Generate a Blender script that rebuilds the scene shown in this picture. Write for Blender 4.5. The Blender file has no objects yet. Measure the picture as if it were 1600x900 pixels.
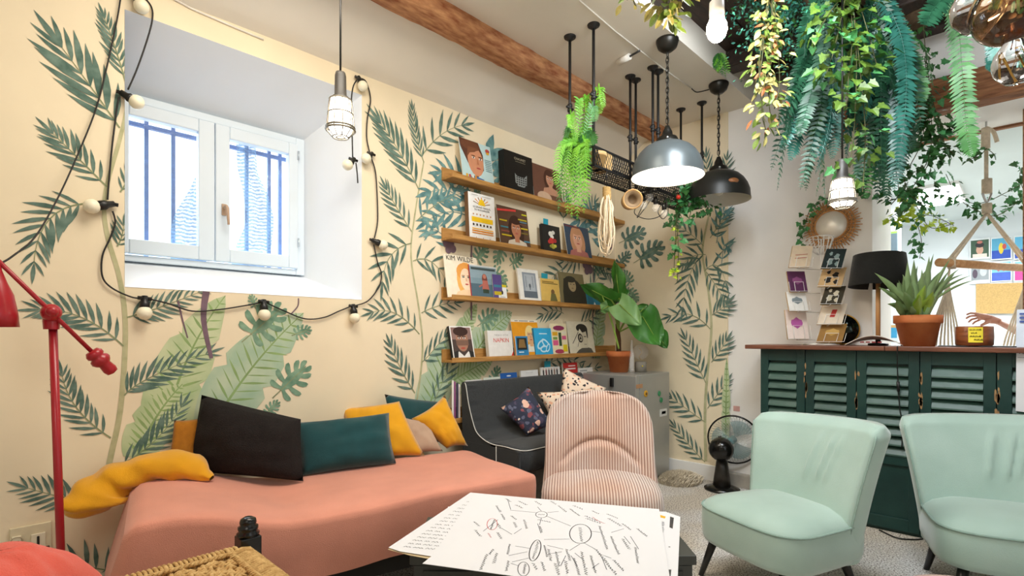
import bpy, bmesh, math, random
from mathutils import Vector, Matrix, noise

sc = bpy.context.scene
COL = sc.collection
R = math.radians
random.seed(7)

# ---------------------------------------------------------------- camera, world, large lights, exposure
F, YAW, H, CU, CV = 825.0, R(44.3), 1.16, 800.0, 525.0
cam_d = bpy.data.cameras.new('camera')
cam_d.sensor_width = 36.0
cam_d.lens = 36.0 * F / 1600.0
cam_d.shift_y = (CV - 450.0) / 1600.0
cam_d.clip_start = 0.02
cam = bpy.data.objects.new('camera', cam_d)
COL.objects.link(cam)
cam.location = (0, 0, H)
cam.rotation_euler = (R(90), 0, YAW - R(90))
sc.camera = cam

world = bpy.data.worlds.new('overcast_sky')
sc.world = world
world.use_nodes = True
bg = world.node_tree.nodes['Background']
bg.inputs['Color'].default_value = (0.80, 0.90, 1.0, 1)
bg.inputs['Strength'].default_value = 2.0

def area_light(name, loc, target, sx, sy, power, color):
    d = bpy.data.lights.new(name, 'AREA')
    d.shape = 'RECTANGLE'; d.size = sx; d.size_y = sy; d.energy = power; d.color = color
    o = bpy.data.objects.new(name, d); COL.objects.link(o)
    o.location = loc
    o.rotation_euler = (Vector(target) - Vector(loc)).to_track_quat('-Z', 'Y').to_euler()
    return o
# fill lights added under the ceiling out of view, without fixtures
area_light('ceiling_fill', (1.0, 1.55, 2.88), (1.1, 1.7, 0.0), 1.3, 0.9, 30, (1.0, 0.91, 0.78))
area_light('ceiling_fill', (2.35, 0.60, 2.96), (4.0, 1.0, 1.2), 0.8, 0.8, 46, (0.90, 0.95, 1.0))  # stands for the cool spot among the ferns, shifted to brighten the bar wall
area_light('ceiling_fill', (-0.9, -0.3, 2.96), (0.6, 1.2, 0.8), 1.2, 1.2, 18, (1.0, 0.92, 0.82))
# added cool fill for bluish daylight from the right; no door is modelled
area_light('side_daylight_fill', (1.4, -1.85, 1.6), (2.8, 1.0, 1.2), 2.0, 2.0, 14, (0.80, 0.91, 1.0))
# soft overcast daylight entering at the window
sun_d = bpy.data.lights.new('daylight_sun', 'SUN'); sun_d.energy = 7.5; sun_d.angle = R(70); sun_d.color = (0.78, 0.89, 1.0)
sun = bpy.data.objects.new('daylight_sun', sun_d); COL.objects.link(sun)
sun.rotation_euler = Vector((0.25, -1.0, -0.62)).to_track_quat('-Z', 'Y').to_euler()
# office lighting of the back room
area_light('office_light', (6.4, 0.2, 2.45), (6.4, 0.2, 0.0), 1.2, 1.2, 70, (0.93, 0.98, 1.0))

sc.view_settings.view_transform = 'Standard'
sc.view_settings.look = 'None'
sc.view_settings.gamma = 1.0
sc.view_settings.use_curve_mapping = False
sc.view_settings.exposure = 0.44

# ---------------------------------------------------------------- measuring: a pixel of the photograph on a known plane of the room
_c, _s = math.cos(YAW), math.sin(YAW)
def ray(u, v):
    a = (u - CU) / F
    return Vector((_c + a * _s, _s - a * _c, (CV - v) / F))
def PX(u, v, x): r = ray(u, v); return Vector((0, 0, H)) + r * (x / r.x)
def PY(u, v, y): r = ray(u, v); return Vector((0, 0, H)) + r * (y / r.y)
def PZ(u, v, z): r = ray(u, v); return Vector((0, 0, H)) + r * ((z - H) / r.z)
def PD(u, v, d): return Vector((0, 0, H)) + ray(u, v) * d

# ---------------------------------------------------------------- materials
def lin(c):
    return c / 12.92 if c <= 0.04045 else ((c + 0.055) / 1.055) ** 2.4
def rgb(h):
    h = h.lstrip('#')
    return tuple(lin(int(h[i:i + 2], 16) / 255.0) for i in (0, 2, 4))
_M = {}
def mat(key, col, rough=0.7, metal=0.0, var=0.0, scale=12.0, bump=0.0, bscale=60.0, col2=None, emit=0.0,
        trans=0.0, alpha=1.0, sheen=0.0, stretch=None, detail=3.0, spec=0.5, contrast=None):
    """one procedural material: base colour with noise variation, optional bump"""
    if key in _M: return _M[key]
    m = bpy.data.materials.new(key); m.use_nodes = True
    nt = m.node_tree; b = nt.nodes['Principled BSDF']
    c1 = rgb(col) if isinstance(col, str) else col
    b.inputs['Base Color'].default_value = (*c1, 1)
    b.inputs['Roughness'].default_value = rough
    b.inputs['Metallic'].default_value = metal
    b.inputs['Specular IOR Level'].default_value = spec
    if trans: b.inputs['Transmission Weight'].default_value = trans
    if alpha < 1: b.inputs['Alpha'].default_value = alpha
    if sheen:
        b.inputs['Sheen Weight'].default_value = sheen
        b.inputs['Sheen Roughness'].default_value = 0.4
    if emit:
        b.inputs['Emission Color'].default_value = (*c1, 1); b.inputs['Emission Strength'].default_value = emit
    if var or col2 or bump:
        tc = nt.nodes.new('ShaderNodeTexCoord'); mp = nt.nodes.new('ShaderNodeMapping')
        nt.links.new(tc.outputs['Object'], mp.inputs['Vector'])
        if stretch: mp.inputs['Scale'].default_value = stretch
    if var or col2:
        n = nt.nodes.new('ShaderNodeTexNoise'); n.inputs['Scale'].default_value = scale; n.inputs['Detail'].default_value = detail
        nt.links.new(mp.outputs['Vector'], n.inputs['Vector'])
        rp = nt.nodes.new('ShaderNodeValToRGB')
        lo, hi = contrast or (0.3, 0.7)
        rp.color_ramp.elements[0].position = lo; rp.color_ramp.elements[1].position = hi
        if col2:
            ca = c1; cb = rgb(col2) if isinstance(col2, str) else col2
        else:
            ca = tuple(max(0, x * (1 - var)) for x in c1); cb = tuple(min(1, x * (1 + var)) for x in c1)
        rp.color_ramp.elements[0].color = (*ca, 1); rp.color_ramp.elements[1].color = (*cb, 1)
        nt.links.new(n.outputs['Fac'], rp.inputs['Fac']); nt.links.new(rp.outputs['Color'], b.inputs['Base Color'])
    if bump:
        n2 = nt.nodes.new('ShaderNodeTexNoise'); n2.inputs['Scale'].default_value = bscale; n2.inputs['Detail'].default_value = 4
        nt.links.new(mp.outputs['Vector'], n2.inputs['Vector'])
        bp = nt.nodes.new('ShaderNodeBump'); bp.inputs['Strength'].default_value = bump; bp.inputs['Distance'].default_value = 0.01
        nt.links.new(n2.outputs['Fac'], bp.inputs['Height']); nt.links.new(bp.outputs['Normal'], b.inputs['Normal'])
    _M[key] = m
    return m
def cm(hexcol, rough=0.6):
    """plain printed or painted colour with a trace of grain"""
    return mat('paint_' + hexcol.lstrip('#') + '_%d' % round(rough * 100), hexcol, rough, var=0.05, scale=30)

# ---------------------------------------------------------------- mesh builder
class MB:
    def __init__(s): s.v = []; s.f = []; s.m = []; s.sm = []
    def add(s, verts, faces, mi=0, smooth=False):
        o = len(s.v); s.v += [tuple(p) for p in verts]
        for f in faces:
            s.f.append(tuple(o + i for i in f)); s.m.append(mi); s.sm.append(smooth)
        return s
    def box(s, a, b, mi=0, M=None):
        (x0, y0, z0), (x1, y1, z1) = a, b
        x0, x1 = min(x0, x1), max(x0, x1); y0, y1 = min(y0, y1), max(y0, y1); z0, z1 = min(z0, z1), max(z0, z1)
        vs = [Vector(p) for p in ((x0, y0, z0), (x1, y0, z0), (x1, y1, z0), (x0, y1, z0), (x0, y0, z1), (x1, y0, z1), (x1, y1, z1), (x0, y1, z1))]
        if M is not None: vs = [M @ p for p in vs]
        return s.add(vs, [(0, 3, 2, 1), (4, 5, 6, 7), (0, 1, 5, 4), (1, 2, 6, 5), (2, 3, 7, 6), (3, 0, 4, 7)], mi)
    def hexa(s, p, mi=0):
        """8 corners: bottom loop ccw then top loop ccw"""
        return s.add(p, [(0, 3, 2, 1), (4, 5, 6, 7), (0, 1, 5, 4), (1, 2, 6, 5), (2, 3, 7, 6), (3, 0, 4, 7)], mi)
    def poly(s, pts, mi=0): return s.add(pts, [tuple(range(len(pts)))], mi)
    def prism(s, pts, d, mi=0):
        """polygon extruded by vector d"""
        d = Vector(d); n = len(pts); a = [Vector(p) for p in pts]; b = [p + d for p in a]
        s.add(a + b, [tuple(range(n))[::-1], tuple(range(n, 2 * n))] + [(i, (i + 1) % n, n + (i + 1) % n, n + i) for i in range(n)], mi)
        return s
    def tube(s, path, r, n=6, mi=0, caps=True, smooth=True):
        P = [Vector(p) for p in path]; k = len(P)
        rs = r if isinstance(r, (list, tuple)) else [r] * k
        vs = []; up = Vector((0, 0, 1))
        t0 = (P[1] - P[0]).normalized()
        a = t0.cross(up)
        if a.length < 1e-3: a = t0.cross(Vector((1, 0, 0)))
        a.normalize()
        for i in range(k):
            t = (P[min(i + 1, k - 1)] - P[max(i - 1, 0)])
            if t.length < 1e-9: t = t0
            t.normalize()
            a = a - t * a.dot(t)
            if a.length < 1e-4:
                a = t.cross(up) if abs(t.z) < 0.9 else t.cross(Vector((1, 0, 0)))
            a.normalize(); b = t.cross(a)
            for j in range(n):
                w = 2 * math.pi * j / n
                vs.append(P[i] + (a * math.cos(w) + b * math.sin(w)) * rs[i])
        fs = [(i * n + j, i * n + (j + 1) % n, (i + 1) * n + (j + 1) % n, (i + 1) * n + j) for i in range(k - 1) for j in range(n)]
        s.add(vs, fs, mi, smooth)
        if caps:
            o = len(s.v) - len(vs)
            s.f.append(tuple(o + j for j in range(n))[::-1]); s.m.append(mi); s.sm.append(False)
            s.f.append(tuple(o + (k - 1) * n + j for j in range(n))); s.m.append(mi); s.sm.append(False)
        return s
    def lathe(s, prof, o=(0, 0, 0), n=24, mi=0, M=None, smooth=True, arc=1.0):
        """profile of (radius, height) turned about z at o"""
        o = Vector(o); vs = []
        full = arc >= 0.999; cnt = n if full else n + 1
        for (r, z) in prof:
            for j in range(cnt):
                w = 2 * math.pi * arc * j / n
                p = Vector((r * math.cos(w), r * math.sin(w), z))
                vs.append(o + (M @ p if M is not None else p))
        fs = []
        for i in range(len(prof) - 1):
            for j in range(n):
                j2 = (j + 1) % cnt
                fs.append((i * cnt + j, i * cnt + j2, (i + 1) * cnt + j2, (i + 1) * cnt + j))
        return s.add(vs, fs, mi, smooth)
    def ball(s, c, r, n=12, m=8, mi=0, sc3=(1, 1, 1), M=None):
        prof = [(max(1e-5, math.sin(math.pi * i / m)) * r, -math.cos(math.pi * i / m) * r) for i in range(m + 1)]
        S = Matrix.Diagonal(sc3)
        return s.lathe(prof, c, n, mi, (M @ S) if M is not None else S)
    def grid(s, fn, nu, nv, mi=0, smooth=True, wu=False):
        vs = [fn(i / nu, j / nv) for j in range(nv + 1) for i in range(nu + (0 if wu else 1))]
        w = nu if wu else nu + 1
        fs = [(j * w + i, j * w + (i + 1) % w, (j + 1) * w + (i + 1) % w, (j + 1) * w + i) for j in range(nv) for i in range(nu)]
        return s.add(vs, fs, mi, smooth)
    def mesh(s, name, mats):
        me = bpy.data.meshes.new(name)
        me.from_pydata(s.v, [], s.f)
        for m in (mats if isinstance(mats, (list, tuple)) else [mats]): me.materials.append(m)
        me.polygons.foreach_set('material_index', s.m)
        me.polygons.foreach_set('use_smooth', s.sm)
        me.update()
        return me
    def build(s, name, mats, parent=None, world=False, bevel=0.0, bseg=2, sub=0, fix=False, angle=None, smooth=None):
        me = s.mesh(name, mats)
        if fix:
            bm = bmesh.new(); bm.from_mesh(me); bmesh.ops.remove_doubles(bm, verts=bm.verts, dist=1e-5)
            bmesh.ops.recalc_face_normals(bm, faces=bm.faces); bm.to_mesh(me); bm.free()
        if smooth is not None: me.polygons.foreach_set('use_smooth', [smooth] * len(me.polygons))
        if parent is not None and world: me.transform(wm(parent).inverted())
        o = bpy.data.objects.new(name, me); COL.objects.link(o)
        if parent is not None: o.parent = parent
        if bevel:
            md = o.modifiers.new('bevel', 'BEVEL'); md.width = bevel; md.segments = bseg; md.limit_method = 'ANGLE'; md.angle_limit = R(35)
        if sub:
            md = o.modifiers.new('subdivision', 'SUBSURF'); md.levels = sub; md.render_levels = sub
        return o
def wm(o):
    M = o.matrix_basis.copy()
    while o.parent: o = o.parent; M = o.matrix_basis @ M
    return M
def tag(o, label, cat, group=None):
    o['label'] = label; o['category'] = cat
    if group: o['group'] = group
    return o
def thing(name, label, cat, loc=(0, 0, 0), rz=0.0, group=None):
    o = bpy.data.objects.new(name, None); COL.objects.link(o)
    o.empty_display_size = 0.05
    o.location = loc; o.rotation_euler = (0, 0, rz)
    return tag(o, label, cat, group)
def struct(o): o['kind'] = 'structure'; return o
def dup(root, loc, rz=None, label=None):
    r = root.copy(); COL.objects.link(r); r.location = loc
    if rz is not None: r.rotation_euler = (0, 0, rz)
    if label: r['label'] = label
    for ch in list(root.children):
        c = ch.copy(); COL.objects.link(c); c.parent = r
        for g in list(ch.children):
            d = g.copy(); COL.objects.link(d); d.parent = c
    return r
def smoothpath(pts, n=8):
    """Catmull-Rom through points"""
    P = [Vector(p) for p in pts]; out = []
    for i in range(len(P) - 1):
        p0 = P[max(i - 1, 0)]; p1 = P[i]; p2 = P[i + 1]; p3 = P[min(i + 2, len(P) - 1)]
        for k in range(n):
            t = k / n
            out.append(0.5 * ((2 * p1) + (p2 - p0) * t + (2 * p0 - 5 * p1 + 4 * p2 - p3) * t * t + (3 * p1 - p0 - 3 * p2 + p3) * t ** 3))
    out.append(P[-1]); return out
def bez(a, b, c, t): return a * (1 - t) ** 2 + b * 2 * t * (1 - t) + c * t * t
_texts = []
def text(s, name, parent, M, size, m, align='CENTER', extrude=0.0):
    """lettering: a flat mesh of the words; M places it (x along the line, y up, z out of the surface)"""
    cu = bpy.data.curves.new(name, 'FONT'); cu.body = s; cu.size = size; cu.align_x = align; cu.align_y = 'CENTER'
    cu.resolution_u = 2; cu.extrude = extrude
    tmp = bpy.data.objects.new('tmp_text', cu); COL.objects.link(tmp)
    _texts.append((tmp, name, parent, M, m))
def flush_text():
    bpy.context.view_layer.update()
    dg = bpy.context.evaluated_depsgraph_get()
    for tmp, name, parent, M, m in _texts:
        me = bpy.data.meshes.new_from_object(tmp.evaluated_get(dg))
        me.name = name; me.transform(M); me.materials.clear(); me.materials.append(m)
        o = bpy.data.objects.new(name, me); COL.objects.link(o); o.parent = parent
    for tmp, *_ in _texts:
        cu = tmp.data; bpy.data.objects.remove(tmp); bpy.data.curves.remove(cu)
    _texts.clear()
def frame(o, ex, ey):
    """matrix with origin o, x axis ex, y axis ey"""
    ex = Vector(ex).normalized(); ey = Vector(ey); ey = (ey - ex * ey.dot(ex)).normalized(); ez = ex.cross(ey)
    M = Matrix((ex, ey, ez)).transposed().to_4x4(); M.translation = Vector(o); return M
# ================================================================ THE ROOM
W, B = 2.72, 4.16           # window wall plane (y), far wall plane (x)
ZC = 2.92                   # plaster ceiling
WX0, WX1, WZ0, WZ1 = 0.452, 1.558, 1.367, 2.535       # window recess at the wall face
IX0, IX1, IZ0, IZ1 = 0.445, 1.385, 1.52, 2.325         # recess at the window, 0.4 m deeper
WD = 0.40
plaster = mat('cream_plaster', '#EEDFC0', 0.85, var=0.05, scale=2.2, bump=0.12, bscale=9, detail=6)
white = mat('white_paint', '#EEEDE9', 0.8, var=0.03, scale=3, bump=0.08, bscale=14)
ceilm = mat('ceiling_plaster', '#EAE3D6', 0.85, var=0.05, scale=1.6, bump=0.15, bscale=6, detail=6)
revealm = mat('window_reveal_paint', '#F0F5FA', 0.7, var=0.02, scale=3, bump=0.06, bscale=10)
darkwood = mat('dark_wood', '#2A211C', 0.6, col2='#443127', scale=3, stretch=(1, 9, 9), bump=0.3, bscale=20)
beamwood = mat('orange_beam_wood', '#8C4E2E', 0.8, col2='#D09A6C', scale=7, stretch=(1.5, 5, 5), bump=0.6, bscale=18, detail=8)
beamwood2 = mat('brown_lintel_wood', '#6B3F26', 0.75, col2='#B07A50', scale=6, stretch=(6, 1.2, 9), bump=0.6, bscale=18, detail=8)

# floor: speckled carpet
def carpet():
    m = bpy.data.materials.new('speckled_carpet'); m.use_nodes = True; nt = m.node_tree; b = nt.nodes['Principled BSDF']
    b.inputs['Roughness'].default_value = 0.95
    tc = nt.nodes.new('ShaderNodeTexCoord')
    n1 = nt.nodes.new('ShaderNodeTexNoise'); n1.inputs['Scale'].default_value = 120; n1.inputs['Detail'].default_value = 3
    n2 = nt.nodes.new('ShaderNodeTexNoise'); n2.inputs['Scale'].default_value = 2.0
    for n in (n1, n2): nt.links.new(tc.outputs['Object'], n.inputs['Vector'])
    r = nt.nodes.new('ShaderNodeValToRGB'); e = r.color_ramp.elements
    e[0].position = 0.36; e[0].color = (*rgb('#8C847A'), 1); e[1].position = 0.56; e[1].color = (*rgb('#F2F0EC'), 1)
    nt.links.new(n1.outputs['Fac'], r.inputs['Fac'])
    r2 = nt.nodes.new('ShaderNodeValToRGB'); e = r2.color_ramp.elements
    e[0].position = 0.4; e[0].color = (*rgb('#EFE6D8'), 1); e[1].position = 0.62; e[1].color = (*rgb('#FFFFFF'), 1)
    nt.links.new(n2.outputs['Fac'], r2.inputs['Fac'])
    mx = nt.nodes.new('ShaderNodeMixRGB'); mx.blend_type = 'MULTIPLY'; mx.inputs['Fac'].default_value = 1
    nt.links.new(r.outputs['Color'], mx.inputs['Color1']); nt.links.new(r2.outputs['Color'], mx.inputs['Color2'])
    nt.links.new(mx.outputs['Color'], b.inputs['Base Color'])
    bp = nt.nodes.new('ShaderNodeBump'); bp.inputs['Strength'].default_value = 0.7; bp.inputs['Distance'].default_value = 0.01
    nt.links.new(n1.outputs['Fac'], bp.inputs['Height']); nt.links.new(bp.outputs['Normal'], b.inputs['Normal'])
    return m
struct(MB().box((-1.8, -2.0, -0.1), (9.0, 3.2, 0)).build('floor', carpet()))

# window wall with its splayed recess
wl = MB()
T = 0.45
def wallbox(x0, x1, z0, z1): wl.box((x0, W, z0), (x1, W + T, z1))
wallbox(-1.8, WX0, 0, 3.2); wallbox(WX1, B + 0.75, 0, 3.2); wallbox(WX0, WX1, 0, WZ0); wallbox(WX0, WX1, WZ1, 3.2)
wall_left = struct(wl.build('wall_left', plaster))
rv = MB()
o4 = [(WX0, WZ0), (WX1, WZ0), (WX1, WZ1), (WX0, WZ1)]; i4 = [(IX0, IZ0), (IX1, IZ0), (IX1, IZ1), (IX0, IZ1)]
for k in range(4):
    a, b2 = o4[k], o4[(k + 1) % 4]; c2, d2 = i4[(k + 1) % 4], i4[k]
    e1 = [(a[0], W - 0.002, a[1]), (b2[0], W - 0.002, b2[1]), (c2[0], W + WD, c2[1]), (d2[0], W + WD, d2[1])]
    e2 = [(a[0], W + T, a[1]), (b2[0], W + T, b2[1]), (c2[0], W + T, c2[1]), (d2[0], W + T, d2[1])]
    rv.hexa([e1[0], e1[1], e1[2], e1[3], e2[0], e2[1], e2[2], e2[3]])
rv.build('window_recess', revealm, wall_left, fix=True)

# far wall: pier, lintel over the opening to the back room
OY = 0.733                   # edge of the opening
BT = 0.67                    # wall thickness
bw = MB()
bw.box((B, OY, 0), (B + BT, W + 0.2, 3.2)); bw.box((B, -2.0, 2.56), (B + BT, OY, 3.2)); bw.box((B, -2.0, 0), (B + BT, -1.0, 2.56)); bw.box((B + .02, -1.0, 0), (B + 0.10, OY, 1.0))
wall_back = struct(bw.build('wall_back', mat('offwhite_plaster', '#F4F1EC', 0.85, var=0.05, scale=1.8, bump=0.2, bscale=8, detail=6)))
# cream painted bay that carries the mural between the corner and the pier
MY = 1.682
MB().box((B - 0.012, MY, 0), (B, W, ZC)).build('mural_panel', plaster, wall_back)
lint = MB()
lint.box((B - 0.03, -1.6, 2.545), (B + 0.12, OY + 0.35, 2.742))
struct(lint.build('trim_2', beamwood2, bevel=0.012))
lint2 = MB(); lint2.box((B - 0.12, -1.6, 3.02), (B + 0.05, 1.36, 3.2)); struct(lint2.build('trim_3', darkwood, bevel=0.01))
# pier plinth and baseboards
struct(MB().box((B - 0.06, 1.33, 0), (B, MY - 0.01, 0.10)).build('baseboard_pier', mat('grey_plinth', '#A9A296', 0.8, var=0.15, scale=9), bevel=0.004))
struct(MB().box((B - 0.03, MY, 0), (B - 0.012, W, 0.125)).build('baseboard_back', white, bevel=0.004))
struct(MB().box((-1.8, W - 0.018, 0), (B - 0.02, W, 0.19)).build('baseboard_left', mat('cream_baseboard', '#DDD2B8', 0.6), bevel=0.004))
# walls behind the photographer
struct(MB().box((-1.9, -2.0, 0), (-1.8, 3.2, 3.2)).build('wall_behind', white))
struct(MB().box((-1.8, -2.1, 0), (9.0, -2.0, 3.2)).build('wall_right', white))

# plaster ceiling: flat slab, cove sloping down to the window wall, higher dark board ceiling on the right
SY = 1.479                   # edge of the slab
cl = MB()
cl.box((-1.8, SY, ZC), (B, 2.30, 3.2))
x0, x1 = -1.8, B
prof = [(2.30, 2.905), (2.42, 2.86), (2.55, 2.775), (2.66, 2.69), (W, 2.655)]
n = 14
def cove(i, j):
    t = j; x = x0 + (x1 - x0) * i
    k = t * (len(prof) - 1); a = min(int(k), len(prof) - 2); f = k - a
    y = prof[a][0] * (1 - f) + prof[a + 1][0] * f; z = prof[a][1] * (1 - f) + prof[a + 1][1] * f
    return Vector((x, y, z + 0.006 * noise.noise(Vector((x * 1.7, y * 4, 0)))))
cl.grid(cove, 60, 16)
cl.box((-1.8, 2.30, 2.95), (B, W + T, 3.2))
ceiling = struct(cl.build('ceiling', ceilm))
bc = MB()
MB_dark = 3.11
yy = SY
ceil_dark = struct(MB().box((-1.8, -2.0, 3.165), (B, SY, 3.2)).build('ceiling_boards', darkwood))
k = 0
while yy > -2.0:
    y2 = yy - 0.19
    MB().box((-1.8, y2 + 0.006, MB_dark + 0.02 * (k % 2) * 0.3), (B, yy, 3.165)).build('ceiling_board', darkwood, ceil_dark)
    yy = y2; k += 1
for xj in (0.4, 1.5, 2.6, 3.6):
    struct(MB().box((xj, -2.0, 2.99), (xj + 0.13, SY - 0.001, 3.108)).build('trim_%d' % (10 + int(xj * 10)), darkwood, bevel=0.01))

# orange timber beam, sagging a little
def beam(i, j):
    x = -1.8 + (B + 1.8) * i
    sag = -0.012 * math.sin((x - 0.6) * 1.35) + 0.010 * noise.noise(Vector((x * 2.2, 3.1, 0)))
    w = 0.012 * noise.noise(Vector((x * 3, 0, 5)))
    sec = [(2.185, 2.95), (2.185 + w * 0.6, 2.888), (2.20 + w, 2.845 + sag), (2.335 + w, 2.838 + sag), (2.355, 2.868 + sag), (2.36, 2.95)]
    k = min(int(j * 5 + 1e-6), 5)
    return Vector((x, sec[k][0] + 0.008 * noise.noise(Vector((x * 9, k, 1))), sec[k][1] + 0.006 * noise.noise(Vector((x * 11, k, 7)))))
struct(MB().grid(beam, 120, 5).build('trim_1', beamwood))

# ---- the window itself
wfm = mat('window_frame_paint', '#DCE8F2', 0.45, var=0.02, scale=5)
YF = W + WD - 0.045
win = struct(MB().box((IX0, YF, IZ0), (IX0 + 0.045, YF + 0.06, IZ1)).box((IX1 - 0.05, YF, IZ0), (IX1, YF + 0.06, IZ1)).box((IX0 + 0.045, YF, IZ1 - 0.04), (IX1 - 0.05, YF + 0.06, IZ1)).box((IX0 + 0.045, YF, IZ0), (IX1 - 0.05, YF + 0.06, IZ0 + 0.03)).build('window_1', wfm, bevel=0.004))
XM = 0.897
glass = mat('window_glass', (0.95, 0.98, 1.0), 0.02, alpha=0.05, spec=0.5)
def sash(xa, xb, wl_, wr):
    s = MB(); z0, z1 = IZ0 + 0.035, IZ1 - 0.045; y0, y1 = YF - 0.02, YF + 0.03
    s.box((xa, y0, z0), (xa + wl_, y1, z1)); s.box((xb - wr, y0, z0), (xb, y1, z1))
    s.box((xa + wl_, y0, z1 - 0.065), (xb - wr, y1, z1)); s.box((xa + wl_, y0, z0), (xb - wr, y1, z0 + 0.07))
    o = s.build('sash', wfm, win, bevel=0.005)
    MB().box((xa + wl_ - 0.005, y0 + 0.02, z0 + 0.065), (xb - wr + 0.005, y0 + 0.026, z1 - 0.06)).build('pane', glass, o)
sash(IX0 + 0.03, XM - 0.002, 0.05, 0.075); sash(XM + 0.002, IX1 - 0.045, 0.07, 0.055)
hz = 1.82; hy = YF - 0.02
hd = MB().box((XM + 0.03, hy - 0.008, hz - 0.02), (XM + 0.052, hy, hz + 0.04), 0)
hd.tube([(XM + 0.041, hy - 0.006, hz + 0.02), (XM + 0.041, hy - 0.045, hz + 0.022), (XM + 0.044, hy - 0.05, hz + 0.01), (XM + 0.05, hy - 0.05, hz - 0.075)], [0.009, 0.008, 0.009, 0.007], 8)
hd.build('window_handle', mat('tan_handle', '#B89A80', 0.4), win, bevel=0.002)
for hzz in (1.68, 2.19):
    MB().tube([(IX1 - 0.046, YF - 0.026, hzz), (IX1 - 0.046, YF - 0.026, hzz + 0.05)], 0.006, 8).build('hinge', mat('hinge_metal', '#C9D4DD', 0.3, metal=0.6), win)
# security grille outside
gm = mat('iron_glare_blue', '#45689C', 0.6, var=0.2, scale=25)  # black iron; the bluish glare of the window is put into the colour
YG = W + T + 0.001
g = thing('window_grille', 'iron security bars with painted blue glare outside the recessed window', 'grille', (0.95, YG, IZ0 - 0.05))
def gb(name, a, b2): MB().box(a, b2).build(name, gm, g, world=True)
for z in (2.262, 2.205, 1.50): gb('grille_rail', (0.42, YG, z), (1.52, YG + 0.02, z + (0.034 if z > 2.25 else 0.02)))
for ub in (186, 229, 271, 313, 386, 421, 438): xb = PY(ub, 260, YG).x; gb('grille_bar', (xb - 0.009, YG + 0.001, 1.40), (xb + 0.009, YG + 0.019, 2.44))
# gauze strips knotted to the grille
def gauze_mat():
    m = bpy.data.materials.new('blue_gauze'); m.use_nodes = True; nt = m.node_tree; b = nt.nodes['Principled BSDF']
    b.inputs['Base Color'].default_value = (*rgb('#7FAAD0'), 1); b.inputs['Roughness'].default_value = 0.9
    tc = nt.nodes.new('ShaderNodeTexCoord'); wv = nt.nodes.new('ShaderNodeTexWave'); wv.bands_direction = 'Z'; wv.inputs['Scale'].default_value = 16; wv.inputs['Distortion'].default_value = 3.5; wv.inputs['Detail Scale'].default_value = 4
    r = nt.nodes.new('ShaderNodeValToRGB'); r.color_ramp.elements[0].color = (.5,) * 3 + (1,); r.color_ramp.elements[1].color = (.95,) * 3 + (1,)
    nt.links.new(tc.outputs['Object'], wv.inputs['Vector']); nt.links.new(wv.outputs['Fac'], r.inputs['Fac']); nt.links.new(r.outputs['Color'], b.inputs['Alpha'])
    return m
gz = gauze_mat()
def gauze(name, label, left, right, y):
    n = 28
    def fn(i, j):
        z = left[0][1] + (left[-1][1] - left[0][1]) * j
        def at(L):
            for (xa, za), (xb, zb) in zip(L, L[1:]):
                if (za - z) * (zb - z) <= 1e-9:
                    t = 0 if za == zb else (z - za) / (zb - za); return xa + (xb - xa) * t
            return L[-1][0]
        x = at(left) * (1 - i) + at(right) * i
        return Vector((x, y + 0.02 * math.sin(i * 14 + 2 * j) * 0.7, z))
    o = MB().grid(fn, 24, n).build(name, gz)
    return tag(o, label, 'curtain')
gauze('gauze_curtain', 'pale blue gauze strip knotted behind the handleless left window sash',
      [(0.88, 2.2), (0.85, 2.05), (0.80, 1.92), (0.74, 1.80), (0.72, 1.70), (0.72, 1.52)], [(0.89, 2.2), (0.89, 2.05), (0.89, 1.92), (0.89, 1.8), (0.89, 1.7), (0.88, 1.52)], YG - 0.016)
gauze('gauze_curtain', 'pale blue hourglass of gauze knotted behind the window sash with handle',
      [(1.03, 2.28), (1.04, 2.1), (1.07, 1.98), (1.09, 1.86), (1.09, 1.8), (1.03, 1.65), (1.0, 1.5)], [(1.14, 2.28), (1.15, 2.1), (1.21, 1.98), (1.24, 1.86), (1.24, 1.8), (1.22, 1.65), (1.16, 1.5)], YG - 0.016)

# ---- back room seen through the opening
XR = 8.4
bk = MB()
struct(MB().box((XR, -2.0, 0), (XR + 0.1, 3.2, 2.6)).build('wall_office', mat('office_white', '#E9EEF0', 0.8, var=0.02, scale=2)))
struct(MB().box((B + BT, 2.2, 0), (XR, 2.3, 2.6)).build('wall_office_side', mat('office_white', '#E9EEF0')))
struct(MB().box((B + BT - 0.005, -2.0, 2.575), (XR, 2.3, 2.65)).build('ceiling_office', mat('office_ceiling_paint', '#DCE6E4', 0.8, var=0.03, scale=2)))
struct(MB().box((B + BT - 0.03, -2.0, 2.545), (B + BT + 0.01, OY, 2.575)).build('trim_4', beamwood2))
struct(MB().box((B + 0.36, 0.02, 1.0), (B + 0.43, -0.05, 2.56)).build('trim_5', beamwood2, bevel=0.006))
# lit ceiling panel of the office
lp = PZ(1462, 304, 2.57)
t = thing('office_ceiling_light', 'bright square ceiling light panel in the room behind the bar', 'ceiling light', (lp.x, lp.y, 2.575))
MB().box((-0.45, -0.21, -0.03), (0.45, 0.21, 0)).build('light_frame', white, t)
MB().box((-0.42, -0.18, -0.036), (0.42, 0.18, -0.031)).build('diffuser', mat('light_panel', '#F4FBFF', emit=9.0), t)
# ================================================================ FURNITURE
def fabric(key, col, col2=None, scale=40, bump=0.35, bscale=380, sheen=0.25, var=0.10, rough=0.95):
    return mat(key, col, rough, var=var, col2=col2, scale=scale, bump=bump, bscale=bscale, sheen=sheen)
salmon = fabric('salmon_cotton', '#D8917A', var=0.07, scale=6)
def sstep(a, b, x):
    t = max(0.0, min(1.0, (x - a) / (b - a))); return t * t * (3 - 2 * t)

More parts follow.
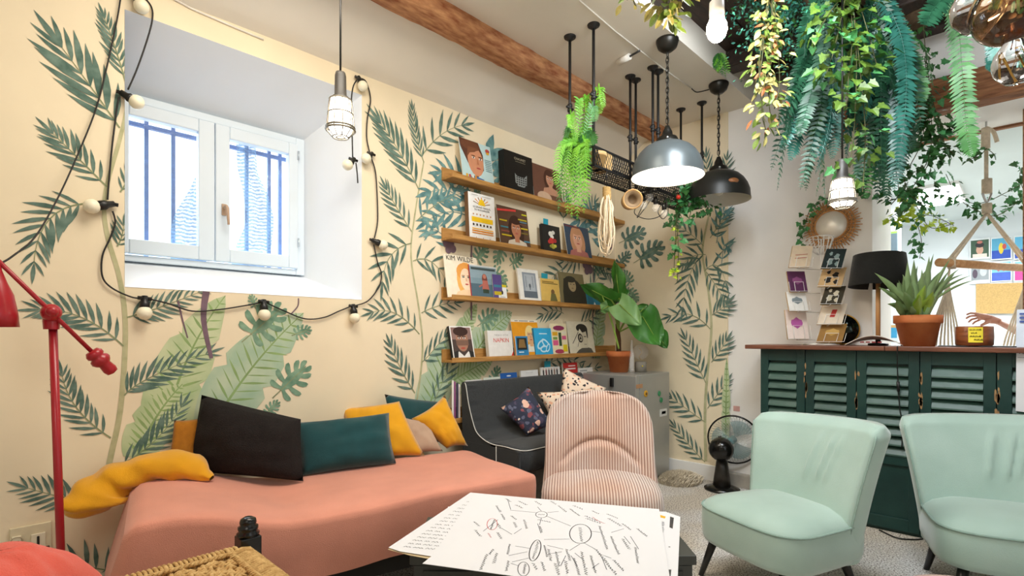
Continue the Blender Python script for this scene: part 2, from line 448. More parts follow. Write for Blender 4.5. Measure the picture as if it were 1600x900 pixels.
# ---- daybed
BL_, BD_ = 1.60, 0.72
bed = thing('daybed', 'low daybed under a fitted salmon pink cover below the window', 'daybed', (0.337, 1.985, 0), R(-11.4))
def bed_z(x, y):
    z = 0.50 + 0.075 * (1 - sstep(0.10, 0.50, x)) - 0.022 * math.exp(-((x - 0.52) / 0.09) ** 2 - ((y - 0.34) / 0.2) ** 2)
    z += 0.010 * noise.noise(Vector((x * 3.2, y * 3.5, 2))) - 0.012 * math.exp(-((x - 0.62) / 0.25) ** 2 - (y / 0.2) ** 2)
    return z
def bedfn(i, j):
    x = BL_ * i
    e = min(x, BL_ - x); ins = 0.035 * (1 - min(1, e / 0.035)) ** 2
    r = 0.035; prof = []
    zt0 = bed_z(x, 0.02); zt1 = bed_z(x, BD_)
    y0, y1 = ins, BD_ - ins
    P = [(y0 + 0.02, 0.262 + 0.012 * noise.noise(Vector((x * 4, 1, 1)))), (y0 + 0.008, 0.33), (y0, zt0 - 0.03 - ins), (y0 + 0.004, zt0 - 0.010 - ins), (y0 + 0.016, zt0 - 0.001 - ins)]
    for k in range(1, 12):
        y = y0 + 0.03 + (y1 - y0 - 0.06) * k / 12
        P.append((y, bed_z(x, y) - ins))
    P += [(y1 - 0.03, zt1 - 0.003 - ins), (y1 - 0.006, zt1 - 0.02 - ins), (y1, zt1 - 0.05 - ins), (y1, 0.262)]
    k = j * (len(P) - 1); a = min(int(k + 1e-6), len(P) - 1)
    x -= 0.085 * max(0, 1 - x / 0.12) * max(0, min(1, (0.575 - P[a][1]) / 0.3))
    wob = 0.005 * noise.noise(Vector((x * 5, P[a][1] * 4, 3)))
    return Vector((x, P[a][0] + wob, P[a][1]))
mb = MB(); NP = 20
mb.grid(bedfn, 64, NP - 1)
for i in (0, 64):
    ring = [j * 65 + i for j in range(NP)]
    mb.f.append(tuple(ring if i else ring[::-1])); mb.m.append(0); mb.sm.append(False)
mb.build('cover', salmon, bed, fix=True)
MB().box((0.05, 0.06, 0.19), (BL_ - 0.05, BD_ - 0.04, 0.275)).build('bed_base', mat('black_base', '#15130F', 0.8), bed)
for lx, ly in ((0.10, 0.09), (0.50, 0.07), (BL_ - 0.16, 0.09), (0.12, BD_ - 0.13), (BL_ - 0.16, BD_ - 0.13)):
    MB().box((lx, ly, 0), (lx + 0.055, ly + 0.055, 0.20)).build('leg', mat('pale_leg_wood', '#B98C4F', 0.6, var=0.2, scale=8), bed, bevel=0.004)

# ---- cushions: four corners and a thickness
def cushion(name, label, BLc, BRc, TRc, TLc, th, m, group=None, pinch=0.05, seed=1, N=16, out=None, mats=None):
    BLc, BRc, TRc, TLc = map(Vector, (BLc, BRc, TRc, TLc))
    cen = (BLc + BRc + TRc + TLc) / 4
    nrm = ((BRc - BLc) + (TRc - TLc)).cross((TLc - BLc) + (TRc - BRc)).normalized()
    mb = MB()
    for side in (1, -1):
        def fn(i, j):
            a = 2 * i - 1; b = 2 * j - 1
            p = (BLc * (1 - i) + BRc * i) * (1 - j) + (TLc * (1 - i) + TRc * i) * j
            k = pinch * ((1 - a * a) * b * b + (1 - b * b) * a * a)
            p = p + (cen - p) * k
            h = ((1 - a * a) * (1 - b * b)) ** 0.42
            w = 1 + 0.25 * noise.noise(Vector((a * 2.1 + seed, b * 2.3, side)))
            cr = 0.06 * th * noise.noise(Vector((a * 7 + seed, b * 3, 5))) * (1 if h > 0 else 0)
            return p + nrm * side * (th * 0.5 * h * w + cr * min(1, h * 3))
        mb.grid(fn, N, N)
    o = mb.build(name, m, fix=True, smooth=True)
    c = cen.copy(); o.data.transform(Matrix.Translation(-c)); o.location = c
    tag(o, label, 'cushion', group)
    return o
zb = 0.505
def bot(u, v, z=zb): return PZ(u, v, z)
def up(u, v, ref, lean=0.08):
    """point above a bottom corner, leaning back from the viewer"""
    d = ref.x * _c + ref.y * _s
    return PD(u, v, d + lean)
mustard = fabric('mustard_velvet', '#E0A012', var=0.10, scale=9, sheen=0.5)
teal = fabric('dark_teal_velvet', '#0F4246', var=0.16, scale=9, sheen=0.35)
brown = fabric('dark_brown_knit', '#140C0A', var=0.3, scale=60, bump=0.8, bscale=220, sheen=0.0)
beige = fabric('taupe_linen', '#B79A82', var=0.1, scale=10)
ochre = fabric('ochre_cotton', '#A96B12', var=0.1)
# back row first
a = PY(262, 730, 2.655); b = PY(318, 730, 2.655)
cushion('cushion', 'ochre cushion mostly hidden behind the large dark brown cushion', a, b, PY(322, 652, 2.69), PY(272, 657, 2.69), 0.045, ochre, 'daybed cushions', seed=3)
a = bot(612, 690); b = bot(700, 690)
cushion('cushion', 'dark teal cushion standing behind the mustard cushions', PY(612, 700, 2.56), PY(700, 690, 2.56), PY(690, 628, 2.63), PY(601, 616, 2.63), 0.07, teal, 'daybed cushions', seed=4)
a = bot(560, 716); b = bot(664, 712)
cushion('cushion', 'large mustard cushion leaning behind the teal velvet cushion', a, b, up(624, 627, b, 0.13), up(531, 638, a, 0.13), 0.10, mustard, 'daybed cushions', seed=5)
a = bot(640, 709); b = bot(692, 705)
cushion('cushion', 'crumpled taupe cushion wedged between two mustard cushions', a, b, up(668, 660, b, 0.1), up(622, 650, a, 0.1), 0.08, beige, 'daybed cushions', seed=6)
a = bot(690, 702); b = bot(731, 697)
cushion('cushion', 'mustard cushion tipped onto one corner beside the grey sofa', up(643, 654, a, 0.0), a + Vector((0.03, -.01, 0)), b, up(695, 617, b, 0.06), 0.12, mustard, 'daybed cushions', seed=8, pinch=0.10)
a = bot(290, 736, 0.55); b = bot(474, 752)
cushion('cushion', 'large dark brown cushion with a tufted corner', a, b, up(470, 655, b, 0.10), up(315, 617, a, 0.0), 0.19, brown, 'daybed cushions', seed=9, pinch=0.02)
a = bot(470, 744); b = bot(619, 724)
cushion('cushion', 'dark teal velvet cushion in front of the mustard cushions', a, b, up(608, 645, b, 0.12), up(455, 661, a, 0.12), 0.15, teal, 'daybed cushions', seed=10)

# ---- mustard jacket thrown over the daybed's end
secs = [(331, 747, 4, 2.22), (318, 742, 10, 2.22), (292, 729, 22, 2.21), (255, 728, 22, 2.19), (218, 738, 24, 2.15), (190, 748, 27, 2.11), (166, 762, 32, 2.06), (142, 780, 27, 2.02), (124, 792, 16, 2.0), (113, 794, 4, 2.0)]
P = smoothpath([(*PD(u, v, d),) for u, v, r, d in secs], 5)
RR = []
for (_, _, r0, d0), (_, _, r1, d1) in zip(secs, secs[1:]):
    for k in range(5): RR.append((r0 + (r1 - r0) * k / 5) / F * 2.2)
RR.append(secs[-1][2] / F * 2.2)
right = Vector((_s, -_c, 0)); fw = Vector((_c, _s, 0)); upv = Vector((0, 0, 1))
mb = MB(); NS = 28
def jk(i, j):
    k = int(round(j * (len(P) - 1))); w = 2 * math.pi * i
    t = (P[min(k + 1, len(P) - 1)] - P[max(k - 1, 0)]).normalized()
    nn = t.cross(fw).normalized()
    f = 1 + 0.16 * noise.noise(Vector((math.cos(w) * 1.6, math.sin(w) * 1.6, k * 0.16)))+ 0.07 * math.sin(k * .9 + 3 * w)
    return P[k] + nn * RR[k] * math.cos(w) * f + fw * (min(0.10, RR[k] * 1.5)) * math.sin(w) * f
mb.grid(jk, NS, len(P) - 1, wu=True)
jk_o = mb.build('jacket', mustard)
tag(jk_o, 'mustard yellow jacket thrown over the end of the daybed', 'jacket')
c0 = PD(165, 735, 2.09); c1 = PD(176, 790, 2.06)

# ---- charcoal two seat sofa by the ledges
char = fabric('charcoal_wool', '#26292B', col2='#363A3C', scale=160, bump=0.5, bscale=300)
sofa = thing('sofa', 'charcoal armless two seat sofa edged with white piping', 'sofa', (2.85, 2.35, 0))
SX0, SX1 = 2.195, 3.43
sp = [(2.575, 0.17), (2.585, 0.55), (2.598, 0.84), (2.59, 0.862), (2.575, 0.868), (2.56, 0.862), (2.548, 0.84), (2.525, 0.74), (2.49, 0.64), (2.45, 0.565), (2.38, 0.525), (2.30, 0.508)]
def prof_at(i, j):
    k = j * (len(sp) - 1); a = min(int(k), len(sp) - 2); f = k - a
    return Vector((SX0 + (SX1 - SX0) * i, sp[a][0] * (1 - f) + sp[a + 1][0] * f, sp[a][1] * (1 - f) + sp[a + 1][1] * f))
mb = MB(); mb.grid(prof_at, 12, 44)
mb2 = [Vector((SX0, y, z)) for y, z in sp] + [Vector((SX0, 2.27, 0.50)), Vector((SX0, 2.27, 0.17))]
mb.poly(mb2[::-1]); mb.poly([p + Vector((SX1 - SX0, 0, 0)) for p in mb2])
mb.build('backrest', char, sofa, world=True, fix=True)
def seatfn(i, j):
    x = SX0 + (SX1 - SX0) * i
    S = [(2.32, 0.512), (2.25, 0.517), (2.18, 0.513), (2.11, 0.506), (2.075, 0.496), (2.062, 0.48), (2.06, 0.43), (2.062, 0.385), (2.075, 0.37), (2.32, 0.365)]
    k = min(int(j * 9 + 1e-6), 9); y, z = S[k]
    e = max(0, 0.06 - (x - SX0)) / 0.06
    if y < 2.2: y += 0.035 * e * e
    return Vector((x, y, z))
mb = MB(); mb.grid(seatfn, 30, 9)
for i in (0, 30):
    ring = [j * 31 + i for j in range(10)]
    mb.f.append(tuple(ring if i else ring[::-1])); mb.m.append(0); mb.sm.append(False)
mb.build('seat', char, sofa, world=True, fix=True)
MB().box((SX0 + 0.004, 2.085, 0.12), (SX1 - 0.03, 2.572, 0.372)).build('sofa_base', fabric('sofa_base_cloth', '#5B564C', var=0.15), sofa, world=True, bevel=0.01)
for lx in (SX0 + 0.08, SX1 - 0.12):
    for ly in (2.13, 2.52): MB().box((lx, ly, 0), (lx + 0.045, ly + 0.045, 0.12)).build('leg', mat('black_base', '#15130F'), sofa, world=True)
MB().box((SX0 - 0.001, 2.085, 0.13), (SX0 + 0.02, 2.572, 0.495)).build('side_panel', char, sofa, world=True, bevel=0.004)
pipe = cm('#D9D9D2', 0.7)
pth = smoothpath([(SX0 - 0.003, y - 0.002, z) for y, z in sp[5:]] + [(SX0 + 0.0, 2.2, 0.508), (SX0 + 0.004, 2.12, 0.503), (SX0 + 0.05, 2.072, 0.496), (SX0 + 0.2, 2.068, 0.495), (2.9, 2.068, 0.495), (SX1, 2.068, 0.495)], 4)
MB().tube(pth, 0.003, 6).build('piping', pipe, sofa, world=True)
MB().tube([(SX0 - 0.002, 2.272, 0.50), (SX0 - 0.002, 2.272, 0.40), (SX0 - 0.002, 2.272, 0.2)], 0.003, 5).build('side_seam', pipe, sofa, world=True)

# floral cushions: print shapes generated procedurally
def floral(key, base, dots, scale=16, thr=0.16):
    m = bpy.data.materials.new(key); m.use_nodes = True; nt = m.node_tree; b = nt.nodes['Principled BSDF']; b.inputs['Roughness'].default_value = 0.9
    tc = nt.nodes.new('ShaderNodeTexCoord'); nz = nt.nodes.new('ShaderNodeTexNoise'); nz.inputs['Scale'].default_value = scale * 1.2
    mxv = nt.nodes.new('ShaderNodeMixRGB'); mxv.inputs['Fac'].default_value = 0.04
    nt.links.new(tc.outputs['Object'], nz.inputs['Vector']); nt.links.new(tc.outputs['Object'], mxv.inputs['Color1']); nt.links.new(nz.outputs['Color'], mxv.inputs['Color2'])
    prev = nt.nodes.new('ShaderNodeRGB'); prev.outputs[0].default_value = (*rgb(base), 1); prev = prev.outputs[0]
    for k, (col, s, t) in enumerate(dots):
        mp = nt.nodes.new('ShaderNodeMapping'); mp.inputs['Location'].default_value = (3.1 * k, 1.7 * k, 0.9 * k)
        nt.links.new(mxv.outputs['Color'], mp.inputs['Vector'])
        vo = nt.nodes.new('ShaderNodeTexVoronoi'); vo.inputs['Scale'].default_value = s; nt.links.new(mp.outputs['Vector'], vo.inputs['Vector'])
        lt = nt.nodes.new('ShaderNodeMath'); lt.operation = 'LESS_THAN'; lt.inputs[1].default_value = t; nt.links.new(vo.outputs['Distance'], lt.inputs[0])
        mx = nt.nodes.new('ShaderNodeMixRGB'); nt.links.new(lt.outputs[0], mx.inputs['Fac']); nt.links.new(prev, mx.inputs['Color1']); mx.inputs['Color2'].default_value = (*rgb(col), 1)
        prev = mx.outputs['Color']
    nt.links.new(prev, b.inputs['Base Color'])
    return m
navyf = floral('navy_floral_print', '#2E3346', [('#4A4158', 17, 0.42), ('#8C4A50', 19, 0.30), ('#5D6178', 23, 0.28), ('#E3B9A5', 14, 0.27), ('#F3DCCB', 14.0, 0.12)])
creamf = floral('cream_floral_print', '#E9D3BC', [('#E0A98A', 26, 0.30), ('#3A3438', 24, 0.25), ('#F2C9A8', 20, 0.2), ('#22242E', 31, 0.22)])
zs = 0.515
cushion('cushion', 'cream cushion with small dark floral specks on the grey sofa', PD(864, 668, 3.62), PD(936, 660, 3.60), PD(930, 606, 3.78), PD(838, 613, 3.72), 0.09, creamf, 'sofa cushions', seed=12, pinch=0.08)
cushion('cushion', 'cream floral cushion propped upright in the sofa corner', PD(868, 642, 3.80), PD(944, 640, 3.80), PD(947, 606, 3.86), PD(880, 574, 3.86), 0.07, creamf, 'sofa cushions', seed=13, pinch=0.08)
cushion('cushion', 'navy floral cushion with pink blossoms on the grey sofa', PD(781, 638, 3.42), PD(824, 681, 3.36), PD(864, 665, 3.46), PD(826, 604, 3.55), 0.11, navyf, 'sofa cushions', seed=14, pinch=0.07)

# ---- pink striped slipper chair
def stripes(key, ca, cb, scale, axis='X'):
    m = bpy.data.materials.new(key); m.use_nodes = True; nt = m.node_tree; b = nt.nodes['Principled BSDF']; b.inputs['Roughness'].default_value = 0.95; b.inputs['Sheen Weight'].default_value = 0.3
    tc = nt.nodes.new('ShaderNodeTexCoord'); w = nt.nodes.new('ShaderNodeTexWave'); w.bands_direction = axis; w.inputs['Scale'].default_value = scale; w.inputs['Distortion'].default_value = 0.35; w.inputs['Detail'].default_value = 2
    r = nt.nodes.new('ShaderNodeValToRGB'); e = r.color_ramp.elements; e[0].position = 0.35; e[0].color = (*rgb(ca), 1); e[1].position = 0.6; e[1].color = (*rgb(cb), 1)
    nt.links.new(tc.outputs['Object'], w.inputs['Vector']); nt.links.new(w.outputs['Fac'], r.inputs['Fac'])
    n = nt.nodes.new('ShaderNodeTexNoise'); n.inputs['Scale'].default_value = 2.5; nt.links.new(tc.outputs['Object'], n.inputs['Vector'])
    r2 = nt.nodes.new('ShaderNodeValToRGB'); r2.color_ramp.elements[0].color = (*rgb('#F3D9C9'), 1); r2.color_ramp.elements[1].color = (1, 1, 1, 1); r2.color_ramp.elements[0].position = 0.35; r2.color_ramp.elements[1].position = 0.65
    nt.links.new(n.outputs['Fac'], r2.inputs['Fac'])
    mx = nt.nodes.new('ShaderNodeMixRGB'); mx.blend_type = 'MULTIPLY'; mx.inputs['Fac'].default_value = 1; nt.links.new(r.outputs['Color'], mx.inputs['Color1']); nt.links.new(r2.outputs['Color'], mx.inputs['Color2'])
    nt.links.new(mx.outputs['Color'], b.inputs['Base Color'])
    bp = nt.nodes.new('ShaderNodeBump'); bp.inputs['Strength'].default_value = 0.5; bp.inputs['Distance'].default_value = 0.004; nt.links.new(w.outputs['Fac'], bp.inputs['Height']); nt.links.new(bp.outputs['Normal'], b.inputs['Normal'])
    return m
pinks = stripes('pink_ribbed_stripe', '#A98F84', '#E2D9D2', 22)
def loft_back(name, m, parent, width, center, zf, half_th, n=56, rings=40, front=None, curve=None):
    """upholstered back: rounded section swept upwards; the front is -y"""
    sec = [(-0.90 + 1.8 * k / 44, -1.0) for k in range(45)]
    sec += [(0.90 + 0.10 * math.sin(q), -math.cos(q)) for q in (R(22), R(45), R(67), R(90), R(113), R(135), R(158))]
    sec += [(0.90 - 1.8 * k / 16, 1.0) for k in range(17)]
    sec += [(-0.90 - 0.10 * math.sin(q), math.cos(q)) for q in (R(22), R(45), R(67), R(90), R(113), R(135), R(158))]
    n = len(sec)
    def fn(i, j):
        a, b = sec[int(round(i * n)) % n]; t = j
        y = center(t) + b * half_th(t) - curve(t) * a * a
        if front and b < -0.9: y += front(a, t)
        return Vector((a * width(t), y, zf(a, t)))
    mb = MB(); mb.grid(fn, n, rings, wu=True)
    top = [rings * n + k for k in range(n)]
    mb.f.append(tuple(top)); mb.m.append(0); mb.sm.append(True)
    return mb.build(name, m, parent)
pc = PD(939, 700, 2.80); pc.z = 0
pch = thing('slipper_chair', 'dusty pink striped slipper chair with a rounded buttoned back', 'chair', pc, R(-45.7 - 6))
def pw(t):
    w = 0.302 + 0.018 * max(0, 1 - t / 0.35) ** 2
    if t > 0.48: w *= max(0.0, 1 - ((t - 0.48) / 0.53) ** 2.4) ** (1 / 2.4)
    return w
def pfront(a, t):
    arc = 0.43 - 0.20 * (a / 0.72) ** 2; d = arc - t; k = 1 - sstep(0.62, 0.76, abs(a))
    return (-0.042 * sstep(0, 0.05, d) + 0.020 * math.exp(-(d / 0.022) ** 2)) * k - 0.02 * math.sin(math.pi * min(1, t)) * (1 - a * a)
def pz(a, t): return 0.30 + 0.535 * (1 - (1 - t) ** 1.25) 
loft_back('backrest', pinks, pch, pw, lambda t: 0.25 + 0.10 * t, pz, lambda t: 0.064 * max(0.25, 1 - max(0, t - 0.90) / 0.13) ** 0.6, front=pfront, curve=lambda t: 0.17 - 0.11 * t, n=120, rings=64)
def pseat(i, j):
    w = 2 * math.pi * i
    P = [(0.96, 0.13), (0.99, 0.16), (1.01, 0.24), (1.015, 0.30), (1.0, 0.345), (0.955, 0.375), (0.86, 0.395), (0.65, 0.412), (0.35, 0.422), (0.0, 0.425)]
    r, z = P[min(int(j * 9 + 1e-6), 9)]
    c_, s_ = math.cos(w), math.sin(w); e = 0.62
    x = 0.312 * r * math.copysign(abs(c_) ** e, c_); y = 0.0 + 0.265 * r * math.copysign(abs(s_) ** e, s_)
    if y < 0: x *= 1 + 0.03 * y
    return Vector((x, y, z))
MB().grid(pseat, 48, 9, wu=True).build('seat', pinks, pch)
for lx, ly in ((-0.24, -0.28), (0.24, -0.28), (-0.2, 0.2), (0.2, 0.2)):
    MB().lathe([(0.0, 0), (0.012, 0), (0.022, 0.06), (0.026, 0.14), (0.0, 0.14)], (lx, ly, 0), 12).build('leg', mat('chair_leg_wood', '#3A2416', 0.4), pch)

# ---- mint cocktail chairs
mint = fabric('mint_velvet', '#9AB4A8', col2='#AEC6BB', scale=3.0, bump=0.15, bscale=300, sheen=0.7, rough=0.8)
def make_mint(label, loc, rz):
    t = thing('cocktail_chair', label, 'chair', loc, rz, 'mint cocktail chairs')
    ZS = 0.352
    def plan(w):
        """front is -y; rounded front corners"""
        c_, s_ = math.cos(w), math.sin(w); e = 0.50 if s_ < 0 else 0.32
        x = 0.285 * math.copysign(abs(c_) ** e, c_); y = 0.26 + 0.27 * math.copysign(abs(s_) ** e, s_)
        x *= 1 - 0.10 * max(0, (y - 0.1)) / 0.43
        return x, y
    def seat(i, j):
        P = [(0.90, 0.185), (0.97, 0.19), (1.0, 0.215), (1.01, 0.28), (1.0, ZS - 0.018), (0.99, ZS - 0.006), (0.955, ZS + 0.010), (0.85, ZS + 0.030), (0.6, ZS + 0.048), (0.3, ZS + 0.055), (0.0, ZS + 0.055)]
        r, z = P[min(int(j * 10 + 1e-6), 10)]
        x, y = plan(2 * math.pi * i)
        return Vector((x * r, 0.26 + (y - 0.26) * r, z))
    MB().grid(seat, 56, 10, wu=True).build('seat', mint, t)
    pth = [Vector((x * 0.998, 0.26 + (y - 0.26) * 0.998, ZS - 0.005)) for x, y in (plan(2 * math.pi * k / 64) for k in range(65))]
    MB().tube(pth, 0.0055, 6, caps=False).build('welt', fabric('mint_welt', '#8FA99D'), t)
    # winged back, wider at the top, leaning away
    def mfront(a, tt):
        y = 0.0
        for (c0, sl, am) in ((0.02, 0.34, 1.0), (0.24, 0.36, 1.2), (0.38, 0.34, 0.9)):      # pulled creases in the velvet
            dd = a - c0 - sl * (tt - 0.55); y -= 0.016 * am * math.exp(-(dd / 0.03) ** 2) * sstep(0.45, 0.58, tt) * (1 - sstep(0.78, 0.90, tt))
        return y - 0.012 * math.sin(math.pi * tt) * (1 - a * a)
    def mz(a, tt): return 0.185 + 0.60 * (1 - (1 - tt) ** 1.08) - 0.012 * tt * max(0.0, abs(a) - 0.85) / 0.15 - 0.012 * tt * (1 - a)
    def mw(tt): return (0.258 + 0.078 * tt ** 1.2) * (1 - 0.06 * max(0, tt - 0.9) / 0.1)
    def mc_(tt): return 0.43 + 0.17 * tt ** 1.15
    loft_back('backrest', mint, t, mw, mc_, mz, lambda tt: 0.066 * max(0.25, 1 - max(0, tt - 0.93) / 0.08 * 0.75), front=mfront, curve=lambda tt: 0.03 + 0.06 * tt, n=96, rings=48)
    for sx in (-1, 1):
        pts = [Vector((sx * mw(k / 14) * 0.978, mc_(k / 14) - 0.048 - (0.03 + 0.06 * k / 14) * 0.95, mz(sx, k / 14))) for k in range(3, 14)]
        MB().tube(pts, 0.0035, 5).build('back_welt', fabric('mint_welt', '#8FA99D'), t)
    for sx, sy, dx, dy in ((-1, 0.07, -0.05, -0.045), (1, 0.07, 0.05, -0.045), (-1, 0.42, -0.03, 0.07), (1, 0.42, 0.03, 0.07)):
        MB().tube([(sx * 0.19, sy, 0.20), (sx * 0.19 + dx, sy + dy, 0.0)], [0.022, 0.012], 10).build('leg', mat('black_leg', '#14120F', 0.35), t)
    return t
ey = Vector((0.92, -0.39, 0)).normalized(); ex = Vector((ey.y, -ey.x, 0))
rzm = math.atan2(ex.y, ex.x)
A1 = PZ(1088, 783, 0.352)                    # far front corner of the first chair's seat
loc1 = A1 + ex * 0.265 - ey * 0.02; loc1.z = 0
ch1 = make_mint('mint velvet cocktail chair nearest the black fan', loc1, rzm)
f2 = Vector((0.94, 0.34, 0)).normalized()
ch2 = dup(ch1, (2.93, -0.014, 0), math.atan2(-f2.x, f2.y), 'mint velvet cocktail chair standing close to the louvred bar front')

# pink pouf in the foreground
pp = PZ(1455, 893, 0.30)
pf = thing('pouf', 'round pale pink velvet pouf in front of the mint chairs', 'pouf', (pp.x - 0.17, pp.y - 0.15, 0))
pkv = fabric('pale_pink_velvet', '#DDB4A4', var=0.06, sheen=0.6)
MB().lathe([(0.0, 0.02), (0.225, 0.02), (0.235, 0.04), (0.24, 0.15), (0.235, 0.27), (0.215, 0.295), (0.15, 0.305), (0.0, 0.307)], (0, 0, 0), 40).build('pouf_body', pkv, pf)
MB().tube([(0.236 * math.cos(w), 0.236 * math.sin(w), 0.275) for w in [2 * math.pi * k / 40 for k in range(41)]], 0.005, 6, caps=False).build('welt', fabric('pink_welt', '#C99A8A'), pf)

# ---- coffee table (dark trunk) and the sheets of paper on it
tb_r0, tb_r1, tb_f0, tb_f1, tb_z = -0.319, 0.576, 1.645, 2.0, 0.475
def cw(r, f, z): return Vector((_s * r + _c * f, -_c * r + _s * f, z))
tcen = cw((tb_r0 + tb_r1) / 2, (tb_f0 + tb_f1) / 2, 0)
tbl = thing('coffee_table', 'low dark grey coffee table under the large papers', 'table', tcen, YAW - R(90))
hw, hd_ = (tb_r1 - tb_r0) / 2, (tb_f1 - tb_f0) / 2
tbm = mat('dark_grey_paint', '#3A3C38', 0.5, var=0.15, scale=7)
MB().box((-hw, -hd_, tb_z - 0.03), (hw, hd_, tb_z)).build('tabletop', tbm, tbl, bevel=0.003)
MB().box((-hw + 0.01, -hd_ + 0.01, tb_z - 0.17), (hw - 0.01, hd_ - 0.01, tb_z - 0.034)).build('apron', tbm, tbl, bevel=0.002)
MB().box((-hw + 0.04, -hd_ + 0.004, tb_z - 0.155), (hw - 0.04, -hd_ + 0.012, tb_z - 0.05)).build('drawer', mat('drawer_grey', '#33352F', 0.5), tbl, bevel=0.002)
for sx in (-1, 1):
    for sy in (-1, 1): MB().box((sx * (hw - 0.012), sy * (hd_ - 0.012), 0), (sx * (hw - 0.06), sy * (hd_ - 0.06), tb_z - 0.17)).build('leg', tbm, tbl, bevel=0.002)
paper = mat('white_paper', '#DFDFE1', 0.8, var=0.015, scale=2)
paperb = mat('kraft_underside', '#C9B48C', 0.8)
zp = tb_z + 0.003
def sheet(name, label, cat, pts, z, m=paper, sag=None):
    q = [PZ(u, v, z) for u, v in pts]
    if sag:
        for i, dz in sag.items(): q[i].z += dz
    c = sum(q, Vector()) / len(q)
    o = MB().prism([p - c for p in q], (0, 0, 0.0012)).build(name, m)
    o.location = c; tag(o, label, cat); return o
under = sheet('flipchart_pad', 'printed flipchart pad with punched slots poking out under the mind map', 'paper pad', [(700, 792), (1040, 800), (1063, 808), (1058, 925), (1020, 925), (690, 872)], zp)
lst = sheet('paper_sheet', 'curling sheet with a handwritten list under the mind map', 'paper', [(735, 770), (900, 785), (860, 880), (676, 870), (625, 862), (607, 856)], zp + 0.0016)
mind = sheet('paper_sheet', 'large sheet covered in a handwritten mind map on the table', 'paper', [(742, 771), (1030, 796), (1050, 925), (930, 918), (660, 881), (676, 868)], zp + 0.0034)
sheet('cardboard_sheet', 'brown card edge sticking out beneath the handwritten list', 'cardboard', [(640, 840), (700, 850), (672, 874), (640, 868), (606, 859)], zp - 0.002, paperb)
inkm = cm('#1E1E22', 0.7); redm = cm('#C4342B', 0.7); greym = cm('#5E6068', 0.7)
rs = random.Random(5)
def ribbon(mb, pts, w, mi=0):
    vs = []; P = [Vector(p) for p in pts]
    for i, p in enumerate(P):
        t = P[min(i + 1, len(P) - 1)] - P[max(i - 1, 0)]; n = Vector((-t.y, t.x, 0))
        n = n.normalized() * w * 0.5 if n.length > 1e-9 else Vector((0, w * 0.5, 0))
        vs += [p + n, p - n]
    mb.add(vs, [(2 * i, 2 * i + 1, 2 * i + 3, 2 * i + 2) for i in range(len(P) - 1)], mi)
def scribble(mb, p0, p1, h, w, mi=0):
    """a cursive word between two floor points"""
    d = p1 - p0; L = d.length; d.normalize(); n = Vector((-d.y, d.x, 0)); k = max(4, int(L / (h * 0.42))); pts = []
    for i in range(k + 1):
        pts.append(p0 + d * (L * i / k) + n * h * (0.5 * (1 if i % 2 else -0.35) * rs.uniform(0.45, 1.1)))
    ribbon(mb, pts, w, mi)
def Z(u, v): return PZ(u, v, zp + 0.0050)
mb = MB()
def line(a, b, w=0.0014, mi=0): ribbon(mb, [Z(*a), Z(*b)], w, mi)
def ellp(c, rx, ry, w=0.0022, mi=0, rot=0):
    ribbon(mb, [Z(c[0] + rx * math.cos(t) * math.cos(rot) - ry * math.sin(t) * math.sin(rot), c[1] + rx * math.cos(t) * math.sin(rot) + ry * math.sin(t) * math.cos(rot)) for t in [2 * math.pi * k / 28 for k in range(30)]], w, mi)
def word(a, b, h=0.011, w=0.0027, mi=0): scribble(mb, Z(*a), Z(*b), h, w, mi)
ellp((907, 834), 17, 15, 0.003); word((905, 824), (908, 846), 0.017, 0.0026)
ellp((846, 804), 9, 5); word((841, 804), (851, 804)); ellp((836, 860), 8, 17, 0.003, 0, 0.3); word((840, 846), (832, 873), 0.014, 0.0024)
ellp((769, 819), 8, 9, 0.0022, 1, 0.3); word((772, 812), (766, 827)); ellp((818, 889), 9, 11); word((820, 881), (817, 896)); word((762, 833), (767, 840), .009, .0018, 1)
for a, b in (((853, 806), (892, 822)), ((906, 850), (890, 860)), ((890, 842), (850, 843)), ((846, 799), (840, 792)), ((846, 809), (843, 820)), ((855, 801), (873, 799)), ((797, 797), (838, 801)),
             ((912, 848), (930, 858)), ((924, 830), (940, 832)), ((829, 857), (805, 853)), ((824, 862), (795, 868)), ((826, 872), (800, 878)), ((810, 884), (798, 880)), ((880, 858), (855, 852)), ((878, 862), (856, 866)),
             ((884, 868), (876, 884)), ((892, 868), (902, 884)), ((898, 864), (913, 876)), ((935, 865), (955, 872)), ((940, 870), (948, 890)), ((936, 880), (925, 888)), ((975, 838), (985, 850)), ((955, 832), (975, 826)), ((985, 838), (998, 858)), ((785, 826), (800, 835)), ((803, 834), (815, 826)), ((793, 780), (798, 796)), ((840, 818), (845, 833)), ((778, 812), (755, 830))): line(a, b, 0.0022, 2)
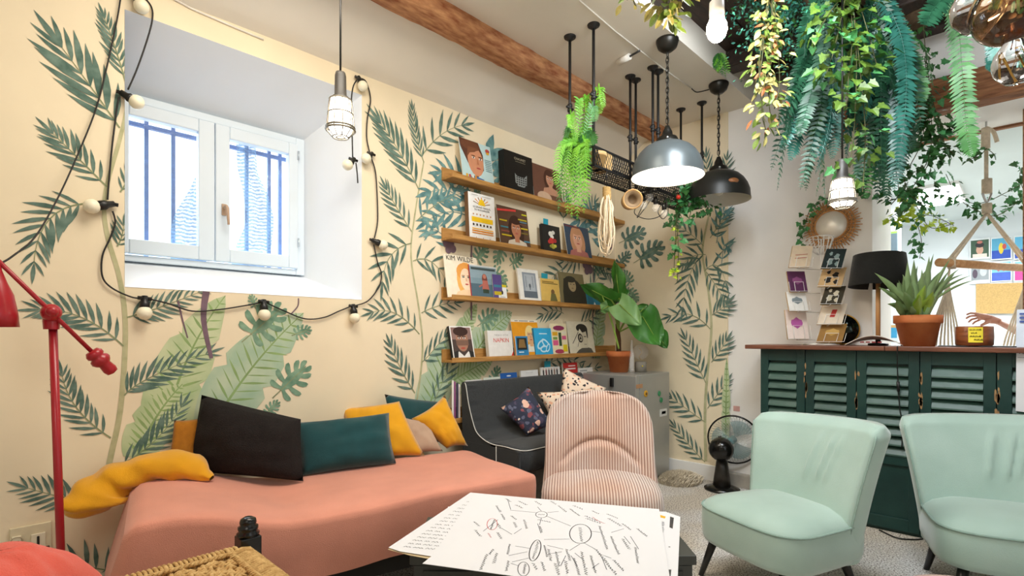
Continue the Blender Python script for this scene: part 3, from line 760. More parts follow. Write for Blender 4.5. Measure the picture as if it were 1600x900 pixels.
wl_ = [((790, 779), (797, 784)), ((805, 789), (816, 794)), ((775, 790), (781, 800)), ((783, 803), (788, 812)), ((798, 806), (806, 812)), ((818, 812), (822, 826)), ((802, 816), (806, 824)), ((776, 818), (782, 826)), ((776, 832), (783, 842)), ((840, 812), (860, 816)),
       ((843, 822), (846, 832)), ((872, 790), (884, 800)), ((890, 795), (905, 806)), ((895, 790), (910, 796)), ((914, 806), (932, 814)), ((915, 810), (938, 818)), ((948, 803), (965, 810)), ((950, 810), (970, 822)), ((972, 818), (985, 828)), ((995, 826), (1010, 838)),
       ((936, 822), (948, 858)), ((954, 838), (966, 866)), ((972, 842), (982, 858)), ((992, 855), (996, 880)), ((930, 858), (945, 876)), ((944, 876), (962, 898)), ((958, 875), (974, 892)), ((908, 862), (915, 898)), ((922, 868), (930, 895)), ((896, 872), (904, 898)),
       ((882, 876), (886, 896)), ((868, 862), (873, 885)), ((856, 858), (860, 876)), ((850, 852), (854, 870)), ((884, 858), (890, 876)), ((796, 850), (792, 866)), ((770, 858), (764, 866)), ((776, 864), (770, 880)), ((760, 866), (750, 890)), ((794, 876), (790, 892)), ((832, 880), (838, 890)), ((846, 878), (850, 892)), ((866, 880), (872, 898)), ((740, 815), (748, 822)), ((742, 828), (750, 838)), ((810, 783), (822, 789)), ((835, 783), (845, 789)), ((860, 783), (868, 788)), ((925, 798), (935, 803))]
for a, b in wl_: word(a, b, rs.uniform(0.011, 0.016))
for a, b in (((925, 808), (938, 816)), ((930, 812), (944, 818))): word(a, b, 0.010, 0.0018, 1)
mm = mb.build('handwriting', [inkm, redm, greym], mind, world=True)
mb = MB()
def Z(u, v): return PZ(u, v, zp + 0.0032)
for k in range(17):
    v0 = 774 + k * 5.0
    u0 = 737 - k * 7.0 + 6
    L = rs.uniform(38, 52)
    uu = u0
    while uu < u0 + L:
        w = rs.uniform(7, 16); word((uu, v0 + (uu - u0) * 0.09), (uu + w, v0 + (uu + w - u0) * 0.09), 0.013, 0.0026); uu += w + 4
mb.build('handwriting', inkm, lst, world=True)
mb = MB()
def Zu(u, v): return PZ(u, v, zp + 0.0016)
for q, mi in ((((1047, 807), (1053, 809), (1051, 826), (1046, 824)), 0), (((1043, 890), (1049, 890), (1047, 906), (1042, 906)), 0), (((1030, 804), (1040, 807), (1039, 810), (1030, 808)), 1)):
    mb.poly([Zu(*p) for p in q], mi)
def rb(pts, w, mi=0): ribbon(mb, [Zu(*p) for p in pts], w, mi)
rb([(1038, 846), (1028, 844), (1027, 860)], 0.004); rb([(1045, 854), (1047, 855)], 0.006)
for c_ in ((1026, 873), (1024, 884)): rb([(c_[0] + 7 * math.cos(t), c_[1] + 4.5 * math.sin(t)) for t in [k * 0.3 for k in range(22)]], 0.0015, 2)
mb.build('pad_print', [cm('#3B3A3A'), cm('#E8B21E'), greym], under, world=True)
mb = MB()
for (a_, b_) in (((1035.5, 815), (1035, 822)), ((1034.8, 823.5), (1034, 832))): scribble(mb, Zu(*a_) + Vector((0, 0, 0.0003)), Zu(*b_) + Vector((0, 0, 0.0003)), 0.016, 0.0026)
mb.build('pad_lettering', greym, under, world=True)

# ---- rush seated chair in the foreground
RX, RY, RZ_ = 0.585, 1.715, 0.515
rch = thing('rush_stool', 'stool with a woven rush seat and turned black corner posts', 'stool', (RX - 0.31, RY - 0.31, 0))
rush = mat('rush_cord', '#B58B4E', 0.85, col2='#E0BC7E', scale=60, bump=0.5, bscale=200)
blk = mat('black_lacquer', '#0E0F0E', 0.25)
wv = MB(); rr = 0.0058
L_ = 0.62
# cords wrapped round the four rails
def wrap(p, inward):
    i_ = Vector(inward); o_ = Vector(p)
    wv.tube([o_ - i_ * 0.006 + Vector((0, 0, -0.03)), o_ - i_ * 0.012 + Vector((0, 0, -0.012)), o_ - i_ * 0.004 + Vector((0, 0, 0.004)), o_ + i_ * 0.018 + Vector((0, 0, 0.008)), o_ + i_ * 0.045 + Vector((0, 0, 0.002)), o_ + i_ * 0.06 + Vector((0, 0, -0.012))], rr * rs.uniform(0.9, 1.15), 5)
k = 0.03
while k < L_ - 0.03:
    j = rs.uniform(-0.001, 0.001)
    wrap((RX - k + j, RY, RZ_), (0, -1, 0)); wrap((RX, RY - k + j, RZ_), (-1, 0, 0))
    wrap((RX - k, RY - L_, RZ_), (0, 1, 0)); wrap((RX - L_, RY - k, RZ_), (1, 0, 0))
    k += 0.0120
# plaited border line
def braid(a, b):
    a, b = Vector(a), Vector(b); n = int((b - a).length / 0.012)
    d = (b - a).normalized(); s_ = Vector((-d.y, d.x, 0))
    for ph in (0, math.pi):
        wv.tube([a + (b - a) * i / (n * 2) + s_ * 0.006 * math.sin(i * math.pi / 2 + ph) + Vector((0, 0, 0.010 + 0.004 * math.cos(i * math.pi / 2 + ph))) for i in range(n * 2 + 1)], 0.0045, 5)
q = 0.056
braid((RX - q, RY - q, RZ_), (RX - L_ + q, RY - q, RZ_)); braid((RX - q, RY - q, RZ_), (RX - q, RY - L_ + q, RZ_))
wv.build('rush_edging', rush, rch, world=True)['kind'] = 'stuff'
# herringbone centre
hb = MB(); st = 0.0125
n = int((L_ - 0.12) / st)
for a_ in range(n):
    for b_ in range(n):
        if ((a_ + b_) // 3) % 2 == 0 and (a_ - b_) % 3 == 0:
            x = RX - 0.062 - a_ * st; y = RY - 0.062 - b_ * st
            hb.tube([(x, y, RZ_ - 0.006), (x, y - st * 1.5, RZ_ + 0.007), (x, y - st * 3.2, RZ_ - 0.006)], rr, 5)
        elif ((a_ + b_) // 3) % 2 == 1 and (a_ - b_) % 3 == 0:
            x = RX - 0.062 - a_ * st; y = RY - 0.062 - b_ * st
            for e in (0, 1, 2):
                hb.tube([(x + st, y - e * st, RZ_ - 0.006), (x - st * 0.5, y - e * st, RZ_ + 0.006), (x - st * 2.2, y - e * st, RZ_ - 0.006)], rr, 5)
hb.box((RX - L_ + 0.05, RY - L_ + 0.05, RZ_ - 0.012), (RX - 0.05, RY - 0.05, RZ_ - 0.003))
hb.build('rush_centre', rush, rch, world=True)['kind'] = 'stuff'
for lx in (RX + 0.012, RX - L_ - 0.012):
    for ly in (RY + 0.005, RY - L_ - 0.005):
        leg = MB().box((lx - 0.030, ly - 0.030, 0), (lx + 0.030, ly + 0.030, RZ_ + 0.030)).build('leg', blk, rch, world=True, bevel=0.003)
        MB().lathe([(0.0, 0), (0.031, 0.0), (0.033, 0.010), (0.026, 0.016), (0.029, 0.022), (0.029, 0.030), (0.022, 0.034), (0.0245, 0.042), (0.022, 0.052), (0.012, 0.058), (0.0, 0.0585)], (lx, ly, RZ_ + 0.029), 18).build('finial', blk, leg, world=True)
for (a_, b_) in (((RX, RY), (RX - L_, RY)), ((RX, RY), (RX, RY - L_)), ((RX - L_, RY), (RX - L_, RY - L_)), ((RX, RY - L_), (RX - L_, RY - L_))):
    MB().tube([(*a_, RZ_ - 0.012), (*b_, RZ_ - 0.012)], 0.011, 8).build('rail', blk, rch, world=True)
    MB().tube([(*a_, 0.2), (*b_, 0.2)], 0.010, 8).build('stretcher', blk, rch, world=True)
# coral blanket heaped on the stool
coral = fabric('coral_fleece', '#E0604E', var=0.06, scale=5)
bc_ = PD(15, 900, 1.13)
def blan(i, j):
    w = 2 * math.pi * i; t = j
    r = 0.16 * math.sin(math.pi * 0.5 * min(1, 1.15 - t) ) if t < 1 else 0.0
    r *= 1 + 0.12 * noise.noise(Vector((math.cos(w) * 2, math.sin(w) * 2, t * 2))) + 0.06 * math.sin(5 * w + 3 * t)
    z = RZ_ + 0.024 + 0.21 * math.sin(math.pi * 0.5 * t)
    z += 0.012 * noise.noise(Vector((math.cos(w) * 3 * r * 8, math.sin(w) * 3, 4)))
    if t >= 1: r = 0
    return Vector((0.035 - 0.02 * t + r * math.cos(w), 1.40 + r * 1.05 * math.sin(w), z))
o = MB().grid(blan, 48, 16, wu=True).build('blanket', coral)
tag(o, 'coral fleece blanket heaped on the rush stool', 'blanket')

# ---- fridge
FX0, FX1, FY0, FY1, FZ = 3.53, 4.05, 2.125, 2.63, 0.862
fr = thing('fridge', 'small silver fridge with magnets in the far corner', 'fridge', ((FX0 + FX1) / 2, (FY0 + FY1) / 2, 0))
silver = mat('silver_enamel', '#A9A9A4', 0.35, metal=0.4, var=0.05, scale=4)
MB().box((FX0 + 0.05, FY0, 0.02), (FX1, FY1, FZ)).build('body', silver, fr, world=True, bevel=0.008)
door = MB().box((FX0, FY0, 0.04), (FX0 + 0.045, FY1, FZ - 0.005)).build('door', silver, fr, world=True, bevel=0.008)
MB().box((FX0 - 0.025, FY0 + 0.20, FZ - 0.10), (FX0, FY0 + 0.225, FZ - 0.03)).build('handle', mat('black_plastic', '#171717', 0.35), door, world=True, bevel=0.004)
def mag(u, v, r, col, nm='magnet', lift=0.004, n=14):
    p = PY(u, v, FY0 - 0.001)
    Mx = Matrix.Rotation(R(90), 4, 'X')
    MB().lathe([(0.0, 0.0), (r, 0.0), (r, lift), (r * 0.8, lift + 0.001), (0.0, lift + 0.001)], p, n, 0, Mx.to_3x3()).build(nm, cm(col, 0.4), fr, world=True)
mag(1009, 615, 0.026, '#E0A51A'); mag(1009, 615, 0.012, '#6B4A12', lift=0.006); mag(1030, 615, 0.022, '#2E8A58'); mag(1033, 625, 0.022, '#2E8A58')
def sticker(u0, v0, u1, v1, col):
    a = PY(u0, v0, FY0 - 0.001); b = PY(u1, v1, FY0 - 0.001)
    MB().box((a.x, FY0 - 0.002, a.z), (b.x, FY0, b.z)).build('sticker', cm(col), fr, world=True)
sticker(994, 601, 1004, 606, '#B98A62'); sticker(1031, 640, 1042, 649, '#D8D8D2'); sticker(1034, 643, 1040, 646, '#8A8A84')

# shaggy mat by the fridge
def shag():
    rs2 = random.Random(3); mb = MB()
    c0 = PZ(1062, 752, 0.0)
    for k in range(2600):
        a = rs2.uniform(0, 6.283); r = math.sqrt(rs2.random())
        x = c0.x + 0.20 * r * math.cos(a); y = c0.y + 0.16 * r * math.sin(a)
        h = 0.035 + 0.05 * (1 - r * r)
        dx, dy = rs2.uniform(-.03, .03), rs2.uniform(-.03, .03); w = 0.004
        b = Vector((x, y, 0.001)); m_ = b + Vector((dx * .5, dy * .5, h * .8)); e = b + Vector((dx, dy, h))
        mb.add([b + Vector((w, w, 0)), b - Vector((w, w, 0)), m_ - Vector((w, w, 0)), m_ + Vector((w, w, 0)), e], [(0, 1, 2, 3), (3, 2, 4)])
    o = mb.build('sheepskin', mat('beige_fleece', '#F0E6D2', 0.9, var=0.08, scale=30)); o['kind'] = 'stuff'
    tag(o, 'fluffy beige sheepskin on the floor beside the fridge', 'sheepskin')
shag()

# ---- red floor lamp
red = mat('red_enamel', '#A8202A', 0.28, var=0.08, scale=10)
lp0 = PY(83, 700, 2.42)
lamp = thing('floor_lamp', 'red articulated floor lamp by the window wall', 'lamp', (lp0.x, 2.42, 0))
jt = PY(82, 491, 2.42)
MB().tube([(lp0.x + 0.03, 2.42, 0.03), (jt.x, 2.42, jt.z)], 0.0125, 14).build('pole', red, lamp, world=True)
MB().lathe([(0.0, 0), (0.15, 0), (0.15, 0.012), (0.03, 0.03), (0.02, 0.05), (0.0, 0.05)], (lp0.x + 0.03, 2.42, 0), 32).build('base', red, lamp, world=True)
yA = 2.395
tip = PY(-60, 352, yA); e1 = PY(146, 552, yA); jA = PY(80, 487, yA)
MB().tube([tip, e1], 0.0072, 12).build('arm', red, lamp, world=True)
MB().ball(jA + Vector((0.0, 0, -0.003)), 0.030, 16, 10).ball(jA + Vector((0, -0.028, 0)), 0.018, 12, 8).lathe([(0.022, -0.06), (0.024, -0.03), (0.02, 0.0)], jA + Vector((0.002, 0.02, 0)), 16).build('joint', red, lamp, world=True)
dA = (e1 - tip).normalized(); Mq = dA.to_track_quat('Z', 'Y').to_matrix()
MB().lathe([(0.0, 0), (0.020, 0.0), (0.028, 0.012), (0.028, 0.022), (0.022, 0.028), (0.030, 0.034), (0.032, 0.045), (0.026, 0.055), (0.019, 0.062), (0.022, 0.085), (0.018, 0.10), (0.0, 0.105)], e1 - dA * 0.01, 20, 0, Mq).build('counterweight', red, lamp, world=True)
sh = PY(-2, 470, yA)
sd = MB().lathe([(0.010, 0.13), (0.013, 0.10), (0.026, 0.06), (0.042, 0.02), (0.052, -0.04), (0.056, -0.085), (0.050, -0.085), (0.040, 0.0), (0.02, 0.06)], (sh.x - 0.005, yA - 0.0, sh.z), 28).build('shade', red, lamp, world=True)
MB().ball((sh.x - 0.005, yA, sh.z - 0.04), 0.026, 14, 10).build('bulb', mat('frosted_bulb', '#F3ECD2', 0.3), sd, world=True)
MB().tube([(tip.x, yA, tip.z), (sh.x - 0.005, yA, sh.z + 0.16), (sh.x - 0.005, yA, sh.z + 0.12)], 0.006, 8).build('stem', red, lamp, world=True)

# ---- black table fan
fb = PZ(1128, 765, 0.0)
fan = thing('fan', 'black table fan with teal blades standing on the floor', 'fan', (fb.x, fb.y, 0))
bk = mat('black_gloss', '#12110F', 0.2)
MB().lathe([(0.0, 0), (0.125, 0), (0.128, 0.012), (0.09, 0.028), (0.05, 0.038), (0.0, 0.04)], (0, 0, 0), 32).build('base', bk, fan)
MB().tube([(0, 0, 0.03), (0, 0, 0.16), (0, 0, 0.24)], [0.066, 0.048, 0.036], 14).build('column', mat('dark_bronze_plastic', '#2A2620', 0.35), fan)
hc = Vector((0, 0, 0.315)); ax = Vector((0.88, 0.22, 0.10)).normalized()
Ma = ax.to_track_quat('Z', 'Y').to_matrix()
MB().lathe([(0.0, -0.12), (0.04, -0.116), (0.072, -0.095), (0.088, -0.055), (0.088, -0.015), (0.072, 0.025), (0.04, 0.05), (0.0, 0.055)], hc, 24, 0, Ma).build('motor', bk, fan)
MB().tube([hc + Vector((-0.01, 0.01, 0.06)), hc + Vector((-0.012, 0.012, 0.09))], [0.009, 0.012], 10).build('oscillation_knob', bk, fan)
cc = hc + ax * 0.085 + Vector((0.05, -0.055, 0.04))
gr = MB()
def ring(r, off, w, n=48): gr.tube([cc + ax * off + Ma @ Vector((r * math.cos(t), r * math.sin(t), 0)) for t in [2 * math.pi * k / n for k in range(n + 1)]], w, 6, caps=False)
ring(0.186, 0.0, 0.007)
cg = gr.build('grille_rim', bk, fan)
gr = MB()
for k in range(48):
    t = 2 * math.pi * k / 48
    e = Ma @ Vector((math.cos(t), math.sin(t), 0)); e2 = Ma @ Vector((math.cos(t + 0.2), math.sin(t + 0.2), 0))
    gr.tube([cc + e * 0.185, cc + e * 0.165 - ax * 0.035, cc + e2 * 0.09 - ax * 0.05, cc + e2 * 0.045 - ax * 0.05], 0.0011, 4, caps=False)
    gr.tube([cc + e * 0.185, cc + e * 0.16 + ax * 0.045, cc + e2 * 0.08 + ax * 0.065, cc + e2 * 0.03 + ax * 0.065], 0.0011, 4, caps=False)
gr.build('grille_wires', mat('grille_chrome', '#C4C8C8', 0.25, metal=0.8), fan)
tealb = mat('teal_blade', '#6FA0A2', 0.2, alpha=0.55)
for k in range(3):
    def bl(i, j):
        t = 2 * math.pi * k / 3 + (i - 0.5) * 1.35 * (0.55 + 0.45 * j); r = 0.03 + 0.13 * j * (1 - 0.15 * (2 * i - 1) ** 2)
        return cc + Ma @ Vector((r * math.cos(t), r * math.sin(t), 0.02 * (i - 0.5)))
    MB().grid(bl, 8, 6).build('blade', tealb, fan)
MB().tube([hc + ax * 0.03, cc + ax * 0.02], [0.03, 0.03], 14).build('hub', tealb, fan)
cbl = [PZ(u, v, 0.005) for u, v in ((1130, 768), (1150, 766), (1165, 770), (1180, 774), (1190, 782))]
MB().tube(smoothpath(cbl, 5), 0.004, 5).build('power_cord', mat('black_cord', '#1A1816', 0.6), fan, world=True)
# ================================================================ PAINTED MURAL (flat print on the walls)
leaf_d = mat('mural_dark_green', '#48655A', 0.85, col2='#7C9486', scale=22, detail=6, contrast=(0.35, 0.75))
leaf_g = mat('mural_green', '#567E67', 0.85, col2='#8FAF93', scale=18, detail=6)
leaf_b = mat('mural_blue_green', '#3E6C70', 0.85, col2='#7EA6A2', scale=22, detail=6)
leaf_l = mat('mural_pale_green', '#A9BF8E', 0.85, col2='#CFD6AE', scale=7, detail=5)
leaf_l2 = mat('mural_pale_sage', '#9FBBA0', 0.85, col2='#C3CFB0', scale=7, detail=5)
vein_l = mat('mural_vein', '#8AA56A', 0.85, var=0.2, scale=9)
stem_m = mat('mural_stem', '#A7A77E', 0.85, col2='#C6C29A', scale=18)
rach_m = mat('mural_rachis', '#8C9670', 0.85, var=0.2, scale=18)
plum_m = mat('mural_plum', '#77606C', 0.85, var=0.2, scale=18)
_layer = [0.0015]
class Wall2:
    """2-d drawing plane on a wall: pixel to wall coordinates and back to 3-d"""
    def __init__(s, kind): s.kind = kind
    def at(s, u, v):
        if s.kind == 'L': p = PY(u, v, W); return Vector((p.x, p.z))
        p = PX(u, v, B - 0.012); return Vector((-p.y, p.z))
    def out(s, q, off):
        if s.kind == 'L':
            x, z = q.x, q.y
            if WX0 < x < WX1 and WZ0 < z < WZ1:           # the print stops at the edge of the window recess
                e = min((x - WX0, 0), (WX1 - x, 1), (z - WZ0, 2), (WZ1 - z, 3))[1]
                if e == 0: x = WX0
                elif e == 1: x = WX1
                elif e == 2: z = WZ0
                else: z = WZ1
            return Vector((x, W - off, z))
        return Vector((B - 0.012 - off, -q.x, q.y))
    def scale(s, u, v):
        p = PY(u, v, W) if s.kind == 'L' else PX(u, v, B - 0.012)
        return (p.x * _c + p.y * _s) / F
    @property
    def parent(s): return wall_left if s.kind == 'L' else wall_back
WL, WB = Wall2('L'), Wall2('B')
def rot2(d, a): return Vector((d.x * math.cos(a) - d.y * math.sin(a), d.x * math.sin(a) + d.y * math.cos(a)))
def blade(mb, wall, p, d, L, w, off, mi=0, curve=0.0):
    """one lens-shaped leaflet"""
    n = Vector((-d.y, d.x)); L_ = []; R_ = []
    for t, k in ((0.0, 0.12), (0.2, 0.72), (0.45, 1.0), (0.72, 0.68), (1.0, 0.0)):
        c_ = p + d * (L * t) + n * (curve * L * t * t)
        L_.append(c_ + n * w * 0.5 * k); R_.append(c_ - n * w * 0.5 * k)
    pts = L_ + R_[:-1][::-1]
    mb.poly([wall.out(q, off) for q in (pts if wall.kind == 'L' else pts)], mi)
def strip(mb, wall, P, w0, w1, off, mi=0):
    vs = []
    for i, p in enumerate(P):
        d = P[min(i + 1, len(P) - 1)] - P[max(i - 1, 0)]; n = Vector((-d.y, d.x)).normalized(); w = w0 + (w1 - w0) * i / (len(P) - 1)
        vs += [wall.out(p + n * w / 2, off), wall.out(p - n * w / 2, off)]
    mb.add(vs, [(2 * i, 2 * i + 1, 2 * i + 3, 2 * i + 2) for i in range(len(P) - 1)], mi)
def nextoff():
    _layer[0] += 0.00004; return _layer[0]
rm = random.Random(11)
def frond(wall, base, mid, tip, n, Lpx, ang=48, mats=None, wk=0.15, name='painted_palm_frond', droop=0.0):
    a, b, c_ = wall.at(*base), wall.at(*mid), wall.at(*tip); sc_ = wall.scale(*mid); off = nextoff()
    mb = MB(); ctrl = b * 2 - (a + c_) * 0.5; lf = 0; n = max(5, int((math.dist(base, mid) + math.dist(mid, tip)) / (0.23 * Lpx + 3.0)))
    P = [bez(a, ctrl, c_, k / 16) for k in range(17)]
    strip(mb, wall, P, 0.006, 0.002, off, 1); spc = sum((P[q + 1] - P[q]).length for q in range(16)) / n
    for k in range(n):
        t = 0.10 + 0.88 * k / (n - 1)
        p = bez(a, ctrl, c_, t); d = (bez(a, ctrl, c_, min(1, t + 0.02)) - bez(a, ctrl, c_, t - 0.02)).normalized()
        env = 0.62 + 0.38 * math.sin(math.pi * min(1, t * 0.95 + 0.12))
        for s_ in (1, -1):
            an = R(ang) * (1 - 0.35 * t) * s_ * rm.uniform(0.92, 1.08)
            L = Lpx * sc_ * env * rm.uniform(0.9, 1.08)
            blade(mb, wall, p, rot2(d, an), L, min(L * wk, 0.62 * spc), off + 0.00003 + lf, 0, -0.10 * s_ - droop * s_); lf += 0.000012
    d = (c_ - P[-2]).normalized(); blade(mb, wall, c_, d, Lpx * sc_ * 0.7, Lpx * sc_ * wk * 0.8, off + 0.00003)
    mb.build(name, mats or [leaf_d, rach_m], wall.parent)
def stem(wall, pts, w0, w1, m=None):
    off = nextoff(); mb = MB()
    q = [wall.at(*p) for p in pts]
    P = [Vector((p.x, p.y)) for p in smoothpath([(a.x, a.y, 0) for a in q], 6)]
    strip(mb, wall, P, w0, w1, off); mb.build('painted_stem', m or stem_m, wall.parent)
def banana(wall, base, tip, wpx, m=None, bend=0.06, notch=True):
    a, c_ = wall.at(*base), wall.at(*tip); sc_ = wall.scale(*tip); off = nextoff(); mb = MB()
    d = c_ - a; n = Vector((-d.y, d.x)).normalized(); L = d.length; w = wpx * sc_
    ctrl = (a + c_) / 2 + n * bend * L * 2
    N = 18; l_, r_ = [], []
    for k in range(N + 1):
        t = k / N; p = bez(a, ctrl, c_, t); tg = (bez(a, ctrl, c_, min(1, t + .02)) - bez(a, ctrl, c_, max(0, t - .02))).normalized(); nn = Vector((-tg.y, tg.x))
        h = w * 0.5 * (math.sin(math.pi * (0.10 + 0.90 * t) ** 0.8) ** 0.7 if t < 1 else 0)
        if notch and k in (7, 12): h *= 0.72
        l_.append(p + nn * h); r_.append(p - nn * h)
    mb.add([wall.out(q, off) for q in l_ + r_], [(k, k + 1, N + 2 + k, N + 1 + k) for k in range(N)], 0)
    strip(mb, wall, [bez(a, ctrl, c_, k / 16) for k in range(17)], 0.014, 0.004, off + 0.00004, 1)
    for k in range(1, 15):
        t = k / 15; p = bez(a, ctrl, c_, t); tg = (bez(a, ctrl, c_, min(1, t + .02)) - bez(a, ctrl, c_, t - .02)).normalized()
        h = w * 0.5 * math.sin(math.pi * (0.10 + 0.90 * t) ** 0.8) ** 0.7
        for s_ in (1, -1):
            blade(mb, wall, p, rot2(tg, R(58) * s_), h * 0.95, 0.012 if k % 2 else 0.007, off + 0.00003, 1)
    mb.build('painted_banana_leaf', [m or leaf_l, vein_l], wall.parent)
def monstera(wall, base, tip, m=None, wpx=None):
    a, c_ = wall.at(*base), wall.at(*tip); off = nextoff(); mb = MB()
    d = (c_ - a); L = d.length; d.normalize(); n = Vector((-d.y, d.x))
    blade(mb, wall, a, d, L, L * 0.36, off + 0.00003)
    for k in range(5):
        t = 0.08 + 0.72 * k / 4
        for s_ in (1, -1):
            an = R(118 - 78 * k / 4) * s_
            LL = L * (0.40, 0.50, 0.48, 0.42, 0.32)[k]
            p = a + d * L * t
            dd = rot2(d, an); nn = Vector((-dd.y, dd.x)); w = L * 0.165
            pts = []
            for q, kk in ((0, .55), (.3, .6), (.6, .95), (.85, 1.0), (1.0, .55)): pts.append(p + dd * LL * q + nn * w * .5 * kk - nn * s_ * LL * .25 * q * q)
            for q, kk in ((1.0, .55), (.85, 1.0), (.6, .95), (.3, .6), (0, .55)): pts.append(p + dd * LL * q - nn * w * .5 * kk - nn * s_ * LL * .25 * q * q)
            mb.poly([wall.out(q_, off + 0.00001) for q_ in pts])
    strip(mb, wall, [a - d * L * 0.3, a, a + d * L * 0.5, c_], 0.006, 0.003, off + 0.00005, 1)
    mb.build('painted_monstera_leaf', [m or leaf_g, rach_m], wall.parent)
def blob_palm(wall, base, tip, n, Lpx):
    frond(wall, base, ((base[0] + tip[0]) / 2, (base[1] + tip[1]) / 2 - 14), tip, n, Lpx, 62, [leaf_b, leaf_b], 0.20, 'painted_blue_palm', 0.12)

# window wall, left part
banana(WL, (255, 690), (352, 462), 78, leaf_l); banana(WL, (330, 668), (474, 489), 84, leaf_l2, 0.04)
banana(WL, (215, 715), (285, 600), 60, leaf_l); banana(WL, (664, 660), (735, 500), 64, leaf_l2); banana(WL, (700, 600), (770, 560), 56, leaf_l, 0.02)
banana(WL, (716, 560), (745, 475), 40, leaf_l); banana(WL, (738, 560), (800, 488), 52, leaf_l2); banana(WL, (930, 560), (945, 470), 40, leaf_l2)
stem(WL, [(205, 140), (188, 215), (165, 300), (166, 360), (188, 440), (196, 520), (188, 640), (170, 728), (160, 800)], 0.012, 0.022)
stem(WL, [(662, 252), (648, 335), (642, 400), (654, 480), (660, 545), (652, 620), (640, 680)], 0.009, 0.015)
frond(WL, (187, 200), (145, 140), (95, 72), 12, 74, 42); frond(WL, (196, 128), (180, 75), (163, 28), 11, 32, 42)
frond(WL, (167, 292), (120, 245), (82, 208), 11, 40, 50); frond(WL, (138, 318), (78, 342), (53, 412), 13, 46, 55)
frond(WL, (193, 541), (130, 497), (62, 484), 13, 40, 55); frond(WL, (173, 684), (122, 640), (97, 586), 11, 36, 50)
frond(WL, (194, 618), (238, 588), (325, 552), 11, 40, 50); frond(WL, (183, 728), (240, 690), (284, 634), 11, 38, 50)
frond(WL, (150, 786), (95, 776), (42, 762), 10, 38, 58); frond(WL, (176, 893), (120, 886), (72, 895), 9, 44, 75)
frond(WL, (198, 496), (250, 480), (312, 456), 9, 32, 55); frond(WL, (188, 300), (200, 280), (206, 262), 5, 26, 50)
frond(WL, (183, 385), (190, 370), (193, 352), 5, 28, 55)
for b_, m_, t_ in (((-20, 420), (-60, 380), (-110, 300)), ((-30, 240), (-70, 180), (-120, 120)), ((-10, 640), (-60, 600), (-120, 560)), ((-40, 800), (-90, 760), (-130, 690))): frond(WL, b_, m_, t_, 11, 50, 48)
monstera(WL, (438, 610), (478, 572)); monstera(WL, (392, 522), (438, 482)); monstera(WL, (462, 522), (484, 514)); monstera(WL, (418, 645), (434, 628)); monstera(WL, (398, 478), (392, 462))
stem(WL, [(330, 560), (318, 500), (322, 455)], 0.016, 0.03, plum_m); stem(WL, [(293, 528), (285, 500), (278, 470)], 0.005, 0.008, plum_m); stem(WL, [(455, 490), (465, 478), (466, 466)], 0.006, 0.006, plum_m)
# window wall, between the window and the ledges
blob_palm(WL, (742, 330), (672, 300), 14, 44); blob_palm(WL, (745, 322), (690, 270), 14, 40); blob_palm(WL, (742, 345), (668, 345), 12, 40); blob_palm(WL, (705, 392), (668, 362), 9, 30)
frond(WL, (655, 298), (625, 240), (594, 192), 13, 46, 42); frond(WL, (662, 254), (650, 212), (644, 172), 13, 25, 38)
frond(WL, (660, 242), (690, 210), (722, 196), 12, 42, 55); frond(WL, (643, 362), (620, 325), (604, 296), 11, 32, 46)
frond(WL, (642, 380), (610, 400), (597, 442), 12, 42, 55); frond(WL, (645, 408), (672, 408), (695, 436), 10, 34, 62)
frond(WL, (655, 522), (618, 490), (582, 488), 12, 32, 58); frond(WL, (648, 614), (628, 580), (611, 542), 11, 34, 46)
frond(WL, (658, 489), (684, 478), (710, 473), 9, 32, 55); frond(WL, (659, 566), (676, 548), (694, 526), 10, 32, 46); frond(WL, (678, 628), (690, 600), (706, 570), 10, 34, 46)
frond(WL, (652, 344), (684, 318), (720, 302), 12, 34, 60, [leaf_b, rach_m])
# glimpses between the ledges
for b_, t_ in (((745, 405), (760, 385)), ((785, 385), (775, 410)), ((770, 425), (790, 440)), ((780, 440), (790, 460)), ((752, 505), (775, 490)), ((800, 412), (815, 400)), ((770, 600), (778, 575)), ((740, 310), (748, 298)), ((930, 425), (938, 405))): monstera(WL, b_, t_)
for b_, m_, t_ in (((880, 490), (865, 485), (848, 492)), ((882, 420), (868, 428), (855, 448)), ((905, 400), (895, 410), (880, 408)), ((915, 470), (930, 440), (948, 420)), ((918, 350), (922, 330), (928, 318)), ((925, 415), (940, 416), (952, 428)), ((845, 580), (880, 560), (915, 575)), ((790, 440), (776, 450), (764, 446)), ((880, 345), (880, 325), (884, 312)), ((905, 505), (918, 500), (930, 490)), ((890, 620), (900, 590), (930, 575))): frond(WL, b_, m_, t_, 9, 28, 55)
blob_palm(WL, (950, 380), (905, 345), 12, 40); blob_palm(WL, (945, 400), (920, 330), 10, 40)
stem(WL, [(738, 300), (736, 400), (736, 500)], 0.010, 0.014, plum_m); stem(WL, [(927, 400), (926, 480), (926, 560)], 0.010, 0.014, plum_m)
def grapes(wall, u, v):
    mb = MB(); off = nextoff(); c_ = wall.at(u, v); sc_ = wall.scale(u, v)
    for dx, dy in ((-6, 4), (4, 5), (-1, -5), (8, -3)):
        q = c_ + Vector((dx, dy)) * sc_; r = 6.5 * sc_
        mb.poly([wall.out(q + Vector((r * math.cos(t), r * math.sin(t))), off) for t in [k * 0.5236 for k in range(12)]]); off += 0.00002
    mb.build('painted_fruit', plum_m, wall.parent)['kind'] = 'stuff'
grapes(WL, 701, 385); grapes(WL, 917, 418); grapes(WL, 948, 380)
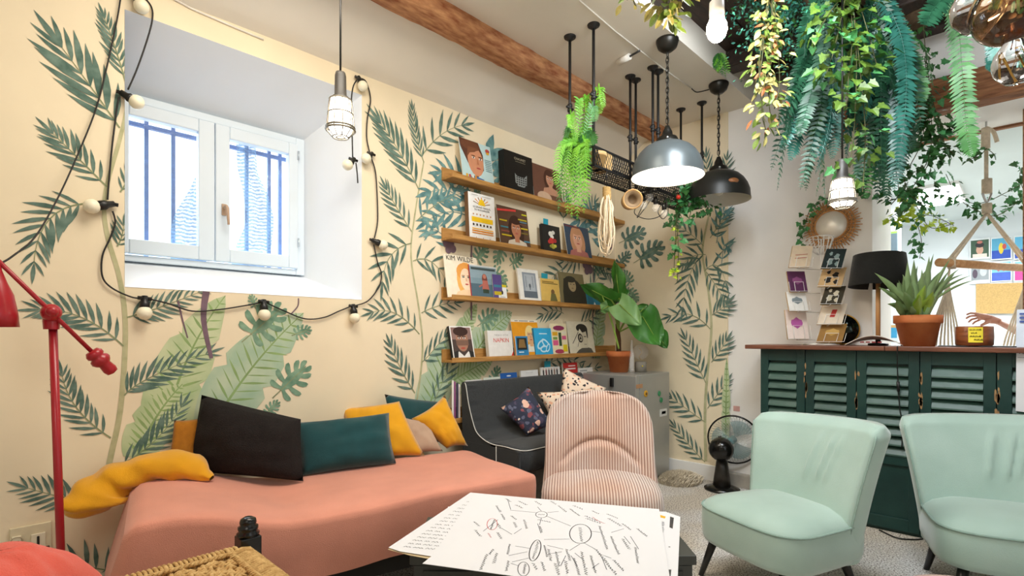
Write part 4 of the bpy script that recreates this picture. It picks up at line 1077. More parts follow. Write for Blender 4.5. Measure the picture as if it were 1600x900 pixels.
for p_, t_ in (((760, 245), (768, 218)), ((762, 250), (780, 236)), ((766, 262), (784, 256)), ((768, 272), (784, 270)), ((770, 290), (778, 280))):
    mb = MB(); a = WL.at(*p_); b_ = WL.at(*t_); blade(mb, WL, a, (b_ - a).normalized(), (b_ - a).length * 1.3, (b_ - a).length * 0.55, nextoff()); mb.build('painted_leaf', leaf_b, wall_left)

# far wall
stem(WB, [(1118, 300), (1106, 345), (1098, 395), (1106, 445), (1112, 510), (1106, 580), (1102, 640), (1103, 720)], 0.014, 0.024)
frond(WB, (1098, 400), (1078, 430), (1067, 482), 14, 32, 55); frond(WB, (1101, 424), (1120, 415), (1134, 440), 8, 28, 60)
frond(WB, (1110, 514), (1080, 492), (1048, 494), 13, 30, 55); frond(WB, (1113, 492), (1124, 485), (1136, 474), 6, 28, 55)
frond(WB, (1103, 598), (1088, 565), (1072, 530), 12, 30, 48); frond(WB, (1112, 566), (1124, 550), (1135, 533), 7, 28, 48)
frond(WB, (1103, 660), (1075, 640), (1050, 622), 12, 30, 50); frond(WB, (1106, 638), (1120, 618), (1134, 598), 8, 28, 46)
frond(WB, (1102, 722), (1078, 696), (1056, 668), 11, 26, 48); frond(WB, (1100, 385), (1082, 368), (1064, 356), 9, 28, 50)
frond(WB, (1103, 398), (1085, 400), (1068, 412), 8, 26, 55); frond(WB, (1112, 302), (1106, 272), (1104, 246), 11, 26, 42); frond(WB, (1110, 372), (1124, 352), (1136, 338), 7, 24, 50)
frond(WB, (1118, 300), (1130, 275), (1136, 250), 7, 24, 50); frond(WB, (1104, 425), (1118, 445), (1133, 470), 0 + 6, 24, 50)
blob_palm(WB, (1120, 380), (1134, 330), 7, 22); blob_palm(WB, (1128, 412), (1136, 386), 5, 20)
for b_, t_ in (((976, 376), (1006, 362)), ((1000, 405), (1034, 384)), ((968, 412), (984, 396)), ((985, 442), (975, 425)), ((974, 470), (984, 452)), ((985, 455), (996, 470)), ((970, 470), (966, 440))): monstera(WB, b_, t_, leaf_g if b_[0] % 2 else leaf_d)
banana(WB, (1134, 690), (1136, 560), 14, leaf_l, 0.0)
flush_text()
# ================================================================ PICTURE LEDGES AND WHAT STANDS ON THEM
oak = mat('oak', '#9C6D33', 0.55, col2='#C4924F', scale=5, stretch=(1.2, 12, 12), bump=0.15, bscale=30)
LZ = [2.169, 1.778, 1.392, 0.989, 0.602]       # underside of each ledge
LX0, LX1 = 2.13, 4.13
LY = 2.615                                      # front face
wordnum = ['topmost', 'second', 'third', 'fourth', 'lowest']
for k, z in enumerate(LZ):
    LX1 = 3.50 if k == 4 else 4.13
    t = thing('picture_ledge', ['topmost oak picture ledge holding a blue portrait sleeve', 'oak picture ledge holding a white cookbook with a yellow sun', 'oak picture ledge holding the sleeve lettered KIM WILDE', 'oak picture ledge holding the white book lettered NAPKIN', 'lowest oak picture ledge half hidden behind the grey sofa'][k], 'shelf', ((LX0 + LX1) / 2, W, z), 0, 'picture ledges on the mural wall')
    MB().box((LX0, LY, z), (LX1, W, z + 0.016)).build('shelf_board', oak, t, world=True, bevel=0.002)
    MB().box((LX0, LY - 0.012, z), (LX1, LY, z + 0.032)).build('front_lip', oak, t, world=True, bevel=0.003)
    MB().box((LX0, W - 0.014, z + 0.016), (LX1, W, z + 0.085)).build('back_rail', oak, t, world=True, bevel=0.002)

class Cover:
    """flat print on the front of a book: unit coordinates, x to the right, y up"""
    def __init__(s, o, w, h, M): s.o = o; s.w = w; s.h = h; s.M = M; s.mb = MB(); s.mats = []; s.off = 0.0004
    def mi(s, col):
        m = cm(col, 0.5)
        if m not in s.mats: s.mats.append(m)
        return s.mats.index(m)
    def poly(s, pts, col):
        s.off += 0.00012
        s.mb.poly([s.M @ Vector((x * s.w, y * s.h, s.off)) for x, y in pts], s.mi(col)); return s
    def rect(s, x0, y0, x1, y1, col): return s.poly([(x0, y0), (x1, y0), (x1, y1), (x0, y1)], col)
    def ell(s, x, y, rx, ry, col, n=18, a0=0, a1=6.2832, rot=0):
        P = []
        for k in range(n):
            t = a0 + (a1 - a0) * k / (n - (0 if a1 - a0 > 6.28 else 1)); dx, dy = rx * math.cos(t), ry * math.sin(t)
            P.append((x + dx * math.cos(rot) - dy * math.sin(rot), y + dx * math.sin(rot) + dy * math.cos(rot)))
        return s.poly(P, col)
    def text(s, t, x, y, size, col):
        text(t, 'lettering', s.o, s.M @ Matrix.Translation((x * s.w, y * s.h, s.off + 0.0006)), size * s.h, cm(col, 0.5)); return s
    def portrait(s, x, y, k, hair, skin, top, dark='#3A2A24', lips='#B0524A', long=True, beard=None):
        """a generic painted face"""
        if long: s.ell(x, y - 0.10 * k, 0.30 * k, 0.46 * k, hair)
        s.ell(x, y + 0.04 * k, 0.265 * k, 0.34 * k, hair)
        s.poly([(x - 0.42 * k, y - 0.62 * k), (x + 0.42 * k, y - 0.62 * k), (x + 0.34 * k, y - 0.40 * k), (x, y - 0.30 * k), (x - 0.34 * k, y - 0.40 * k)], top)
        s.rect(x - 0.09 * k, y - 0.42 * k, x + 0.09 * k, y - 0.12 * k, skin)
        s.ell(x, y - 0.04 * k, 0.185 * k, 0.265 * k, skin)
        s.ell(x, y + 0.20 * k, 0.20 * k, 0.10 * k, hair)
        for e in (-1, 1):
            s.ell(x + e * 0.08 * k, y + 0.0 * k, 0.045 * k, 0.022 * k, '#EFE6DC'); s.ell(x + e * 0.08 * k, y, 0.02 * k, 0.022 * k, dark)
            s.ell(x + e * 0.08 * k, y + 0.045 * k, 0.055 * k, 0.010 * k, dark)
        s.poly([(x - 0.012 * k, y), (x + 0.02 * k, y), (x + 0.035 * k, y - 0.10 * k), (x - 0.03 * k, y - 0.10 * k)], beard or lips if beard else hair if False else '#C08A70')
        s.ell(x, y - 0.165 * k, 0.062 * k, 0.020 * k, lips)
        return s
    def done(s):
        if s.mb.f:
            o = s.mb.build('cover_print', s.mats, s.o); o['kind'] = 'stuff'
def book(u0, u1, vtop, ledge, label, col, th=0.012, cat='book', name='book', edge=None, lean=0.035, yoff=0.0, group='books and sleeves on the ledges', spine=None, lift=0):
    """stands on a ledge: pixel columns of its lower corners and pixel row of its top left corner"""
    z = LZ[ledge] + 0.0165 + lift
    yb = LY + 0.020 + yoff
    x0 = PY(u0, 0, yb).x; x1 = PY(u1, 0, yb).x; h = PY((u0 + 0.0), vtop, yb + lean * 0.5).z - z
    w = x1 - x0
    ang = math.asin(min(0.5, lean / h))
    t = thing(name, label, cat, (x0, yb, z), 0, group)
    M = Matrix.Rotation(R(90) - ang, 4, 'X')              # x right, y up the cover, z out of the cover towards the room
    body = MB()
    body.box((0, 0, -th), (w, h, -0.0012), 0, M).box((0, 0, -0.0012), (w, h, 0), 1, M)
    body.build('book_block', [cm(edge or '#E6E0D2', 0.7), cm(col, 0.4)], t)
    if spine: MB().box((-0.002, 0, -th), (0.0, h, 0.0005), 0, M).build('spine', cm(spine, 0.5), t)
    return Cover(t, w, h, M)

# topmost ledge
c = book(724, 773, 212, 0, 'record sleeve with a short haired face on pale blue', '#BCD6D6', 0.005, 'record sleeve', 'record_sleeve', lean=0.05)
c.poly([(0.0, 1), (0.60, 1), (0.72, .72), (.70, .35), (.45, .1), (.2, .45), (.02, .8)], '#5A3320')
c.ell(.46, .52, .25, .36, '#C98A66'); c.ell(.34, .88, .30, .12, '#6B3E24'); c.poly([(.18, .55), (.26, .85), (.6, .84), (.45, .74), (.3, .7)], '#7A4A2C')
for e in (.40, .62): c.ell(e, .60, .05, .022, '#EFE2D6'); c.ell(e, .60, .022, .022, '#3B4A4A'); c.ell(e, .645, .07, .012, '#4A2A1A')
c.ell(.53, .36, .07, .02, '#A8483E'); c.poly([(.5, .58), (.54, .58), (.56, .45), (.49, .45)], '#B5734F')
c.poly([(.15, 0), (.75, 0), (.66, .12), (.3, .16)], '#3F6EA0')
for k in range(4): c.rect(.10 + .09 * k, .04, .16 + .09 * k, .16, ['#D8A41E', '#B8352C', '#E9E3D0', '#C98A2A'][k])
for k in range(7): c.rect(.76, .62 - .045 * k, .97, .632 - .045 * k, '#4F6E74')
c.ell(.88, .86, .07, .05, '#B5483C'); c.ell(.88, .80, .05, .03, '#D8A41E'); c.done()
c = book(790, 834, 232, 0, 'thick black book lettered CHAUMET with a lace cat face', '#14120F', 0.055, edge='#0F0E0C', lean=0.02)
c.text('CHAUMET', .55, .86, .085, '#B9AE92'); c.rect(.38, .79, .74, .80, '#8C846E')
c.poly([(.35, .50), (.42, .44), (.68, .44), (.78, .52), (.76, .26), (.66, .20), (.45, .20), (.36, .28)], '#8F938F')
for k in range(5):
    for q in range(4): c.ell(.42 + .075 * k, .25 + .055 * q, .028, .018, '#14120F', 6)
c.done()
MB().box((0.05, 0.035, 0.0), (0.07, 0.04, 0.02)).build('bookmark', cm('#D2415A'), c.o)
c = book(836, 880, 252, 0, 'brown record sleeve with a faded seated woman behind the fern', '#6B4636', 0.005, 'record sleeve', 'record_sleeve', lean=0.05)
c.portrait(.62, .68, .72, '#4A2A1C', '#C08A6C', '#B8876A'); c.ell(.35, .12, .25, .16, '#C9A88A'); c.done()
# second ledge
c = book(734, 775, 298, 1, 'white cookbook with an orange and yellow sun pattern', '#F1F0EC', 0.035, edge='#8C6A48', lean=0.02, spine='#7A5636')
for k in range(7):
    a = R(20 + k * 23.3); q = 0.17
    c.poly([(.5 + .13 * math.cos(a - .09), .76 + .065 * math.sin(a - .09)), (.5 + .34 * math.cos(a - .05), .76 + q * math.sin(a - .05)), (.5 + .34 * math.cos(a + .05), .76 + q * math.sin(a + .05)), (.5 + .13 * math.cos(a + .09), .76 + .065 * math.sin(a + .09))], '#E08A1E' if k % 2 else '#8C5A2C')
c.poly([(.36, .76), (.64, .76), (.58, .86), (.5, .90), (.42, .86)], '#F2C619')
c.text('LE GRAND MANUEL', .5, .71, .055, '#2A2420'); c.text('DU BOULANGER', .5, .655, .055, '#2A2420')
for k in range(6): c.poly([(.14 + .13 * k, .57), (.20 + .13 * k, .57), (.17 + .13 * k, .53)], '#B8762A')
c.rect(.10, .40, .90, .50, '#F2C619')
for k in range(6): c.rect(.13 + .13 * k, .32, .19 + .13 * k, .365, '#3A2A1A')
c.rect(.10, .20, .90, .23, '#E08A1E'); c.rect(.10, .25, .90, .27, '#F2B21E'); c.rect(.10, .16, .90, .18, '#E08A1E')
for k in range(3): c.ell(.24 + .26 * k, .08, .012, .012, '#8C5A2C', 8)
c.rect(.12, .95, .36, .957, '#9A9A96'); c.rect(.5, .945, .86, .952, '#9A9A96'); c.done()
c = book(783, 830, 318, 1, 'brown magazine with a long haired woman and yellow headlines', '#5A3F2E', 0.006, 'magazine', 'magazine', lean=0.05)
c.portrait(.56, .50, .85, '#3A1F12', '#B87A58', '#D9CDBA')
c.poly([(0, .90), (.62, .97), (.62, .92), (0, .85)], '#D8423A')
for (x0, y0, x1, cl_) in ((.04, .62, .28, '#C9B21E'), (.66, .72, .96, '#B8A82A'), (.70, .60, .95, '#6B4A38'), (.72, .50, .96, '#C9B21E'), (.05, .46, .30, '#3F7E8C'), (.06, .36, .32, '#8C4A3A'), (.72, .38, .95, '#7A6A2A'), (.06, .26, .38, '#C9B21E'), (.78, .18, .98, '#4A8FA8'), (.70, .66, .95, '#5A7A88'), (.8, .86, .97, '#C9C21E')): c.rect(x0, y0, x1, y0 + .035, cl_)
c.done()
c = book(850, 877, 349, 1, 'small black book with a red rose bouquet and a teal tab', '#191A1A', 0.03, edge='#121212', lean=0.02)
for x, y, r, cl_ in ((.45, .70, .13, '#D8D4C8'), (.60, .76, .10, '#C9C5BA'), (.52, .60, .10, '#E2DED2'), (.48, .47, .15, '#C2352F'), (.66, .48, .11, '#A82A2A'), (.36, .42, .10, '#B8302C'), (.55, .28, .13, '#A8A23A'), (.68, .30, .08, '#C9C24A'), (.42, .27, .08, '#8C8A34')): c.ell(x, y, r, r * .7, cl_, 10)
c.done()
MB().box((0.03, 0.03, c.h - 0.005), (0.085, 0.034, c.h + 0.045)).build('sticky_tab', cm('#1E97AC'), c.o)
c = book(888, 926, 348, 1, 'blue record sleeve with a blonde woman at the rope coil', '#2C4258', 0.005, 'record sleeve', 'record_sleeve', lean=0.05)
c.portrait(.48, .62, 1.0, '#C08A62', '#D9A284', '#B06A62'); c.rect(0, .93, .6, .97, '#6B3A3A'); c.done()
# third ledge
c = book(700, 752, 395, 2, 'cream record sleeve lettered KIM WILDE with a pale blonde face', '#F2E6CE', 0.005, 'record sleeve', 'record_sleeve', lean=0.05)
c.ell(.62, .42, .30, .44, '#F0B45E'); c.ell(.60, .62, .27, .22, '#E8A04A'); c.ell(.60, .44, .175, .27, '#F7DCBC')
for e in (.52, .68): c.ell(e, .50, .042, .016, '#4A5A5A'); c.ell(e, .535, .055, .010, '#9A6A3A')
c.ell(.60, .33, .05, .017, '#B83A34'); c.poly([(.2, 0), (.95, 0), (.85, .16), (.68, .2), (.5, .2), (.3, .14)], '#F3D2A8'); c.poly([(.585, .48), (.61, .48), (.625, .40), (.575, .40)], '#E0B48C')
c.text('KIM WILDE', .47, .92, .165, '#1C1814'); c.done()
c = book(738, 780, 412, 2, 'magazine with a red spine and a wading figure on blue water', '#8FA7B4', 0.008, 'magazine', 'magazine', lean=0.035, yoff=-0.010, spine='#A8283A')
c.rect(0, 0, 1, .45, '#4F6A78'); c.rect(0, .45, 1, .62, '#7E99A6'); c.rect(.05, .86, .95, .93, '#3E4E4E')
c.ell(.52, .60, .10, .16, '#7A3E34'); c.poly([(.40, .28), (.66, .28), (.62, .56), (.44, .56)], '#B5685A'); c.ell(.52, .68, .06, .07, '#C07A66'); c.rect(.42, .18, .64, .30, '#2E4030'); c.poly([(.28, .38), (.44, .46), (.44, .42), (.3, .34)], '#B5685A')
c.rect(0, .96, 1, 1, '#D8DCDC'); c.done()
c = book(772, 786, 428, 2, 'small purple leaflet standing in front of the magazine', '#5A4A8C', 0.004, 'leaflet', 'leaflet', lean=0.02, yoff=-0.016)
c.rect(.1, .2, .9, .34, '#C9B21E'); c.rect(.1, .5, .9, .6, '#3A7E9A'); c.done()
c = book(780, 793, 444, 2, 'narrow white bookmark card with a yellow heading on the ledge', '#EDEFEF', 0.003, 'card', 'card', lean=0.015, yoff=-0.017)
c.rect(0, .84, 1, 1, '#D8C81E'); c.ell(.45, .5, .12, .14, '#2A2A2E', 9); c.rect(.2, .2, .8, .23, '#8A8A8A'); c.done()
c = book(814, 846, 418, 2, 'white framed print of a grey interior on the ledge', '#EEEDE8', 0.014, 'picture', 'framed_print', lean=0.04)
c.rect(.20, .14, .86, .90, '#8E98A4'); c.rect(.20, .14, .86, .34, '#5E6874'); c.rect(.28, .34, .78, .84, '#AEB7C0'); c.rect(.34, .45, .37, .8, '#77828E'); c.rect(.66, .45, .69, .8, '#77828E'); c.ell(.52, .5, .05, .07, '#4A545E', 8); c.rect(.5, .38, .54, .46, '#4A545E'); c.done()
c = book(847, 876, 434, 2, 'small yellow book with a seated figure and teal tab', '#DDB962', 0.02, lean=0.02)
c.ell(.62, .48, .10, .11, '#7A5A3A'); c.poly([(.45, .12), (.85, .12), (.75, .42), (.52, .42)], '#6E6A3E'); c.rect(.08, .80, .92, .83, '#6A5A2A'); c.rect(.08, .86, .7, .90, '#8C6A2A'); c.rect(.0, 0, 1, .12, '#B08A3A'); c.done()
MB().box((0.03, 0.03, c.h - 0.005), (0.10, 0.034, c.h + 0.04)).build('sticky_tab', cm('#1E97AC'), c.o)
c = book(878, 918, 423, 2, 'olive record sleeve with a long haired figure in shadow', '#7C7250', 0.005, 'record sleeve', 'record_sleeve', lean=0.05)
c.poly([(.1, 0), (1, 0), (1, .45), (.75, .75), (.45, .9), (.2, .8), (.12, .4)], '#2C2A20'); c.ell(.50, .62, .15, .20, '#A89672'); c.ell(.46, .80, .2, .1, '#2C2A20')
for e in (.45, .57): c.ell(e, .65, .03, .012, '#2A2418')
c.ell(.5, .53, .04, .012, '#6B4A3A'); c.done()
c = book(917, 942, 455, 2, 'teal book with a large white letter K', '#1387A8', 0.02, lean=0.03)
c.poly([(.08, .0), (.30, .0), (.5, .35), (.42, .9), (.2, .9)], '#0F6E92'); c.poly([(.42, .05), (.62, .05), (.52, .34)], '#EAF2F2'); c.poly([(.55, .95), (.75, .9), (.62, .7)], '#EAF2F2'); c.done()
# fourth ledge
c = book(709, 743, 508, 3, 'black edged book with a collaged man in a white collar', '#F0EEE8', 0.02, edge='#1A1816', lean=0.05, spine='#1A1816')
c.rect(.05, .04, .95, .96, '#4A3A34'); c.rect(.05, .6, .95, .96, '#8E7068'); c.ell(.5, .58, .28, .34, '#A87A62'); c.ell(.48, .84, .34, .14, '#3A2018')
for e in (.38, .60): c.ell(e, .64, .07, .025, '#E8E0D8'); c.ell(e, .64, .028, .025, '#2A2A2A'); c.rect(e - .09, .675, e + .09, .70, '#2A1A14')
c.rect(.22, .42, .78, .58, '#7A5A4A'); c.ell(.5, .34, .10, .025, '#B54A38'); c.poly([(.1, .04), (.9, .04), (.72, .25), (.5, .10), (.28, .25)], '#E9E6DE'); c.poly([(.05, .04), (.22, .04), (.26, .28), (.05, .22)], '#22201E'); c.poly([(.95, .04), (.78, .04), (.74, .28), (.95, .22)], '#22201E'); c.done()
c = book(765, 803, 516, 3, 'white book lettered NAPKIN in red beside the orange sleeve', '#E9E6E1', 0.03, edge='#D8D2C6', lean=0.025)
c.text('THE BACK OF THE', .55, .83, .085, '#A9A7A4'); c.text('NAPKIN', .53, .64, .22, '#D8402F'); c.poly([(.86, 0), (1, 0), (1, .24)], '#D8402F'); c.done()
c = book(806, 847, 498, 3, 'orange record sleeve with a blond head behind the blue books', '#E39A1C', 0.005, 'record sleeve', 'record_sleeve', lean=0.055)
c.rect(0, .94, 1, 1, '#F0E8D8'); c.rect(.14, .962, .26, .978, '#3A2A1A').rect(.30, .960, .64, .976, '#3A2A1A').rect(.70, .958, .88, .974, '#3A2A1A'); c.portrait(.66, .58, .72, '#E9CF8A', '#D9A878', '#E0DCCB', long=False); c.done()
c = book(808, 827, 525, 3, 'small blue booklet showing a car window', '#2A83B8', 0.004, 'booklet', 'booklet', lean=0.02, yoff=-0.014, spine='#E8E8E8')
c.rect(.1, .35, .9, .92, '#1E2428'); c.poly([(.2, .45), (.8, .45), (.7, .85), (.3, .85)], '#8A6A3A'); c.rect(.2, .22, .6, .27, '#DCE8F0'); c.done()
c = book(838, 865, 512, 3, 'bright blue book with white intertwined loops', '#2AA3D6', 0.022, edge='#1A6E94', lean=0.03, yoff=-0.008)
c.rect(.28, .785, .74, .815, '#E4F3FA')
for (x, y, rx, ry, ro) in ((.35, .42, .26, .14, .5), (.62, .44, .27, .13, -.6), (.5, .26, .24, .12, .1), (.72, .3, .18, .1, .9)): c.ell(x, y, rx, ry, '#BFE2F2', 18, rot=ro); c.ell(x, y, rx * .70, ry * .55, '#2AA3D6', 18, rot=ro)
c.done()
c = book(864, 889, 505, 3, 'collage covered booklet in pink yellow and green', '#E9DDB8', 0.01, lean=0.03)
c.ell(.5, .86, .36, .08, '#8C2A5A', 10); c.rect(.08, .62, .4, .74, '#D8A41E'); c.rect(.45, .3, .62, .72, '#2E4A2A'); c.rect(.65, .5, .92, .62, '#D85A8A'); c.rect(.08, .32, .4, .48, '#D85A8A'); c.ell(.45, .13, .3, .07, '#A83A5A', 10); c.rect(.68, .12, .95, .34, '#D8C21E'); c.rect(.1, .5, .36, .58, '#7A9A4A'); c.rect(.66, .68, .92, .76, '#E8E2D0'); c.rect(.0, .0, .5, .05, '#5A8A4A'); c.done()
c = book(892, 931, 501, 3, 'black and white drawing of a man covering one eye', '#DAD3BE', 0.005, 'print', 'art_print', lean=0.05)
c.poly([(.15, 0), (.95, 0), (.85, .18), (.6, .25), (.35, .15)], '#55524A'); c.poly([(.42, .2), (.72, .2), (.78, .5), (.72, .78), (.48, .80), (.40, .5)], '#CFC7B0'); c.ell(.56, .80, .22, .13, '#1E1C1A'); c.poly([(.70, .8), (.79, .8), (.77, .5), (.74, .5)], '#1E1C1A'); c.poly([(.10, .35), (.48, .78), (.56, .66), (.40, .30), (.22, .22)], '#DED7C4')
c.ell(.46, .50, .10, .14, '#1E1C1A'); c.ell(.47, .50, .06, .09, '#CFC7B0'); c.ell(.47, .49, .03, .045, '#1E1C1A'); c.rect(.60, .53, .70, .555, '#2A2826'); c.rect(.58, .30, .68, .315, '#3A3834'); c.poly([(.12, .34), (.14, .33), (.42, .68), (.40, .69)], '#3A3834'); c.poly([(.3, .24), (.32, .24), (.50, .60), (.48, .6)], '#3A3834'); c.done()
# lowest ledge, behind the sofa
for k, (u, cl_, lb) in enumerate(((712, '#EDE9E2', 'thin white magazine at the end of the lowest ledge'), (715, '#8A4A7A', 'purple magazine standing in the lowest ledge'), (719, '#3E3A52', 'dark violet magazine in the lowest ledge'), (722, '#EEEAE6', 'white magazine beside the dark violet one'))):
    x = PY(u, 600, 2.65).x
    t = thing('magazine', lb, 'magazine', (x, 2.68, LZ[4] + 0.0165), R(-38), 'magazines stood on the lowest ledge')
    MB().box((-0.007, -0.075, 0), (0.005, 0.0, 0.255 - 0.01 * k)).build('magazine_body', cm(cl_), t)
c = book(732, 757, 594, 4, 'wide white magazine just behind the sofa back', '#ECE9E4', 0.006, 'magazine', 'magazine', lean=0.03); c.rect(.1, .9, .6, .93, '#8A8A8A'); c.done()
c = book(760, 788, 590, 4, 'pale green leaflet behind the sofa back', '#DDE3D4', 0.004, 'leaflet', 'leaflet', lean=0.03); c.rect(.1, .88, .7, .91, '#9AAA9A'); c.done()
c = book(786, 812, 583, 4, 'blue card pack behind the sofa back', '#1F5FAE', 0.012, 'card pack', 'card_pack', lean=0.03); c.ell(.5, .92, .14, .02, '#E4ECF4', 10); c.rect(.34, .83, .70, .85, '#E4ECF4').rect(.38, .80, .66, .818, '#E4ECF4'); c.rect(.2, .72, .26, .76, '#E4ECF4'); c.done()
c = book(818, 845, 579, 4, 'plain white notebook behind the sofa back', '#EAE8E6', 0.014, 'notebook', 'notebook', lean=0.03); c.rect(.3, .93, .7, .94, '#C9C7C4'); c.done()
c = book(849, 879, 574, 4, 'white fashion booklet with small figures and a teal tab', '#E6E2DC', 0.012, 'booklet', 'booklet', lean=0.03)
for k in range(6): c.rect(.10 + .14 * k, .72, .17 + .14 * k, .93, ['#2A2A2E', '#7A3A3A', '#4A4A52', '#1E1E22', '#8A6A5A', '#2A2A2E'][k]); c.ell(.135 + .14 * k, .95, .025, .02, '#C99A7A', 8)
c.done(); MB().box((0.05, 0.03, c.h - 0.005), (0.12, 0.034, c.h + 0.045)).build('sticky_tab', cm('#1E97AC'), c.o)
c = book(884, 906, 567, 4, 'red book with white lettering behind the cream cushion', '#C4302C', 0.016, edge='#E8E0D4', lean=0.03); c.rect(.36, .905, .86, .935, '#F0D6D0'); c.rect(.10, .83, .86, .865, '#F0E6E0'); c.done()
c = book(908, 930, 575, 4, 'white booklet partly hidden by the cream cushion', '#EDEAE4', 0.006, 'booklet', 'booklet', lean=0.03); c.rect(.1, .9, .6, .93, '#9A9A9A'); c.done()
flush_text()
# ================================================================ HANGING RACKS AND LAMPS
iron = mat('black_iron_pipe', '#171615', 0.5, var=0.2, scale=30)
def rack(name, label, x0, x1):
    t = thing(name, label, 'hanging rack', ((x0 + x1) / 2, 1.84, ZC), 0, 'pipe racks under the ceiling')
    zb_, zt_ = 2.127, 2.235
    for x in (x0, x1):
        for y in (1.756, 1.925):
            p = MB().tube([(x, y, zb_), (x, y, ZC - 0.01)], 0.0085, 10).build('pipe', iron, t, world=True)
            MB().lathe([(0.0, -0.022), (0.016, -0.022), (0.018, -0.010), (0.034, -0.008), (0.036, 0.0), (0.0, 0.0)], (x, y, ZC), 16).build('flange', iron, p, world=True)
            zc = 2.50 if y > 1.8 else 2.52
            MB().lathe([(0.0, -0.022), (0.014, -0.022), (0.015, -0.008), (0.012, -0.004), (0.012, 0.004), (0.015, 0.008), (0.014, 0.022), (0.0, 0.022)], (x, y, zc), 12).tube([(x - 0.03, y, zc), (x + 0.03, y, zc)], 0.007, 8).build('coupling', iron, p, world=True)
    for y in (1.756, 1.925):
        m = MB(); n = 26
        for k in range(n):
            a = x0 + (x1 - x0) * k / n; b = x0 + (x1 - x0) * (k + 1) / n
            for q in range(5):
                za = zb_ + (zt_ - zb_) * q / 5; zb2 = zb_ + (zt_ - zb_) * (q + 1) / 5
                m.tube([(a, y, za), ((a + b) / 2, y, zb2), (b, y, za)] if (q % 2) else [(a, y, zb2), ((a + b) / 2, y, za), (b, y, zb2)], 0.0032, 4, caps=False)
        m.build('mesh_side', iron, t, world=True)['kind'] = 'stuff'
        for z in (zb_, zt_): MB().box((x0, y - 0.004, z - 0.006), (x1, y + 0.004, z + 0.006)).build('side_rail', iron, t, world=True)
    for x in (x0, x1):
        for z in (zb_, zt_): MB().box((x - 0.004, 1.756, z - 0.006), (x + 0.004, 1.925, z + 0.006)).build('end_rail', iron, t, world=True)
    m = MB()
    for k in range(1, 18): xx = x0 + (x1 - x0) * k / 18; m.tube([(xx, 1.756, zb_), (xx, 1.925, zb_)], 0.0022, 4)
    for k in range(1, 6): yy_ = 1.756 + 0.169 * k / 6; m.tube([(x0, yy_, zb_), (x1, yy_, zb_)], 0.0022, 4)
    m.build('wire_bottom', iron, t, world=True)['kind'] = 'stuff'
    return t
rack('pipe_rack', 'black pipe rack with mesh sides carrying the light green fern', 2.46, 3.12)
rack('pipe_rack', 'black pipe rack with mesh sides carrying the trailing ivy', 3.19, 3.85)
# wooden planter on the first rack
o = MB().box((-0.05, -0.045, 0), (0.05, 0.045, 0.11)).build('planter_box', mat('pale_wood', '#C39A62', 0.6, col2='#D9B67E', scale=6, stretch=(8, 8, 1)), bevel=0.004)
o.location = (2.60, 1.80, 2.134); tag(o, 'small pale wood box on the hanging rack behind the fern', 'planter')

# coil of rope
rp = PD(948, 284, 3.06)
t = thing('rope_coil', 'coil of cream rope hanging from the pipe rack', 'rope', (rp.x, rp.y, 2.133))
cream = mat('cream_rope', '#E2CFB0', 0.85, var=0.12, scale=60, bump=0.4, bscale=200)
rr_ = random.Random(4)
rl = MB()
for k in range(13):
    L = rr_.uniform(0.18, 0.40); w = rr_.uniform(0.02, 0.07); ph = rr_.uniform(0, 3.14); z0 = rp.z - 0.05
    pts = []
    for i in range(17):
        a = 2 * math.pi * i / 16
        s_ = math.sin(a); q = (1 - math.cos(a)) / 2
        x = w * s_ * (0.35 + 0.65 * q) + 0.006 * rr_.uniform(-1, 1)
        pts.append((rp.x + x * math.cos(ph) + 0.012 * rr_.uniform(-1, 1) * q, rp.y + x * math.sin(ph), z0 - L * q))
    rl.tube(smoothpath(pts, 2), 0.0046, 5)
rl.build('rope_loops', cream, t, world=True)['kind'] = 'stuff'
wr = MB()
for k in range(12): wr.tube([(rp.x + 0.021 * math.cos(a), rp.y + 0.021 * math.sin(a), rp.z - 0.035 - 0.006 * k + 0.002 * math.sin(a)) for a in [i * 0.5236 for i in range(13)]], 0.004, 5)
wr.build('rope_whipping', mat('jute', '#B9975F', 0.9, var=0.2, scale=60), t, world=True)
MB().tube([(rp.x, rp.y, 2.133), (rp.x, rp.y, rp.z - 0.03)], 0.003, 5).build('hook', iron, t, world=True)

# wooden cup hanging sideways
wc = PD(986, 313, 3.22); t = thing('wooden_cup', 'small wooden cup hung sideways beneath the pipe rack', 'cup', wc)
axc = Vector((-0.72, -0.66, -0.12)).normalized(); Mc = axc.to_track_quat('Z', 'Y').to_matrix()
MB().lathe([(0.0, -0.055), (0.052, -0.055), (0.056, 0.0), (0.060, 0.055), (0.050, 0.055), (0.046, 0.0), (0.040, -0.035), (0.0, -0.035)], (0, 0, 0), 24, 0, Mc).build('cup_body', mat('turned_wood', '#A9814E', 0.5, col2='#C79E66', scale=8), t)
MB().lathe([(0.050, 0.0555), (0.030, 0.0555), (0.030, 0.02), (0.0, 0.02)], (0, 0, 0), 24, 0, Mc).build('rim_disc', cm('#8A7254'), t)
MB().tube([(0, 0, 0.05), (0, 0, 2.127 - wc.z)], 0.003, 5).build('hook', iron, t)

